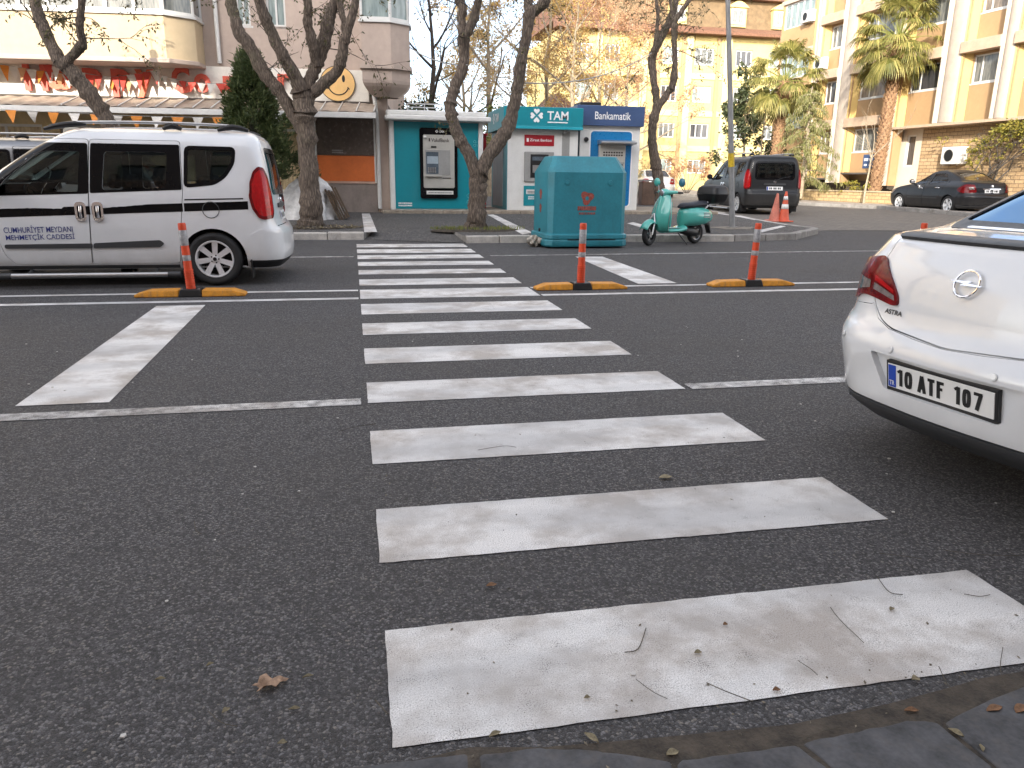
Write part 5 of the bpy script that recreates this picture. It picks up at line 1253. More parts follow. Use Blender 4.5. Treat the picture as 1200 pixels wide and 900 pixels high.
# ------- apartment block on the right, seen along its street front
mTAN = M('render_orange_tan', (.41, .265, .135), .8, var=.08, vs=.8, bump=.1, bs=60, stain=.12, stcol=(.3, .15, .06))
mYCREAM = M('render_yellow', (.60, .42, .15), .8, var=.07, vs=.8, bump=.1, bs=60)
mPILL = M('pilaster_grey_beige', (.42, .36, .30), .8, var=.08, bump=.1, bs=60)
mPILW = M('pilaster_white', (.62, .56, .46), .75, var=.05)
mBANDC = M('lintel_pinkish', (.48, .36, .26), .8, var=.1, bump=.15, bs=50)
bSTONE = brickmat('split_stone', (.44, .30, .16), (.56, .40, .23), (.22, .15, .09), .42, .15, 1.0, 'XZ', .5, .014)
def right_building():
    fc = Face(24.6, 28, rad(-87)); t = thing('apartment_building', 'tan and cream apartment block with pale pilasters and stone ground floor along the side street', 'building', fc.o, fc.rz)
    HT = 13.2; G = .35
    pil = [(-10.6, -10.2), (-8.5, -7.53), (-4.82, -4.2), (-1.82, -.84), (1.07, 1.68), (4.2, 5.0)]
    core = MB(); core.box(-13.6, 9, .95, 12, .25, HT); core.box(-10.3, 9, .5, .94, 3.82, HT-.05); core.build('wall', mTAN, t)
    MB().box(-14.0, 9.4, -.8, 12.4, HT, HT+.3).build('roof', mSOFF, t)
    bays = [(-10.2, -8.5, 1.56), (-7.53, -4.82, 1.82), (-4.2, -1.82, 3.80), (-.84, 1.07, 3.72), (1.68, 4.2, 3.72)]
    wz = [2.78, 5.25, 7.90, 10.5]
    for (a, b, zb) in bays:
        holes = [(a+.35, b-.10, z, z+1.08) for z in wz if z > zb]
        f = MB(); wall(f, a, b, zb, HT, .30, holes, .12); f.box(a, b, .30, .49, zb-.02, zb+.0)
        fo = f.build('bay', mTAN, t, recalc=False)
        # far reveal wedge, painted yellow
        r = MB(); r.prism([(a+.001, .29, zb+.001), (a+.30, .29, zb+.001), (a+.001, -.02, zb+.001)], (0, 0, HT-zb-.01)); r.build('reveal', mYCREAM, t)
        for h in holes:
            q = (a*7+h[2]*3) % 3
            window(t, *h, .34, (pCURT, pDARK, pWARM)[int(q)], (.28,), .06, sill=.05)
            l = MB(); l.box(a-.0, b+.02, -.16, .29, h[3]+.09, h[3]+.52); l.build('lintel', mBANDC, fo, bevel=.015)
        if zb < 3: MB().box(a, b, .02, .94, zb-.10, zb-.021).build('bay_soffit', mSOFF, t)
    for (a, b) in pil:
        zb = 1.3 if a < -6 else (3.80 if a > -4.5 else 1.2)
        w = b-a; p = MB(); cx = a+w*.60; n = 14; prof = []
        for i in range(n+1):
            q = PI*i/n; prof.append((cx-w*.40*math.cos(q), .04-.16*math.sin(q)**.8))
        prof += [(cx+w*.4, .5), (cx-w*.4, .5)]
        p.prism([(x, y, zb) for x, y in prof], (0, 0, HT-zb-.01)); po = p.build('pilaster', mPILL, t, smooth=40)
        MB().box(a, a+w*.199, -.10, .48, zb, HT-.02).build('pilaster_edge', mPILW, po)
        MB().box(b-.001, b+.10, .02, .46, zb, HT-.03).build('pilaster_side', mTAN, po)
    # far end bay with ribbon windows
    e = MB(); wall(e, -13.6, -10.6, 1.4, HT, -.25, [(-13.4, -10.75, 4.1, 5.2), (-13.4, -10.75, 6.75, 7.95), (-13.4, -10.75, 9.35, 10.6)], .1); e.box(-13.6, -13.58, -.25, 1, 1.4, HT); e.box(-10.62, -10.6, -.25, 1, 1.4, HT); e.build('end_bay', mTAN, t, recalc=False)
    for z0, z1 in ((4.1, 5.2), (6.75, 7.95), (9.35, 10.6)):
        window(t, -13.4, -10.75, z0, z1, -.2, pTEAL, (.2, .4, .6, .8), .06); MB().box(-13.65, -10.55, -.32, -.25, z1+.02, z1+.22).build('lintel', mPILL, t)
    # ground floor
    g = MB(); wall(g, -4.82, -3.0, 1.05, 3.78, .62, [(-3.95, -3.4, 2.05, 3.45)], .12); g.box(-4.82, -3.0, .74, .94, 1.0, 3.78); g.build('entrance_wall', mPILW, t, recalc=False)
    window(t, -3.95, -3.4, 2.05, 3.45, .68, pDARK, (), .08)
    s = MB(); s.box(-3.0, 9, .60, .94, .3, 3.78); s.build('stone_wall', bSTONE, t)
    MB().box(-4.9, 9, -.1, .95, 3.68, 3.79).build('overhang_soffit', mBANDC, t)
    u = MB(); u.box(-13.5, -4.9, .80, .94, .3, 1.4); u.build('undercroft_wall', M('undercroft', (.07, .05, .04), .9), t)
    pq = MB(); cx, cz = -5.9, 2.32; pq.box(cx-.38, cx+.38, .27, .297, cz-.32, cz+.32); po = pq.build('name_plaque', mNAVY, t)
    k = MB(); rn = random.Random(2)
    for (x0, x1, zc, hh) in ((-.30, -.02, .08, .13), (.04, .30, .08, .13), (-.28, -.06, -.17, .10), (.06, .26, -.17, .10)):
        x = x0
        while x < x1-.02:
            w = rn.uniform(.03, .05); k.box(cx+x, cx+min(x+w, x1), .266, .2695, cz+zc-hh/2*rn.uniform(.6, 1), cz+zc+hh/2); x += w+.014
    k.build('plaque_lettering', mLETW, po)
    return fc, t
def ac_unit(fc, x, z, y, label, s=1.0):
    o = fc.w(x, y, z); t = thing('air_conditioner', label, 'air conditioner', o, fc.rz, 'outdoor air conditioning units')
    MB().box(-.42*s, .42*s, -.30*s, -.02, 0, .56*s).build('casing', mKWHITE, t, bevel=.02)
    k = MB(); k.lathe([(.21*s, .0), (.21*s, .012), (.19*s, .012), (.19*s, -.02)], 24, Matrix.Translation((-.10*s, -.30*s, .28*s)) @ Matrix.Rotation(PI/2, 4, 'X')); k.build('fan_ring', mKGREY, t, smooth=40)
    k = MB(); k.lathe([(0, .006), (.19*s, .006)], 20, Matrix.Translation((-.10*s, -.30*s, .28*s)) @ Matrix.Rotation(PI/2, 4, 'X')); k.build('fan_grille', mBLK, t)
    b = MB()
    for sx in (-.3*s, .3*s): b.box(sx-.02, sx+.02, -.3*s, .0, -.05, -.002)
    b.build('bracket', mSTEEL, t)
    return t
# ------- yellow block closing the view
mFYEL = M('render_bright_yellow', (.58, .46, .19), .85, var=.1, vs=.6); mFCRM = M('render_pale_yellow', (.64, .54, .28), .85, var=.08, vs=.6)
mTILE = M('roof_tile', (.20, .095, .055), .8, var=.3, vs=9, bump=.5, bs=30, bd=.03); mMANS = M('mansard_brown', (.17, .115, .06), .85, var=.2, vs=3)
def far_building():
    fc = Face(17, 60, 0); t = thing('apartment_building', 'bright yellow four-storey block with tiled eaves and attic dormers, closing the view', 'building', fc.o, fc.rz)
    X0, X1 = -1.2, 18.5; rows = [(1.9, 3.0), (4.65, 5.78), (7.38, 8.6), (10.17, 11.4)]
    cols = [(0.2, 1.5), (2.5, 3.7), (7.2, 8.55), (9.9, 11.5), (13.4, 14.8), (16.3, 17.6)]
    holes = [(a, b, c, d) for a, b in cols for c, d in rows]
    w = MB(); wall(w, X0, X1, .3, 12.3, 0, holes, .2); w.box(X0, X1, .25, 11, .3, 12.25); w.build('wall', mFYEL, t, recalc=False)
    for i, h in enumerate(holes): window(t, *h, .1, (pCURT, pDARK, pTEAL)[i % 3], (.33, .66), .09)
    for a, b in ((9.05, 9.6), (5.3, 5.9), (12.3, 12.9), (1.75, 2.2)): MB().box(a, b, -.25, -.003, .3, 12.2).build('pilaster', mFCRM, t)
    for a, b in ((8.75, 9.04), (11.7, 12.0), (6.7, 7.0)): MB().box(a, b, -.12, -.003, .3, 12.2).build('pilaster_side', mTAN, t)
    for k, z in enumerate((3.6, 6.3, 9.1)):
        MB().box(X0-.02, X1+.02, -.08, -.004, z, z+.45).build('floor_band', mFCRM, t)
        for a in (3.9, 0.0): MB().box(a, a+1.25, -1.1, -.09, z, z+.95).build('balcony', mFCRM, t)
    e = MB(); e.prism([(X0-.4, -.9, 12.3), (X0-.4, -.9, 12.5), (X0-.4, .3, 13.0), (X0-.4, .3, 12.3)], (X1-X0+.8, 0, 0)); e.build('eave', mTILE, t)
    m = MB(); m.prism([(X0+4.2, .35, 12.9), (X0+4.2, .7, 15.1), (X0+4.2, 9.5, 15.1), (X0+4.2, 9.8, 12.9)], (X1-X0-4.4, 0, 0)); m.build('attic', mMANS, t)
    MB().prism([(X0+3.8, .1, 15.12), (X0+3.8, 5, 17.0), (X0+3.8, 10, 15.12)], (X1-X0-3.6, 0, 0)).build('roof', mTILE, t)
    MB().prism([(X0-.2, .2, 13.0), (X0-.2, 5, 15.4), (X0-.2, 10, 13.0)], (4.1, 0, 0)).build('roof', mTILE, t)
    for x in (7.6, 12.6, 16.4):
        d = MB(); d.box(x, x+1.5, .2, 1.5, 13.1, 14.55); pts = [(x-.12+1.74*i/10, .05, 14.5+.45*math.sin(PI*i/10)) for i in range(11)]; d.prism(pts, (0, 1.5, 0)); do = d.build('dormer', mFYEL, t)
        window(do, x+.2, x+1.3, 13.3, 14.4, .14, pCURT, (.5,), .12)
    return fc, t
def low_house():
    p = aty(622, 127, 46); t = thing('house', 'low house with orange tiled hip roof beyond the kiosks', 'house', (p.x, 46, .4))
    W = 4.6; MB().box(0, W, 0, 7, 0, 3.6).build('wall', mFCRM, t)
    r = MB(); r.add([(-.4, -.4, 3.6), (W+.4, -.4, 3.6), (W+.4, 7.4, 3.6), (-.4, 7.4, 3.6), (W*.5, 2.6, 6.1), (W*.5, 4.6, 6.1)], [(0, 1, 4), (1, 2, 5, 4), (2, 3, 5), (3, 0, 4, 5), (3, 2, 1, 0)]); r.build('roof', mTILE, t)
    for a in (.6, 2.7): window(t, a, a+1.1, 1.1, 2.4, -.03, pDARK, (.5,), .08)
def opposite_building():
    """the row on the camera's own side of the road: it throws the shade that lies on the street"""
    t = thing('apartment_building', 'grey-beige apartment row on the near side of the road, behind the viewer', 'building', (0, -7.2, 0), PI)
    X0, X1, HT = -40, 70, 15.0; b = MB(); holes = []
    for k in range(5):
        for i in range(34): x = X0+1.2+i*3.2; holes.append((x, x+1.5, .9+k*2.85, 2.3+k*2.85))
    wall(b, X0, X1, 0, HT, 0, holes, .2); b.box(X0, X1, .3, 10, 0, HT-.02); b.build('wall', mBEIGE, t, recalc=False)
    g = MB()
    for a, c, d, e in holes: g.poly([(a, .18, d), (c, .18, d), (c, .18, e), (a, .18, e)])
    o = g.build('window_glass', pDARK, t); o['kind'] = 'stuff'
    MB().box(X0-.4, X1+.4, -.7, 10.3, HT, HT+.3).build('roof', mSOFF, t)
    # the taller middle house of the row (local x runs against world x)
    MB().box(6.5, 19.6, .0, 9.5, HT+.301, 19.6).build('upper_storeys', mCREAM, t); MB().box(6.2, 19.9, -.4, 9.9, 19.601, 19.9).build('roof', mSOFF, t)
    return t
def left_neighbour():
    t = thing('apartment_building', 'cream apartment block farther left along the road beyond the red-lettered shop', 'building', (-16.9, 22.6, 0), rad(-3)); b = MB(); holes = []
    for k in range(5):
        for i in range(10): x = -33+1.0+i*3.2; holes.append((x, x+1.6, 1.0+k*2.85, 2.4+k*2.85))
    wall(b, -33, 0, .1, 15, 0, holes, .2); b.box(-33, 0, .25, 10, .1, 14.98); b.build('wall', mCREAM, t, recalc=False); g = MB()
    for a, c, d, e in holes: g.poly([(a, .18, d), (c, .18, d), (c, .18, e), (a, .18, e)])
    g.build('window_glass', pDARK, t)['kind'] = 'stuff'; MB().box(-33.4, .0, -.5, 10.3, 15, 15.3).build('roof', mSOFF, t)
# ---------------------------------------------------------------- trees and plants
mBARK = barkmat('bark_street', (.04, .03, .024), (.20, .155, .12), 9, 1.0)
mBARKP = barkmat('bark_pale', (.20, .16, .11), (.42, .35, .25), 7, .5)
mBARKD = barkmat('bark_dark', (.035, .03, .025), (.12, .10, .085), 10)
lSTREET = leafmat('leaf_grey_green', [(.045, .055, .025), (.09, .09, .04), (.15, .12, .05)], .3)
lGOLD = leafmat('leaf_gold', [(.48, .26, .08), (.60, .40, .13), (.66, .50, .20), (.46, .36, .16), (.54, .32, .13)], .45)
lRUST = leafmat('leaf_rust', [(.40, .20, .11), (.50, .30, .16), (.36, .21, .13), (.55, .38, .20)], .4)
lTHUJA = leafmat('leaf_thuja', [(.035, .06, .02), (.07, .10, .032), (.115, .14, .05), (.05, .08, .03)], .2)
lPALM = leafmat('leaf_palm', [(.10, .115, .025), (.22, .21, .05), (.36, .32, .10), (.15, .15, .04)], .35)
lCEDAR = leafmat('leaf_cedar', [(.13, .15, .04), (.20, .20, .07), (.26, .24, .10)], .25)
lCREEP = leafmat('leaf_creeper', [(.12, .13, .02), (.26, .24, .04), (.40, .33, .06), (.09, .10, .03)], .35)
lDARK = leafmat('leaf_dark', [(.03, .045, .02), (.05, .065, .025), (.075, .085, .03)], .2)
lGREEN = leafmat('leaf_green', [(.10, .14, .03), (.18, .2, .05), (.26, .25, .06)], .35)
def rdir(rnd):
    while True:
        v = V(rnd.uniform(-1, 1), rnd.uniform(-1, 1), rnd.uniform(-1, 1))
        if .05 < v.length < 1: return v.normalized()
def leaf(mb, p, d, up, L, w):
    d = d.normalized(); s = d.cross(up)
    if s.length < .01: s = d.orthogonal()
    s = s.normalized()*w*.5; n = s.cross(d).normalized()*w*.18
    mb.add([p, p+d*L*.45+s+n, p+d*L, p+d*L*.45-s+n], [(0, 1, 2, 3)])
def limb(mb, pts, Y, rnd, dY=0.0, n=14, knots=True, seg=5, rs=.93):
    """pts: (px, py, width_px) surveyed at distance Y (dY: drift in depth along the limb)"""
    q = []; k = len(pts)
    for i, (px, py, w) in enumerate(pts):
        y = Y+dY*i/max(1, k-1); p = aty(px, py, y); q.append((p.x, p.y, p.z, w/pxm(y, p.x)*.5*rs))
    q = catmull(q, seg); P = [V(*a[:3]) for a in q]; R = []
    for i, a in enumerate(q):
        f = 1+rnd.uniform(-.07, .07)
        if knots and rnd.random() < .13: f += rnd.uniform(.1, .28)
        R.append(max(.004, a[3]*f))
    P = [P[0]]+[p+V(rnd.uniform(-1, 1), rnd.uniform(-1, 1), 0)*r*.10 for p, r in zip(P[1:], R[1:])]
    mb.tube(P, R, n, jit=.06, rnd=rnd); return P, R
def twig(mb, lv, p, d, L, r, depth, rnd, leafn=0, lsz=.09, droop=.15, spread=.8):
    pts = [p]; n = 5; q = p; dd = d.normalized()
    for i in range(n):
        dd = (dd+rdir(rnd)*.22+V(0, 0, -droop*.2)).normalized(); q = q+dd*L/n; pts.append(q)
    mb.tube(pts, [r*(1-.75*i/n) for i in range(n+1)], 5 if r > .008 else 4, caps=False)
    if leafn and lv is not None:
        for _ in range(leafn):
            i = rnd.randint(1, n); a = pts[i]; e = (rdir(rnd)+V(0, 0, -.5)).normalized(); leaf(lv, a+rdir(rnd)*.03, e, rdir(rnd), lsz*rnd.uniform(.7, 1.3), lsz*.42)
    if depth:
        for _ in range(rnd.randint(2, 3)):
            i = rnd.randint(1, n); nd = (dd+rdir(rnd)*spread).normalized(); twig(mb, lv, pts[i], nd, L*rnd.uniform(.45, .75), r*.55, depth-1, rnd, leafn, lsz, droop, spread)
def street_tree(label, Y, trunk, limbs, seed, ntw=14, leaves=5, tw=(.5, 1.3)):
    rnd = random.Random(seed); base = gp(trunk[0][0], trunk[0][1], .13)
    t = thing('street_tree', label, 'tree', base, 0, 'pollarded street trees along the kerb'); off = Matrix.Translation(-base)
    mb = MB(); ends = []
    P, R = limb(mb, [(trunk[0][0], trunk[0][1]+3, trunk[0][2]*1.35)]+trunk, Y, rnd, 0, 18, seg=6)
    for l, dY in limbs:
        P, R = limb(mb, l, Y, rnd, dY, 12); ends.append((P, R))
    mb.v = [tuple(off @ V(*v)) for v in mb.v]; mb.build('trunk', mBARK, t, smooth=70, recalc=False)
    tb = MB(); lv = MB()
    for _ in range(ntw):
        P, R = rnd.choice(ends); i = rnd.randint(len(P)//3, len(P)-1); d = (rdir(rnd)+V(0, 0, .5)).normalized(); d.y *= .8
        twig(tb, lv, P[i], d, rnd.uniform(*tw), rnd.uniform(.008, .016), 2, rnd, leaves, .085, .3)
    for m_, nm, mt in ((tb, 'twigs', mBARKD), (lv, 'leaves', lSTREET)):
        if m_.v: m_.v = [tuple(off @ V(*v)) for v in m_.v]; m_.build(nm, mt, t, smooth=None, recalc=False)
    return t
def grown_tree(name, label, cat, base, H, spread, seed, bark, leafm, nleaf, lsz, r0=.16, group=None, limbs=7, start=.3, lean=(0, 0), levels=3, vol=.35, upright=.7):
    """trunk, forked limbs and a crown of small leaves gathered on the twigs"""
    rnd = random.Random(seed); t = thing(name, label, cat, base, 0, group); mb = MB(); tips = []
    def grow(p, d, L, r, lev):
        pts = [p]; q = p; n = 5
        for i in range(n):
            d = (d+rdir(rnd)*.17+V(0, 0, .06*upright)).normalized(); q = q+d*L/n; pts.append(q)
        mb.tube(pts, [r*(1-.6*i/n) for i in range(n+1)], 8 if r > .05 else 4, caps=False)
        if lev == 0: tips.append((pts[2], pts[-1])); return
        for _ in range(rnd.randint(3, 4)):
            i = rnd.randint(2, n); nd = (d*upright+rdir(rnd)*.85+V(0, 0, .15)).normalized(); grow(pts[i], nd, L*rnd.uniform(.5, .72), r*.5*(1-.08*i), lev-1)
    top = V(lean[0], lean[1], H*.8); tp = [V(0, 0, -.05)]+[top*(i/6)+V(rnd.uniform(-.1, .1), rnd.uniform(-.1, .1), 0)*(1 if i else 0) for i in range(1, 7)]
    mb.tube(tp, [r0*1.25]+[r0*(1-.75*i/6) for i in range(1, 7)], 12)
    for i in range(limbs):
        k = start+(1-start)*i/max(1, limbs-1); p = top*k; a = rnd.uniform(0, 2*PI) if i else 0; a = i*2.4+rnd.uniform(-.4, .4)
        L = spread*(1-.45*(k-start)/(1-start+.01))*rnd.uniform(.8, 1.15); d = V(math.cos(a), math.sin(a), .45+.6*k); grow(p, d, L, r0*.5*(1-.5*k), levels-1)
    grow(top, V(0, 0, 1), H*.25, r0*.25, levels-1)
    mb.build('trunk', bark, t, smooth=60, recalc=False)
    lv = MB(); k = max(1, nleaf//max(1, len(tips)))
    for a, b in tips:
        dens = rnd.choice((0, .4, 1, 1.6, 2.0))
        for _ in range(int(k*dens)):
            p = a.lerp(b, rnd.uniform(0, 1.1))+rdir(rnd)*rnd.uniform(0, vol); leaf(lv, p, rdir(rnd)+V(0, 0, -.4), rdir(rnd), lsz*rnd.uniform(.6, 1.3), lsz*.7)
    if lv.v: lv.build('crown', leafm, t, recalc=False)
    return t
def thuja(label, base, H, seed):
    rnd = random.Random(seed); t = thing('conifer', label, 'tree', base); MB().tube([(0, 0, 0), (.03, 0, H*.5), (.0, 0, H*.9)], [.12, .07, .02], 8).build('trunk', mBARKD, t, smooth=60)
    lv = MB(); n = 0
    def width(k):  # irregular silhouette
        return 1.32*(1-k)**.8*(.6+.4*min(1, k*5))+.09
    for c in range(760):
        k = .26+.74*rnd.random()**1.05; a = rnd.uniform(0, 2*PI); w = width(k)*(.9+.30*math.sin(a*2+k*7)+.2*math.sin(a*5-k*15)+.12*math.sin(a*9+k*31)); rr = w*(rnd.uniform(.35, 1)**.6)
        lean = .22*k-.1; k2 = k*(1-.13*max(0, math.sin(a*1.5+1))); c0 = V(rr*math.cos(a)+lean, rr*math.sin(a), .2+k2*(H-.3)); out = V(math.cos(a), math.sin(a), rnd.uniform(.35, 1.3)).normalized()
        for _ in range(30):
            d = (out+rdir(rnd)*.75).normalized(); p = c0+rdir(rnd)*rnd.uniform(.0, .14); leaf(lv, p, d, rdir(rnd), rnd.uniform(.07, .17), rnd.uniform(.018, .04))
    lv.build('crown', lTHUJA, t, recalc=False); return t
def palm(label, base, H, r, seed, nl=46, R=1.25, lean=0.0):
    rnd = random.Random(seed); t = thing('palm_tree', label, 'palm tree', base, 0, 'fan palms in front of the tan apartment block'); top = V(lean, 0, H)
    tr = MB(); pts = [V(lean*(i/8)**1.5, 0, H*i/8) for i in range(9)]; tr.tube(pts, [r*1.15]+[r]*6+[r*1.1, r*1.0], 14); to = tr.build('trunk', barkmat('bark_palm', (.06, .03, .015), (.22, .12, .065), 6, .9) if 'bark_palm' not in MATS else MATS['bark_palm'], t, smooth=60)
    st = MB(); k = 0; z = .25
    while z < H-.1:
        for j in range(9):
            a = 2*PI*j/9+k*.35+rnd.uniform(-.1, .1); o = V(math.cos(a), math.sin(a), 0); s = V(-o.y, o.x, 0); b0 = pts[0].lerp(top, z/H)+o*r*.92; L = rnd.uniform(.12, .24); tip = b0+o*L*.65+V(0, 0, L)
            st.add([b0-s*.085-V(0, 0, .05), b0+s*.085-V(0, 0, .05), tip+s*.045, tip-s*.045, b0+V(0, 0, .1)], [(0, 1, 2, 3), (2, 1, 4), (3, 2, 4), (0, 3, 4)])
        z += .145; k += 1
    st.build('leaf_bases', M('palm_stub', (.44, .27, .15), .9, var=.3, vs=14), to, recalc=False)
    lv = MB(); pe = MB()
    for i in range(nl):
        a = i*2.39996+rnd.uniform(-.2, .2); e = rad(82-136*(i/nl)**.9+rnd.uniform(-10, 10)); d = V(math.cos(a)*math.cos(e), math.sin(a)*math.cos(e), math.sin(e)); L = R*rnd.uniform(.85, 1.1); q = [top+d*.12]
        for j in range(1, 6):
            d = (d+V(0, 0, -.055*j*.5)).normalized(); q.append(q[-1]+d*L/5)
        pe.tube(q, [.022, .018, .015, .013, .012, .010], 5, caps=False); c = q[-1]; s = d.cross(V(0, 0, 1))
        if s.length < .1: s = V(1, 0, 0)
        s.normalize(); n = s.cross(d).normalized(); m = 34; FL = rnd.uniform(.62, .85); tgt = lv
        for j in range(m):
            th = rad(-118+236*j/(m-1)); f = d*math.cos(th)+s*math.sin(th); l = FL*(.62+.38*math.cos(th*.75)); w = s*math.cos(th)-d*math.sin(th); wd = .5*FL*.105
            p1 = c+f*l*.55+n*.05*(1-abs(th)/2.2)+n*(.02 if j % 2 else -.02); p2 = c+f*l+V(0, 0, -.13*l-rnd.uniform(.05, .30)); pe_ = p1.lerp(p2, .55)+f*.03
            tgt.add([c, p1-w*wd*.75, p1+w*wd*.75, pe_-w*wd*.5, pe_+w*wd*.5, p2+V(0, 0, -.05)], [(0, 1, 2), (1, 3, 4, 2), (3, 5, 4)])
    cr = lv.build('crown', lPALM, t, recalc=False); pe.build('stalks', M('palm_stalk', (.20, .22, .05), .6), cr, smooth=60)
    sk = MB()
    for i in range(70):
        a = rnd.uniform(0, 2*PI); p = top+V(math.cos(a)*r*1.1, math.sin(a)*r*1.1, -rnd.uniform(.0, .4)); leaf(sk, p, V(math.cos(a)*.25, math.sin(a)*.25, -1), rdir(rnd), rnd.uniform(.3, .7), .05)
    sk.build('dry_fronds', lRUST, t, recalc=False); return t
def weeping_cedar(label, base, H, W, seed):
    rnd = random.Random(seed); t = thing('weeping_cedar', label, 'tree', base); tr = MB(); tr.tube([(0, 0, 0), (.06, 0, H*.4), (-.05, 0, H*.8), (0, 0, H)], [.09, .07, .04, .015], 8); lv = MB()
    for i in range(46):
        k = .16+.82*i/46; a = i*2.4+rnd.uniform(-.4, .4); L = W*(1-k)**.6*rnd.uniform(.75, 1.1)+.25; p = V(0, 0, H*k); pts = [p]; d = V(math.cos(a), math.sin(a), .35)
        for j in range(6): d = (d+V(0, 0, -.2)).normalized(); pts.append(pts[-1]+d*L/6)
        tr.tube(pts, [.025*(1-j/7) for j in range(7)], 4, caps=False)
        for j in range(130):
            q = rnd.uniform(.15, 1)*6; a0 = min(int(q), 5); b = pts[a0].lerp(pts[a0+1], q-a0); b = b+rdir(rnd)*.12
            leaf(lv, b, V(rnd.uniform(-.5, .5), rnd.uniform(-.5, .5), -1), rdir(rnd), rnd.uniform(.10, .28), rnd.uniform(.02, .05))
    tr.build('trunk', mBARKP, t, smooth=60, recalc=False); lv.build('crown', lCEDAR, t, recalc=False); return t
def creeper(fc, label, seed):
    rnd = random.Random(seed); o = fc.w(1.2, .2, .3); t = thing('climbing_shrub', label, 'shrub', o, fc.rz); st = MB(); lv = MB()
    for i in range(9):
        x0 = rnd.uniform(-.5, .5); pts = [V(x0, 0, 0)]; tx, tz = rnd.uniform(-1.2, 3.4), rnd.uniform(2.3, 3.3)
        for j in range(1, 8): k = j/7; pts.append(V(x0+(tx-x0)*k**1.5, rnd.uniform(-.35, .1), tz*k**.7)+rdir(rnd)*.08)
        st.tube(pts, [.035*(1-.75*j/7)+.004 for j in range(8)], 5, caps=False)
        for j in range(7): twig(st, None, pts[rnd.randint(3, 7)], rdir(rnd), rnd.uniform(.4, .9), .01, 1, rnd)
    for c in range(190):
        x = rnd.uniform(-2.7, 3.9); zt = 3.0+.42*math.sin(x*1.3)-.02*x*x; z = zt-abs(rnd.gauss(0, .5)); 
        if z < 1.0 or (x < -1.0 and z < 2.75): continue
        c0 = V(x, rnd.uniform(-.55, .15), z)
        for _ in range(rnd.randint(10, 26)): leaf(lv, c0+rdir(rnd)*rnd.uniform(0, .22), rdir(rnd)+V(0, -.3, -.3), rdir(rnd), rnd.uniform(.07, .14), .075)
    st.build('stems', mBARKD, t, recalc=False); lv.build('leaves', lCREEP, t, recalc=False); return t
def shrub(name, label, cat, base, rx, ry, h, seed, leafm, n=900, lsz=.09, group=None):
    rnd = random.Random(seed); t = thing(name, label, cat, base, 0, group); st = MB(); lv = MB(); cl = []
    for i in range(14):
        a = rnd.uniform(0, 2*PI); q = V(rx*math.cos(a)*rnd.random()**.5, ry*math.sin(a)*rnd.random()**.5, h*rnd.uniform(.45, 1)); st.tube([V(0, 0, 0), q*.5+V(0, 0, .1), q], [.02, .012, .005], 4, caps=False); cl.append(q)
    for _ in range(n):
        q = rnd.choice(cl); leaf(lv, q+rdir(rnd)*rnd.uniform(0, .28*max(rx, h*.5)), rdir(rnd), rdir(rnd), lsz*rnd.uniform(.6, 1.3), lsz*.6)
    st.build('stems', mBARKD, t, recalc=False); lv.build('leaves', leafm, t, recalc=False); return t
# ---------------------------------------------------------------- ground, paint, placement, light
def sheet(name, mat, poly, add, step=.8, kind='structure'):
    """flat sheet that follows the lie of the land"""
    vs, fs = cdt(densify([(p[0], p[1]) for p in poly], step), [], step); m = MB()
    m.add([(x, y, gz(y)+add) for x, y in vs], fs); o = m.build(name, mat, smooth=180, recalc=False)
    me = o.data
    for p in me.polygons:
        if p.normal.z < 0: p.flip()
    if kind: o['kind'] = kind
    return o
def pxpoly(pts, add=0.0): return [gp(x, y, add) for x, y in pts]
mROAD = asphalt('asphalt_road', (.110, .107, .110)); mPAVE = asphalt('asphalt_pavement', (.11, .107, .106), 160, warm=(.12, .105, .09))
mSETT = brickmat('paving_blocks', (.16, .145, .13), (.21, .19, .165), (.09, .08, .07), .22, .11, 1.0, 'XY', .5, .006, .9, .3)
mKERB = M('kerb_concrete', (.30, .285, .265), .9, var=.2, vs=4, bump=.25, bs=60, stain=.6); mKERBW = M('kerb_pale', (.52, .49, .45), .9, var=.18, vs=5, bump=.2, bs=60, stain=.5)
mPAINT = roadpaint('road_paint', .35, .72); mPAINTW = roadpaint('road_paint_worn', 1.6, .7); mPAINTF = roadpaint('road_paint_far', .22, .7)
mSLAB = M('slab_basalt', (.092, .092, .097), .9, var=.3, vs=9, stain=.5, stcol=(.11, .095, .08), bump=.35, bs=120, bd=.004); mDIRT = M('dirt', (.075, .06, .045), .95, var=.35, vs=14, bump=.6, bs=90, bd=.01)
xs = [-160, -60, -30, -15, -8, -4, -2, 0, 2, 4, 6, 8, 10, 15, 22, 30, 60, 200]; ys = [-7.1, -3, 0, 2, 4, 6, 8, 9.5, 11, 13, 15.3, 17, 19.5, 22, 24, 30, 40, 60, 120, 300, 399]
g = MB(); g.add([(x, y, gz(y)) for y in ys for x in xs], [(j*len(xs)+i, j*len(xs)+i+1, (j+1)*len(xs)+i+1, (j+1)*len(xs)+i) for j in range(len(ys)-1) for i in range(len(xs)-1)])
tag(g.build('road', mROAD, smooth=180), kind='structure')
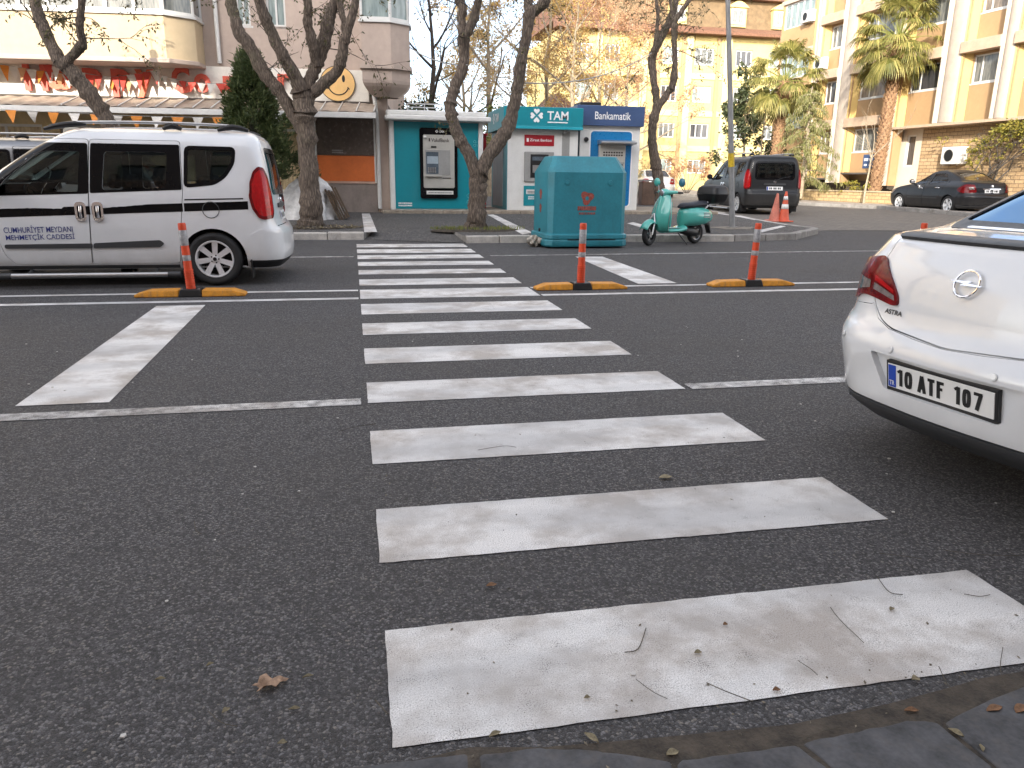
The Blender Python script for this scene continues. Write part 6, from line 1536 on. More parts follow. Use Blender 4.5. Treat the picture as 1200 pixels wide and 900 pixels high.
# crossing bars, lines and blocks
EX = [(878, 740, 462, 451), (661, 598, 444, 441), (545, 506, 435, 433), (473, 449, 431, 430), (427, 409, 428, 427), (393, 379.5, 425, 425), (369, 356.8, 424, 423.5), (350.7, 340, 421.5, 421), (335, 327.8, 420, 420), (322, 316.8, 419, 419), (312, 307.3, 419, 419), (303.8, 299.4, 418.5, 418), (297, 292.6, 418, 418), (290.2, 286.4, 418, 418)]
rn = random.Random(21)
def ragged(y0, y1, x0, x1, amp=.0022):
    pts = []
    for (a, b), (c, d) in (((x0, y0), (x1, y0)), ((x1, y0), (x1, y1)), ((x1, y1), (x0, y1)), ((x0, y1), (x0, y0))):
        n = max(2, int(math.hypot(c-a, d-b)/.05))
        for i in range(n): pts.append((a+(c-a)*i/n+rn.uniform(-amp, amp), b+(d-b)*i/n+rn.uniform(-amp, amp)))
    return pts
for i, (yb, yt, xb, xt) in enumerate(EX):
    a, b = gp(xb, yb), gp(xt, yt)
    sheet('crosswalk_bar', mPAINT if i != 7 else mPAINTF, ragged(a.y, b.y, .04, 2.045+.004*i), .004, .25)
def line(name, x0, x1, y0, y1, w, mat, add=.004):
    n = int(abs(x1-x0)/1.0)+1; pts = [(x0+(x1-x0)*i/n, y0+(y1-y0)*i/n-w/2) for i in range(n+1)]+[(x1+(x0-x1)*i/n, y1+(y0-y1)*i/n+w/2) for i in range(n+1)]
    sheet(name, mat, pts, add, 1.0)
yl, yu = gp(500, 348.5).y, gp(500, 339.3).y
s8a = gp(421.5, 350.7).y-.08; s8b = gp(421, 340).y+.05
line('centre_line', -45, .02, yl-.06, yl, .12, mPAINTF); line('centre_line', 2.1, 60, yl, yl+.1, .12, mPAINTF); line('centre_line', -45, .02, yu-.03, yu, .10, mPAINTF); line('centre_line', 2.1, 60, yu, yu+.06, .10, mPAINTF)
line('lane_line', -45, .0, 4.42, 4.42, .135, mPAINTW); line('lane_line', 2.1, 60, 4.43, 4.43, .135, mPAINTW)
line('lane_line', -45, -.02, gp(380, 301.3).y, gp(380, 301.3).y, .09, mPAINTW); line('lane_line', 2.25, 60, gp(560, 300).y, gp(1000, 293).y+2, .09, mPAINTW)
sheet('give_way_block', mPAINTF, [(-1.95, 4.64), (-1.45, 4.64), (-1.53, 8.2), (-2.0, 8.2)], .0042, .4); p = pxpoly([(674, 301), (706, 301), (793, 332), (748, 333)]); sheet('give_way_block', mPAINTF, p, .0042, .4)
# far pavement with dropped kerb
XY = lambda x, y, add=0.0: (gp(x, y, add).x, gp(x, y, add).y)
kl = [(-45, 16.3), XY(340, 281), XY(427, 281)]; kr = [XY(546, 285), XY(623, 284.3), (8.03, 15.24), XY(931, 281), XY(958, 274)]
edge = [XY(925, 263.5, .13), XY(886, 257, .13), XY(836, 247.5, .13), XY(800, 243, .13)]
notch = [(kl[-1][0]+.25, 16.75), (kr[0][0]-.2, 16.75)]
pave = kl+notch+kr+edge+[(9.8, 33), (9.0, 45), (-45, 45)]
sheet('pavement', mPAVE, pave, .13, .7)
m = MB(); a0, a1 = kl[-1], kr[0]; b0, b1 = notch; Z = lambda p, h: (p[0], p[1], gz(p[1])+h)
m.add([Z(a0, .006), Z(a1, .006), Z(b1, .128), Z(b0, .128)], [(0, 1, 2, 3)]); m.build('dropped_kerb_ramp', mPAVE)['kind'] = 'structure'
m = MB(); m.add([Z(a0, .13), Z(b0, .13), Z(a0, 0)], [(0, 1, 2)]); m.add([Z(a1, .13), Z(b1, .13), Z(a1, 0)], [(0, 1, 2)]); m.build('ramp_cheek', mKERB)['kind'] = 'structure'
def kerb(path, top=.132, w=.15, mat=mKERBW, unit=.9):
    m = MB(); rk = random.Random(5)
    for (ax, ay), (bx, by) in zip(path, path[1:]):
        L = math.hypot(bx-ax, by-ay); n = max(1, round(L/unit)); dx, dy = (bx-ax)/L, (by-ay)/L; nx, ny = -dy*w, dx*w
        for i in range(n):
            s0, s1 = L*i/n+.006, L*(i+1)/n-.006; h = top+rk.uniform(-.006, .008); sh = rk.uniform(-.008, .008)
            q = [(ax+dx*s0-ny*0+nx*(-.02/w)+sh*ny/w, ay+dy*s0-.02*ny/w), (ax+dx*s1-.02*nx/w, ay+dy*s1-.02*ny/w), (ax+dx*s1+nx, ay+dy*s1+ny), (ax+dx*s0+nx, ay+dy*s0+ny)]
            m.add([(x, y, gz(y)-.05) for x, y in q]+[(x, y, gz(y)+h) for x, y in q], [(3, 2, 1, 0), (4, 5, 6, 7), (0, 1, 5, 4), (1, 2, 6, 5), (2, 3, 7, 6), (3, 0, 4, 7)])
    o = m.build('kerb', mat, bevel=.018); o['kind'] = 'structure'
kerb(kl, .138); kerb(kr[:3], .138); kerb(kr[2:]+edge[:1], .138, mat=mKERB); kerb(edge, .134, .12)
# kerb-top white slab and painted strips on the pavement
for q in ([(424, 250.5), (433, 250.5), (442, 272), (427, 272.5)], [(571, 252), (578, 251.5), (624, 273), (612, 275)], [(830, 249.3), (834, 248.8), (887, 257.0), (884, 258.1)], [(889, 270), (915, 264.5), (921, 265.5), (893, 272.5)], [(735, 262), (742, 260.5), (758, 265), (752, 267)]):
    sheet('pavement_marking', mPAINTF, pxpoly(q, .13), .136, .4)
# strip of rough stone under the kiosks
k0 = gp(455, 250.5, .13); m = MB()
for i in range(18):
    x0 = .75+i*.52; m.box(x0, x0+.51, 20.22, 20.9, .30, .475); 
m.box(.75, 10.1, 20.9, 24, .30, .474)
o = m.build('kiosk_plinth', M('plinth_stone', (.33, .28, .22), .9, var=.25, vs=5, stain=.5, bump=.3), bevel=.02); o['kind'] = 'structure'
# side street
sb = [XY(935, 271), XY(990, 270), XY(1060, 270.5), XY(1110, 271), (24, 18.6), (60, 22)]
rk_ = [XY(1110, 251.5), XY(1050, 247), XY(1027, 245), XY(930, 240.2)]
side = sb+[(60, 70), (9.9, 70)]+[(10.0, 34)]+edge[::-1]
sheet('side_street', mSETT, side, .006, 1.0)
rk0 = rk_[0]; rkN = rk_[-1]
rpath = [(rk0[0]-.3, rk0[1]-4)]+rk_+[(rkN[0]+1.5, rkN[1]+20)]
sheet('pavement', M('pavement_pale', (.33, .29, .25), .9, var=.15, vs=2, bump=.2, stain=.3), rpath+[(26, 60), (26, rk0[1]-4)], .13, 1.2)
kerb(rpath[::-1], .134, .14, mKERB)
# near edge: basalt kerb slabs and dirt
for q, h in (([(392, 903), (548, 884), (556, 940), (380, 960)], .012), ([(562, 886), (640, 879), (700, 882), (786, 895), (796, 950), (566, 950)], .016), ([(793, 895), (932, 876), (972, 905), (998, 950), (803, 950)], .018), ([(939, 874), (1066, 847), (1098, 850), (1165, 905), (1190, 960), (1006, 950), (979, 905)], .02), ([(1105, 850), (1158, 824), (1230, 798), (1330, 900), (1200, 940), (1173, 905)], .02), ([(240, 925), (385, 905), (372, 965), (220, 990)], .012)):
    P = [(a.x, a.y) for a in pxpoly(q)]; P = densify(rounded(P, .012, 2), .04); P = [(x+rn.uniform(-.003, .003), y+rn.uniform(-.003, .003)) for x, y in P]; m = MB(); m.prism([(x, y, -.03) for x, y in P], (0, 0, .03+h*.45)); o = m.build('kerb_slab', mSLAB, bevel=.004); o['kind'] = 'structure'
dp = [(380, 908), (470, 893), (556, 880), (640, 874), (710, 872), (800, 866), (930, 850), (1040, 829), (1110, 808), (1150, 795), (1250, 780), (1330, 930), (1200, 960), (960, 960), (800, 960), (560, 960), (380, 960)]
P = pxpoly(dp); sheet('dirt_strip', mDIRT, [(a.x+rn.uniform(-.01, .01), a.y+rn.uniform(-.01, .01)) for a in P], .005, .1)
# litter: leaves, twigs, bits
lBROWN = M('dry_leaf_brown', (.26, .13, .06), .8, var=.3, vs=40); lTANL = M('dry_leaf_tan', (.30, .25, .15), .8, var=.3, vs=40); mTWIG = M('twig', (.10, .085, .06), .85, var=.3, vs=30)
def curled(px, py, L, w, rot, mat, label=None, group='small dry leaves scattered on the road', lift=.005, name='fallen_leaf'):
    c = gp(px, py, .006); m = MB(); n = 7; vs = []
    for i in range(n+1):
        u = i/n; hw = w*.5*math.sin(PI*min(1, u*.96+.03))**.7
        for j in range(5):
            v = -1+j/2; vs.append((L*(u-.5), hw*v, lift*(v*v*.8+.5*math.sin(PI*u)+.25*math.sin(u*7+j))))
    m.add(vs, [(i*5+j, i*5+j+1, (i+1)*5+j+1, (i+1)*5+j) for i in range(n) for j in range(4)]); o = m.build(name, mat, smooth=60, solid=.001, recalc=False)
    o.location = (c.x, c.y, c.z+.002); o.rotation_euler = (0, 0, rot); return tag(o, label or 'small curled dry leaf lying on the road or the crossing', 'leaf', group)
rb0 = random.Random(77); big = [(.07+.062*math.cos(a)*(1+.3*math.sin(3*a+1)+rb0.uniform(-.22, .22)), .02+.036*math.sin(a)*(1+.25*math.sin(5*a)+rb0.uniform(-.25, .25))) for a in [2*PI*i/26 for i in range(26)]]
m = MB(); vs, fs = cdt([(a-.07, b-.02) for a, b in big], [], .012); rb = random.Random(9); m.add([(x*.62, y*.62, .006+.007*math.sin(x*70)*math.cos(y*90)+.010*abs(y)/.04) for x, y in vs], fs)
o = m.build('fallen_leaf', M('dry_leaf_pink_brown', (.40, .26, .17), .8, var=.3, vs=60), smooth=60, solid=.001); c = gp(315, 806); o.location = (c.x, c.y, .005); o.rotation_euler = (0, 0, .35); tag(o, 'large crumpled brown leaf on the bare asphalt left of the crossing', 'leaf')
for px, py, L, w, r, mt in ((693, 866, .06, .024, -1.0, lTANL), (580, 862, .045, .02, .4, lTANL), (788, 884, .045, .028, .2, lTANL), (576, 687, .05, .03, .2, lBROWN), (265, 834, .03, .02, .8, lTANL), (331, 872, .03, .018, 0, lTANL), (246, 780, .028, .012, .6, lTANL), (188, 797, .035, .012, 0, lTANL), (345, 832, .04, .014, 0, lTANL), (361, 794, .04, .012, .2, lTANL), (850, 733, .02, .018, 0, lBROWN), (818, 766, .03, .022, 0, lTANL), (688, 819, .022, .016, 0, lTANL), (1045, 715, .03, .02, .5, lTANL), (1120, 860, .05, .024, -1.1, lTANL), (1073, 797, .03, .03, 0, lTANL), (1165, 832, .07, .03, .15, lBROWN), (1196, 832, .07, .035, .4, lBROWN), (1068, 834, .05, .022, -.2, lBROWN), (910, 810, .03, .02, 0, lBROWN), (780, 560, .09, .05, .1, lTANL), (1150, 878, .03, .014, 1.2, lTANL)):
    curled(px, py, L*.72, w*.72, r, mt)
for pts in ([(973, 712), (985, 727), (1012, 755)], [(757, 737), (748, 760), (732, 766)], [(1028, 678), (1042, 694), (1058, 697)], [(1130, 697), (1148, 699), (1160, 698)], [(1175, 760), (1172, 785), (1178, 805)], [(828, 800), (850, 812), (882, 822)], [(440, 822), (452, 836), (455, 838)], [(745, 798), (765, 812), (782, 820)], [(1105, 645), (1150, 650), (1195, 652)], [(1030, 650), (1060, 653), (1080, 656)], [(1100, 782), (1108, 800), (1118, 815)], [(940, 868), (965, 858), (985, 855)], [(400, 505), (420, 500), (440, 497)], [(244, 835), (260, 848), (278, 852)], [(560, 528), (590, 523), (605, 525)], [(935, 775), (950, 785), (958, 792)], [(228, 612), (230, 622), (236, 626)]):
    P = [gp(x, y, .008) for x, y in pts]; c = P[0]; m = MB(); m.tube(catmull([tuple(p-c+V(0, 0, rn.uniform(0, .006))) for p in P], 5), rn.uniform(.0009, .0016), 5); o = m.build('fallen_twig', mTWIG); o.location = c; tag(o, 'thin dry twig lying on the road or the crossing', 'twig', 'thin twigs scattered on the road')
m = MB()
for _ in range(260):
    q = rn.random(); x, y = (rn.uniform(-3, 5), rn.uniform(1.3, 8)) if q < .45 else (rn.uniform(.2, 2.6), rn.uniform(1.22, 1.6)) if q < .75 else (rn.uniform(.05, 2.0), rn.uniform(1.5, 3.4))
    s = rn.uniform(.0015, .0045); a = rn.uniform(0, PI); z = gz(y)+.005; ca, sa = math.cos(a)*s, math.sin(a)*s; l = rn.uniform(1, 2.4)
    m.add([(x-ca*l, y-sa*l, z), (x+sa, y-ca, z+.001), (x+ca*l, y+sa*l, z+s*.5), (x-sa, y+ca, z+.002), (x, y, z+s)], [(0, 1, 4), (1, 2, 4), (2, 3, 4), (3, 0, 4)])
tag(m.build('road_debris', M('debris', (.22, .19, .14), .9, var=.6, vs=3)), kind='stuff')
m = MB()
for _ in range(70):
    x, y = rn.uniform(-3, 4), rn.uniform(1.4, 7); s = rn.uniform(.003, .008); m.prism([(x+s*math.cos(a)*rn.uniform(.6, 1.3), y+s*math.sin(a), .004) for a in (0, 1.2, 2.5, 3.8, 5)], (0, 0, s*.5))
tag(m.build('pale_grit', M('grit', (.55, .53, .5), .8)), kind='stuff')

# ---- vehicles
paW = carpaint('paint_white_van', (.77, .785, .80), dust=.14); paWc = carpaint('paint_white_car', (.72, .735, .75), rough=.22, dust=.08); paG = carpaint('paint_grey', (.17, .175, .185), metal=.5, flake=.3); paD = carpaint('paint_dark_grey', (.022, .023, .025), metal=.1, flake=.3, dust=.10, coat=.15, spec=.25); paB = carpaint('paint_black_grey', (.014, .015, .018), metal=.05, flake=.3, dust=.10, coat=.2, spec=.25)
wv, wc = van('white van with a black side stripe and blue street lettering, driving left past the crossing', paW, (-.80, 10.50, gz(10)), PI, seatm=mSEAT)
# (local +y faces -Y for a van turned round, i.e. towards the viewer)
for sg in (1, -1):
    r_ = random.Random(31+sg)
    for (xa, xb, par) in ((.41, 1.122, None), (1.135, 2.112, 'sliding_door'), (2.128, 3.2, 'front_door')):
        up, dn = [], []; n = 40
        for i in range(n+1):
            x = xa+(xb-xa)*i/n; zc = .945-(x-.39)/(3.1-.39)*.10; chip = 0
            if par: chip = max(0, math.sin(x*3.1+1.2)+.35)*.018+r_.uniform(0, .004) if (x > 1.5 and x < 2.0) or (x > 2.4 and x < 3.1) else 0
            up.append((x, zc+.047-chip)); dn.append((x, zc-.047))
        wc.panel('stripe', mGLOSSBLK, up+dn[::-1], sg=sg, off=.0025, lip=0, step=.08)
    mINKB = M('lettering_blue', (.025, .04, .22), .4); mGLOW = M('lettering_backing', (.70, .72, .76), .4)
    for txt, x0, x1, z0, z1 in (('CUMHURİYET MEYDANI', 3.045, 2.335, .627, .700), ('MEHMETÇİK CADDESİ', 3.035, 2.325, .535, .612)):
        vf = fit_text(txt, x0 if sg > 0 else x1, x1 if sg > 0 else x0, z0, z1+.012, .005)
        m = MB(); put2d(m, ([(a, b+(3.04-a)*.018) for a, b in vf[0]], vf[1]), lambda a, b: wc.at('S', a, b, .0045, sg)); m.build('street_lettering', mINKB, wv, recalc=False)
gv, gc = van('grey van parked at the far kerb, mostly hidden behind the white van', paG, (-6.4, 14.75, gz(14.7)), 0)
tx = thing('roof_sign', 'small beige box sign standing on the grey van roof', 'sign', (-4.62, 14.75, gz(14.7)+1.81)); m = MB(); m.prism([(-.16, -.07, 0), (.16, -.07, 0), (.11, -.07, .19), (-.11, -.07, .19)], (0, .14, 0)); m.build('housing', M('roof_sign_beige', (.42, .40, .34), .5), tx, bevel=.02); m = MB(); m.cbox((0, 0, -.005), (.36, .2, .02)); m.build('base', mBLK, tx)
a, b = gp(862, 251), gp(920, 250); van('dark grey van with roof rails parked in the side street, seen from behind', paD, (12.85, 22.0, gz(22.5)), rad(90-6))
van_d = None
sedan('white saloon car with black boot spoiler, nearest to the viewer at the right edge', paWc, (2.315, 2.60, 0), rad(7.8), astra=True)
sd = V(20.75, 22.0, gz(22.5)); sedan('black-grey saloon car parked at the kerb before the stone wall', paB, sd, rad(90-4.0))
w2 = sedan('small white car parked far off behind the bare tree and the waste bin', paWc, (13.2, 36.5, gz(36)), rad(112))
w3 = sedan('pale silver car half hidden behind the dark grey van', M('paint_silver', (.5, .51, .52), .3, metal=.4, coat=.8), (15.4, 37.5, gz(37)), rad(80))
# person on the back seat of the white van
def sitter(base, rz):
    t = thing('person', 'dark-haired person in dark clothes sitting behind the sliding door of the white van', 'person', base, rz)
    def ball(m, c, r, n=12):
        m.grid(lambda u, v: V(c[0]+r[0]*math.sin(PI*v)*math.cos(2*PI*u), c[1]+r[1]*math.sin(PI*v)*math.sin(2*PI*u), c[2]-r[2]*math.cos(PI*v)), n*2, n)
    def body(k, head):
        m = MB(); m.tube([(0, 0, .05), (-.02, 0, .25), (-.03, 0, .48), (0, 0, .58)], [.15*k, .135*k, .16*k, .07*k], 16)
        for s in (1, -1):
            m.tube([(0, s*.09, .06), (.22, s*.10, .09), (.44, s*.10, .07), (.46, s*.10, -.1), (.46, s*.10, -.36)], [.095*k, .085*k, .065*k, .058*k, .045*k], 12); m.tube([(.44, s*.1, -.38), (.58, s*.1, -.39)], [.045*k, .035*k], 10)
            m.tube([(-.02, s*.17, .50), (.03, s*.22, .30), (.08, s*.2, .2), (.27, s*.12, .17)], [.06*k, .048*k, .044*k, .034*k], 10)
            ball(m, (.0, s*.15, .50), (.075*k,)*3)
            if head:
                for f in range(4): m.tube([(.26, s*(.10+.018*f-.02), .17), (.33, s*(.10+.018*f-.02), .165), (.355-.006*f, s*(.10+.018*f-.02), .145)], .0095, 6)
                m.tube([(.26, s*.075, .18), (.30, s*.055, .18)], .011, 6)
        if head:
            m.tube([(0, 0, .55), (.02, 0, .68)], [.055, .05], 12); ball(m, (.03, 0, .755), (.092, .074, .115)); m.tube([(.115, 0, .755), (.135, 0, .735), (.118, 0, .73)], [.010, .014, .01], 8); ball(m, (.05, 0, .68), (.06, .05, .045))
            for s in (1, -1): ball(m, (.025, s*.074, .75), (.02, .01, .03), 6)
        return m
    def solid(m, nm, mt, vx):
        o = m.build(nm, mt, t, recalc=True); r = o.modifiers.new('merge', 'REMESH'); r.mode = 'VOXEL'; r.voxel_size = vx; r.use_smooth_shade = True; s = o.modifiers.new('even', 'SMOOTH'); s.iterations = 3; return o
    b = solid(body(1.0, True), 'body', M('skin', (.42, .25, .18), .6), .009)
    solid(body(1.13, False), 'clothing', M('dark_jacket', (.02, .02, .025), .9), .012)
    h = MB(); ball(h, (.012, 0, .785), (.103, .086, .11)); ball(h, (-.03, 0, .70), (.07, .08, .09)); solid(h, 'hair', M('dark_hair', (.012, .01, .009), .6), .009)
    e = MB()
    for s in (1, -1): ball(e, (.112, s*.03, .765), (.01, .014, .008), 6); e.tube([(.115, s*.045, .785), (.12, s*.02, .787)], .004, 5)
    e.tube([(.108, -.022, .705), (.115, 0, .704), (.108, .022, .705)], .005, 5); e.build('face_features', M('face_dark', (.10, .035, .03), .5), t)
    return t
sitter((-.80-1.50, 10.42, gz(10)+.50), PI)

# ---- street things
bollard((gp(226, 346).x, 8.86, gz(8.86)), rad(-1), (-2.6, 0), 'orange post on a yellow block in front of the white van, tilting left')
bollard((gp(680, 338.5).x, 8.88, gz(8.88)), rad(.5), (.6, 0), 'orange post on a yellow block at the crossing end, before the recycling container')
bollard((gp(879, 334.5).x, 8.92, gz(8.92)), rad(.5), (2.4, 0), 'orange post on a yellow block between scooter and white saloon, tilting right')
bollard((7.45, 8.96, gz(8.96)), rad(.5), (.5, 0), 'orange post of which only the red tip shows above the white saloon boot')
glass_bin((4.30, 14.50, gz(14.4)), rad(1.5))
# crumpled white bag by the container
tb = MB(); rb = random.Random(12); c = gp(626, 289)
def crump(u, v):
    a = 2*PI*u; k = math.sin(PI*v); q = .13*(1+.35*math.sin(3*a+5*v)+.25*math.sin(7*a-9*v)+.15*math.sin(13*a+v*17)); return V(q*k*math.cos(a), q*k*math.sin(a), .105-.1*math.cos(PI*v)*(1+.2*math.sin(4*a)))
tb.grid(crump, 40, 20); o = tb.build('plastic_bag', M('plastic_bag_white', (.50, .45, .38), .5, var=.3, vs=20), smooth=35); o.location = (c.x, c.y, c.z); tag(o, 'crumpled off-white plastic bag lying at the foot of the recycling container', 'bag')
sf, sr = gp(757, 289), gp(820, 286); sv = V(5.74, 14.36, 0)-V(6.95, 14.86, 0)
scooter((6.93, 14.86, gz(14.8)), math.atan2(-.50, -1.21))
cone((gp(907, 259.5).x, gp(907, 259.5).y, gz(gp(907, 259.5).y)+.006), .74, mCONEF, (), 'faded orange traffic cone without bands, left of the pair behind the van', 3)
cone((gp(918, 260).x, gp(918, 260).y, gz(gp(918, 260).y)+.006), .80, mCONE, ((.34, .47), (.58, .68)), 'bright orange traffic cone with white bands, right of the pair behind the van', 0)
# street pole
pb = gp(858, 267, .13); t = thing('street_pole', 'tall grey metal street pole with a yellow tag, beside the scooter', 'pole', pb); pts = [aty(858, 267, pb.y), aty(857, 190, pb.y), aty(855.5, 100, pb.y), aty(853, 0, pb.y)]; d = pts[3]-pts[2]; pts.append(pts[3]+d*1.0); pts.append(pts[4]+d*.6+V(-.4, -.6, .1))
P = [p-pb for p in pts]; m = MB(); m.tube(catmull([tuple(p) for p in P], 6), [.068-.0009*i for i in range(31)], 16); po = m.build('pole', M('galvanised', (.27, .275, .28), .5, metal=.4, var=.12, vs=5, stain=.25), t, smooth=60)
m = MB(); m.tube([P[0].lerp(P[1], .93), P[1].lerp(P[2], .12)], .07, 16); m.build('yellow_tag', M('tag_yellow', (.65, .45, .02), .5, var=.2, vs=20), t, smooth=60)
m = MB(); m.tube([P[0]+V(0, 0, -.02), P[0]+V(0, 0, .03)], .13, 14); m.build('foot', mKERB, t)
sheet('soil_patch', M('pole_footing', (.26, .23, .19), .95, var=.35, vs=12, bump=.4), [(pb.x+(.55+.12*math.sin(a*3))*math.cos(a), pb.y-.05+(.32+.06*math.sin(a*5))*math.sin(a)) for a in [2*PI*i/22 for i in range(22)]], .137, .2)
# waste bin beside the kiosk
c = gp(757, 240, .13); t = thing('waste_bin', 'brown boxy waste bin with a grey rim between kiosk and bare tree', 'bin', c); m = MB(); m.prism([(x, y, .0) for x, y in rrect(-.24, .24, -.22, .22, .05)], (0, 0, .78)); m.build('body', M('bin_brown', (.16, .10, .07), .7, var=.2, stain=.4), t, bevel=.015); m = MB(); m.prism([(x, y, .79) for x, y in rrect(-.27, .27, -.25, .25, .05)], (0, 0, .07)); m.build('rim', mKGREY, t, bevel=.015)
m = MB(); m.box(.245, .29, -.2, .2, 0, .8); m.build('side_post', mKGREY, t)
# covered heap and plank bundle by the shop
c = gp(352, 258, .13); rb = random.Random(3); m = MB()
def heap(u, v):
    a = 2*PI*u; k = (1-v)**.55; w = 1+.12*math.sin(a*4+3*v)+.07*math.sin(a*9-7*v)+.05*math.sin(a*17+v*23); return V(.80*k*w*math.cos(a)+.18*v, .42*k*w*math.sin(a), .98*v**.8*(1+.06*math.sin(a*5)))
m.grid(heap, 64, 26); o = m.build('covered_heap', M('tarpaulin', (.72, .72, .72), .45, var=.18, vs=9, bump=.5, bs=14, bd=.03), smooth=50, weld=.002); o.location = (c.x+.10, c.y+.40, c.z); tag(o, 'heap under a crumpled white tarpaulin behind the thick pollarded tree', 'heap')
t = thing('plank_bundle', 'bundle of dark weathered planks leaning beside the tarpaulin', 'planks', gp(405, 257, .13)); Mx = Matrix.Rotation(rad(-24), 4, 'Y')
for i in range(5): m = MB(); m.box(-.14+.055*i, -.10+.055*i, -.14+.02*(i % 2), .12, .02, .80-.05*(i % 3), Mx); m.build('plank', M('old_wood', (.13, .09, .06), .9, var=.35, vs=6, bump=.4), t)

# ---- buildings
LB, lb = left_building()
RB, rb_ = right_building()
far_building(); low_house(); opposite_building(); left_neighbour()
kiosk_a((.97, 20.40, .47), 0, 2.43, 2.46); kiosk_b((4.12, 20.75, .47), 0, 1.95, 2.67); kiosk_c((6.18, 21.0, .47), 0, 1.76, 2.78)
m = MB(); m.box(3.50, 3.76, 22.0, 22.8, .30, 2.45); m.box(3.47, 3.79, 21.95, 22.85, 2.45, 2.52); o = m.build('service_cabinet', mKRED, bevel=.015); tag(o, 'narrow dark red cabinet wedged between the teal kiosk and the clover-signed kiosk', 'cabinet')
rn = random.Random(14)
bunting(LB, [(-9.2, 2.72), (-6.5, 2.63), (-4.2, 2.60), (-1.9, 2.66)], -1.26, 'string of orange and white pennants hanging along the awning edge', [mFLO, mFLW], (.26, .27), .46, rn)
bunting(LB, [(-9.2, 3.86), (-7.5, 3.62), (-6.0, 3.52), (-5.2, 3.66)], -.32, 'string of orange and white pennants across the left of the shop sign', [mFLW, mFLG, mFLW, mFLO], (.22, .34), .20, rn)
bunting(LB, [(-7.6, 3.80), (-6.2, 3.55), (-5.0, 3.72)], -.38, 'short string of red and white pennants draped over the middle of the shop sign', [mFLR, mFLW, mFLR], (.20, .34), .19, rn)
bunting(LB, [(-5.2, 3.68), (-4.2, 3.46), (-3.0, 3.48)], -.35, 'string of red and white pennants under the capital letter C of the shop sign', [mFLR, mFLW, mFLW, mFLR], (.20, .24), .22, rn)
ac_unit(RB, -.85, 2.12, .60, 'big pale outdoor unit on the stone wall beside the climbing shrub', 1.25); ac_unit(RB, -11.0, 9.35, -.25, 'white outdoor unit high on the far corner bay'); ac_unit(RB, -10.0, 6.95, .1, 'white outdoor unit on the pale pilaster behind the smaller palm')
# garden wall along the side street
wa, wb = gp(925, 233.5, .13), gp(1075, 241, .13); L = (wb-wa); rz = math.atan2(L.y, L.x); t = thing('garden_wall', 'low yellow stone garden wall with a coping below the palms', 'wall', wa, rz); ln = L.length
m = MB(); m.box(0, ln+3, 0, .28, -.2, .42); m.build('wall', brickmat('garden_stone', (.50, .36, .18), (.60, .45, .24), (.3, .2, .11), .35, .14, 1.0, 'XZ', .5, .012), t); m = MB()
for i in range(int(ln+3)): m.box(i*1.0+.005, i+.995, -.04, .32, .42, .48)
m.build('coping', M('coping_stone', (.50, .40, .26), .85, var=.15), t, bevel=.01)

# ---- trees
street_tree('leaning pollarded tree rising behind the white van roof', 17.0, [(183, 268, 24), (168, 215, 20), (147, 175, 19), (130, 150, 18), (118, 128, 18), (97, 100, 19), (82, 82, 17), (68, 70, 17)],
    [([(70, 72, 16), (60, 52, 14), (50, 30, 14), (44, 14, 13), (38, -12, 11), (30, -50, 9)], .5), ([(74, 76, 12), (82, 68, 11), (92, 58, 11), (97, 50, 10), (94, 38, 9), (94, 20, 9), (98, -12, 8), (106, -50, 6)], -.5)], 4, 16, 6)
street_tree('thick five-limbed pollarded tree beside the rear of the white van', 17.0, [(365, 266, 31), (364, 230, 25), (361, 190, 22), (358, 150, 22), (356, 122, 24), (354, 104, 24)],
    [([(357, 160, 14), (341, 131, 14), (326, 105, 14), (312, 89, 14), (293, 56, 14), (280, 37, 15), (275, 19, 12), (270, 0, 12), (262, -40, 9)], .4), ([(354, 110, 18), (347, 91, 16), (333, 68, 14), (319, 40, 13), (310, 19, 13), (303, 0, 12), (292, -40, 9)], -.5), ([(358, 112, 16), (363, 95, 15), (371, 77, 14), (378, 56, 15), (384, 30, 16), (387, 14, 13), (394, -4, 12), (400, -45, 9)], .3),
     ([(371, 78, 10), (368, 65, 10), (366, 51, 12), (361, 28, 10), (361, 9, 10), (358, -30, 8)], -.3), ([(360, 115, 14), (377, 100, 14), (394, 84, 13), (400, 68, 12), (404, 47, 11), (410, 28, 10), (417, 0, 9), (424, -40, 7)], -.5), ([(405, 46, 8), (404, 28, 8), (400, 14, 7), (398, 0, 7), (396, -35, 5)], .3)], 5, 22, 4)
street_tree('tall tree forked into a V in front of the teal kiosk', 16.55, [(558, 269, 25), (559, 245, 23), (560, 222, 22), (561, 203, 22)],
    [([(560, 210, 18), (551, 185, 16), (541, 167, 14), (532, 146, 14), (528, 128, 14), (529, 114, 13), (534, 100, 13), (542, 80, 13), (544, 60, 13), (543, 40, 15)], .3), ([(543, 42, 12), (541, 26, 10), (542, 10, 10), (538, -4, 11), (532, -50, 8)], .2), ([(544, 44, 12), (552, 30, 11), (558, 12, 10), (561, -4, 9), (568, -50, 7)], -.3),
     ([(562, 210, 18), (566, 195, 17), (580, 172, 17), (594, 152, 16), (602, 124, 15), (607, 100, 14), (610, 76, 14), (616, 48, 12), (619, 26, 13), (621, 12, 14)], -.3), ([(620, 16, 11), (619, 0, 11), (614, -50, 8)], .3), ([(620, 16, 12), (630, 10, 12), (640, -2, 11), (664, -50, 8)], -.3)], 6, 20, 3)
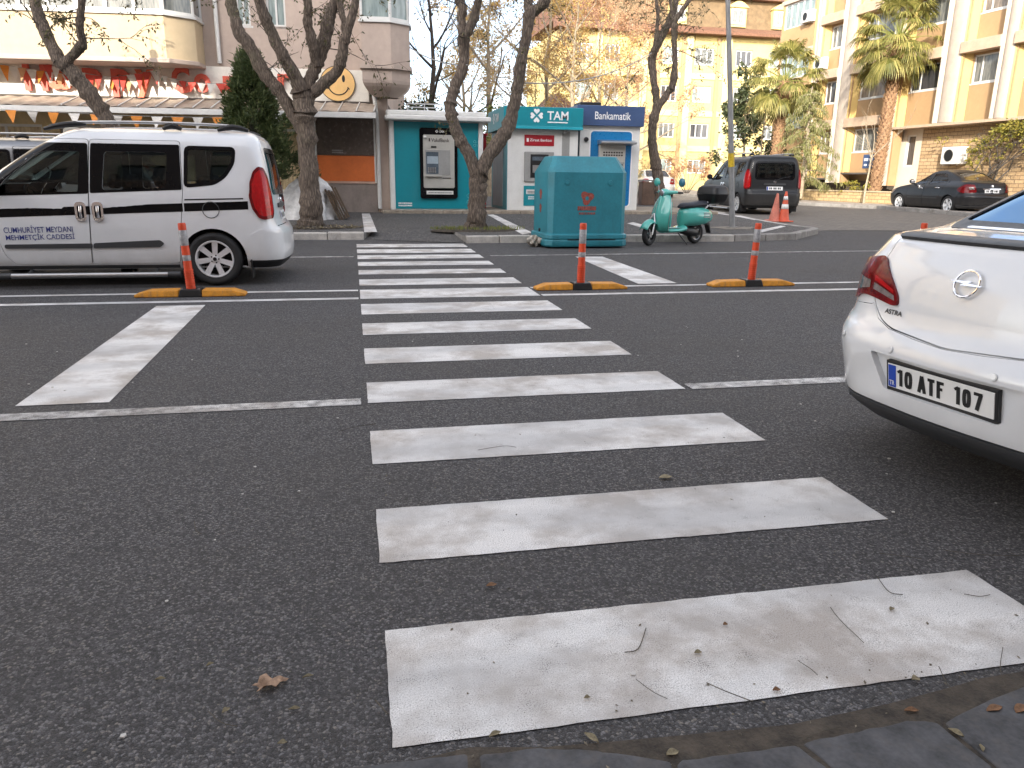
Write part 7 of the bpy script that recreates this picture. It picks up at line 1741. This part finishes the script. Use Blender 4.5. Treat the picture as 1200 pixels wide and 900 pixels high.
street_tree('slender dark tree forking high between the navy kiosk and the dark grey van', 21.6, [(777, 247, 17), (774, 230, 14), (771, 205, 13), (768, 190, 12), (764, 162, 10.5), (766, 141, 10.5), (771, 122, 11)],
    [([(771, 126, 9), (767, 102, 8.5), (765, 85, 8.5), (764, 71, 9), (768, 58, 9.5), (781, 32, 8.5), (790, 9, 8), (796, -20, 6), (806, -60, 4)], .5), ([(766, 62, 6), (769, 48, 5.5), (770, 32, 4.5), (771, 17, 4), (769, 0, 3.5), (766, -30, 3)], -.4), ([(771, 126, 9), (783, 108, 8), (788, 100, 9), (791, 74, 6.5), (790, 48, 6.5), (791, 26, 6.5), (799, 13, 6), (810, -4, 5), (830, -40, 4)], -.5), ([(791, 30, 4), (787, 12, 4), (784, -20, 3)], .2)], 7, 26, 5, (.7, 1.8))
p = gp(296, 262, .13); thuja('dark green bushy conifer standing behind the white van before the shop', (p.x, p.y+1.0, p.z), 3.7, 3)
grown_tree('bare_tree', 'bare grey tree against the sky above the teal kiosk', 'tree', (aty(507, 120, 32).x, 32, gz(32)), 9.5, 2.6, 21, mBARKD, lRUST, 240, .10, .17, 'trees beyond the kiosks', 9, .35, (0, 0), 3, .3, 1.0)
for px, Y, H, sp, sd_, lm, nl, lab in ((575, 35, 10.5, 3.4, 31, lGOLD, 5200, 'golden plane tree between the forks of the V-shaped tree'), (640, 38, 11.5, 3.8, 32, lGOLD, 6200, 'tall golden plane tree right of the V-shaped tree'), (700, 42, 9.6, 4.0, 33, lRUST, 6500, 'rust-leaved plane tree above the navy kiosk'), (540, 44, 9.0, 3.4, 34, lGOLD, 3600, 'thinner golden tree far behind the left fork'), (735, 47, 9.5, 4.2, 35, lRUST, 3800, 'fine-branched tan tree just left of the slender dark tree'), (672, 33, 8.6, 3.0, 36, lGOLD, 2600, 'nearer thin golden tree over the clover-signed kiosk')):
    grown_tree('plane_tree', lab, 'tree', (aty(px, 130, Y).x, Y, gz(Y)), H, sp, sd_, mBARKP, lm, int(nl*1.55), .10, .17, 'trees beyond the kiosks', 9, .28, (rn.uniform(-.3, .3), 0), 3, .45, .7)
shrub('shrub', 'dark leafy shrub showing over the teal kiosk roof at the left', 'shrub', (aty(470, 130, 27).x, 27, gz(27)), 1.3, .9, 3.5, 41, lDARK, 1800, .12); shrub('shrub', 'yellow-green bush showing over the teal kiosk roof beside the left fork', 'shrub', (aty(553, 130, 30).x, 30, gz(30)), 1.4, .9, 4.0, 42, lGREEN, 1600, .12)
shrub('shrub', 'low rust-coloured bush beyond the parked cars beside the dark grey van', 'shrub', (aty(806, 210, 45).x, 45, gz(45)), 1.5, 1, 2.3, 43, lRUST, 1500, .12)
pl = gp(1030, 234, .2); palm('tall fan palm with a rough brown trunk beside the blue name plaque', (pl.x-.3, pl.y, .5), 6.9, .20, 51, 66, 1.4, .25)
q = aty(911, 205, 34.0); palm('smaller fan palm farther along the side street, behind the weeping cedar', (q.x-.2, 34, .6), 5.2, .18, 52, 46, 1.25, .1)
q = aty(938, 232, 31.5); weeping_cedar('yellow-green weeping cedar drooping before the tan block', (q.x, 31.5, .6), 4.7, 1.9, 61)
q = aty(868, 220, 40); grown_tree('evergreen_tree', 'dark glossy evergreen behind the street pole and the dark grey van', 'tree', (q.x, 40, gz(40)), 5.6, 1.8, 71, mBARKP, lDARK, 4200, .2, .10, None, 9, .25, (0, 0), 3, .4, .6)
q = aty(884, 220, 37); grown_tree('bare_tree', 'pale leafless young tree right of the street pole', 'tree', (q.x, 37, gz(37)), 7.5, 1.5, 72, mBARKP, lRUST, 160, .1, .06, None, 8, .35, (.3, 0), 3, .3, 1.1)
sa = gp(1012, 238.5, .13); t = thing('sapling', 'thin bare sapling leaning in front of the fan palm trunk', 'tree', sa); m = MB(); P = [gp(1012, 238.5, .13)]+[aty(x, y, sa.y) for x, y in ((1014, 222), (1018, 203), (1021, 186))]; m.tube([p-sa for p in P], [.055, .045, .04, .03], 8); rs = random.Random(5)
for d in ((-.5, 0, .8), (.3, .2, 1), (.5, -.2, .8), (-.2, .3, 1)): twig(m, None, P[3]-sa, V(*d), 1.6, .02, 2, rs, droop=-.1, spread=.5)
m.build('trunk', mBARKP, t, smooth=60, recalc=False)
for pa, ya, pc, yc, sag, lab in (((764, 62), 21.6, (615, 97), 16.4, .25, 'pale cable slung from the slender dark tree to the V-shaped tree'), ((548, 76), 16.6, (478, 54), 20.3, .12, 'pale cable slung from the V-shaped tree to the corner bay of the shop building')):
    A, B = aty(*pa, ya), aty(*pc, yc); m = MB(); m.tube([A.lerp(B, i/14)-V(0, 0, sag*4*(i/14)*(1-i/14)) for i in range(15)], .014, 5); tag(m.build('cable', mKGREY), lab, 'cable')
creeper(RB, 'yellow-green climbing shrub over the stone wall and overhang', 81)
for i, (px, py) in enumerate(((988, 221), (1000, 219))): q = aty(px, py, 30.6); shrub('garden_plant', ('small leafy plant behind the garden wall, left of the sapling', 'small leafy plant behind the garden wall, close beside the sapling')[i], 'plant', (q.x+.3, 30.6, .6), .4, .3, .75, 90+i, lCREEP, 220, .10)
for nm, c0, lab in (('leaf', gp(365, 266, .13), ''), ('weed', gp(558, 269, .13), '')):
    m = MB(); rs = random.Random(7)
    for _ in range(520 if nm == 'leaf' else 700):
        a = rs.uniform(0, 2*PI); d = .25+rs.random()**.7*.75; p = c0+V(math.cos(a)*d*1.05, math.sin(a)*d*.45-.1, .01)
        if nm == 'leaf': leaf(m, p, rdir(rs)*V(1, 1, .25), V(0, 0, 1), .07, .045)
        else: leaf(m, p, V(rs.uniform(-.4, .4), rs.uniform(-.4, .4), 1), rdir(rs), rs.uniform(.04, .10), .012)
    o = m.build('leaf_litter' if nm == 'leaf' else 'grass', lTANL if nm == 'leaf' else lGREEN, recalc=False); o['kind'] = 'stuff'
    s_ = MB(); s_.lathe([(0, .03), (.55, .025), (.9, .012), (1.0, -.03)], 20, Matrix.Scale(.5, 4, V(0, 1, 0))); o = s_.build('soil_patch', mDIRT, smooth=60); o.location = c0; o['kind'] = 'structure'

# ---- light, sky, camera
EL, TS = rad(21.5), V(-.5, -.866, 0)
w = bpy.data.worlds.new('World'); SC.world = w; w.use_nodes = True; nt = w.node_tree; bg = nt.nodes['Background']
sk = nt.nodes.new('ShaderNodeTexSky'); sk.sky_type = 'NISHITA'; sk.sun_disc = False; sk.sun_elevation = EL; sk.sun_rotation = rad(210); sk.air_density = 1.0; sk.dust_density = 1.2; sk.ozone_density = 1.0
# thin white cloud over the blue: the same sky made paler and brighter where the cloud is
tc = nt.nodes.new('ShaderNodeTexCoord'); mp = nt.nodes.new('ShaderNodeMapping'); mp.inputs['Scale'].default_value = (1, 1, 2.2); nt.links.new(tc.outputs['Generated'], mp.inputs['Vector'])
nz = nt.nodes.new('ShaderNodeTexNoise'); nz.inputs['Scale'].default_value = 2.6; nz.inputs['Detail'].default_value = 7; nz.inputs['Roughness'].default_value = .6; nt.links.new(mp.outputs[0], nz.inputs['Vector'])
mr = nt.nodes.new('ShaderNodeMapRange'); mr.inputs['From Min'].default_value = .36; mr.inputs['From Max'].default_value = .64; mr.inputs['To Min'].default_value = .30; mr.inputs['To Max'].default_value = .92; nt.links.new(nz.outputs['Fac'], mr.inputs['Value'])
bw = nt.nodes.new('ShaderNodeRGBToBW'); nt.links.new(sk.outputs[0], bw.inputs[0]); cl = nt.nodes.new('ShaderNodeMix'); cl.data_type = 'RGBA'; cl.blend_type = 'MULTIPLY'; cl.inputs[0].default_value = 1.0; cl.inputs[7].default_value = (1.88, 1.76, 1.66, 1); nt.links.new(bw.outputs[0], cl.inputs[6])
# the clear sky away from the sun, low in the north, is a deeper blue than the cloud-lit rest
sx = nt.nodes.new('ShaderNodeSeparateXYZ'); nt.links.new(tc.outputs['Generated'], sx.inputs[0])
my = nt.nodes.new('ShaderNodeMapRange'); my.interpolation_type = 'SMOOTHSTEP'; my.inputs['From Min'].default_value = .25; my.inputs['From Max'].default_value = .75; nt.links.new(sx.outputs[1], my.inputs['Value'])
mz = nt.nodes.new('ShaderNodeMapRange'); mz.interpolation_type = 'SMOOTHSTEP'; mz.inputs['From Min'].default_value = .5; mz.inputs['From Max'].default_value = .2; nt.links.new(sx.outputs[2], mz.inputs['Value'])
mm = nt.nodes.new('ShaderNodeMath'); mm.operation = 'MULTIPLY'; nt.links.new(my.outputs[0], mm.inputs[0]); nt.links.new(mz.outputs[0], mm.inputs[1])
nb = nt.nodes.new('ShaderNodeMix'); nb.data_type = 'RGBA'; nb.blend_type = 'MULTIPLY'; nb.inputs[7].default_value = (.36, .43, .52, 1)
mx = nt.nodes.new('ShaderNodeMix'); mx.data_type = 'RGBA'; nt.links.new(mr.outputs[0], mx.inputs[0]); nt.links.new(sk.outputs[0], mx.inputs[6]); nt.links.new(cl.outputs[2], mx.inputs[7])
nt.links.new(mm.outputs[0], nb.inputs[0]); nt.links.new(mx.outputs[2], nb.inputs[6]); nt.links.new(nb.outputs[2], bg.inputs[0]); bg.inputs[1].default_value = .15
sl = bpy.data.lights.new('sun', 'SUN'); sl.energy = 2.0; sl.angle = rad(.55); sl.color = (1, .91, .78); so = bpy.data.objects.new('sun', sl); COL.objects.link(so); to = V(TS.x*math.cos(EL), TS.y*math.cos(EL), math.sin(EL)); so.rotation_euler = to.to_track_quat('Z', 'Y').to_euler()
cd = bpy.data.cameras.new('camera'); cam = bpy.data.objects.new('camera', cd); COL.objects.link(cam); cam.matrix_world = Matrix.Translation(EYEP) @ ROT.to_4x4(); cd.sensor_width = 36; cd.lens = F/1200*36; cd.clip_start = .05; cd.clip_end = 1000; SC.camera = cam
SC.view_settings.view_transform = 'Standard'; SC.view_settings.look = 'None'; SC.view_settings.exposure = 2.1; SC.view_settings.gamma = 1; SC.view_settings.use_curve_mapping = False
SC.cycles.max_bounces = 8; SC.cycles.transparent_max_bounces = 16; SC.cycles.use_denoising = True; SC.cycles.denoiser = 'OPENIMAGEDENOISE'; SC.cycles.denoising_input_passes = 'RGB_ALBEDO_NORMAL'; SC.cycles.denoising_prefilter = 'ACCURATE'
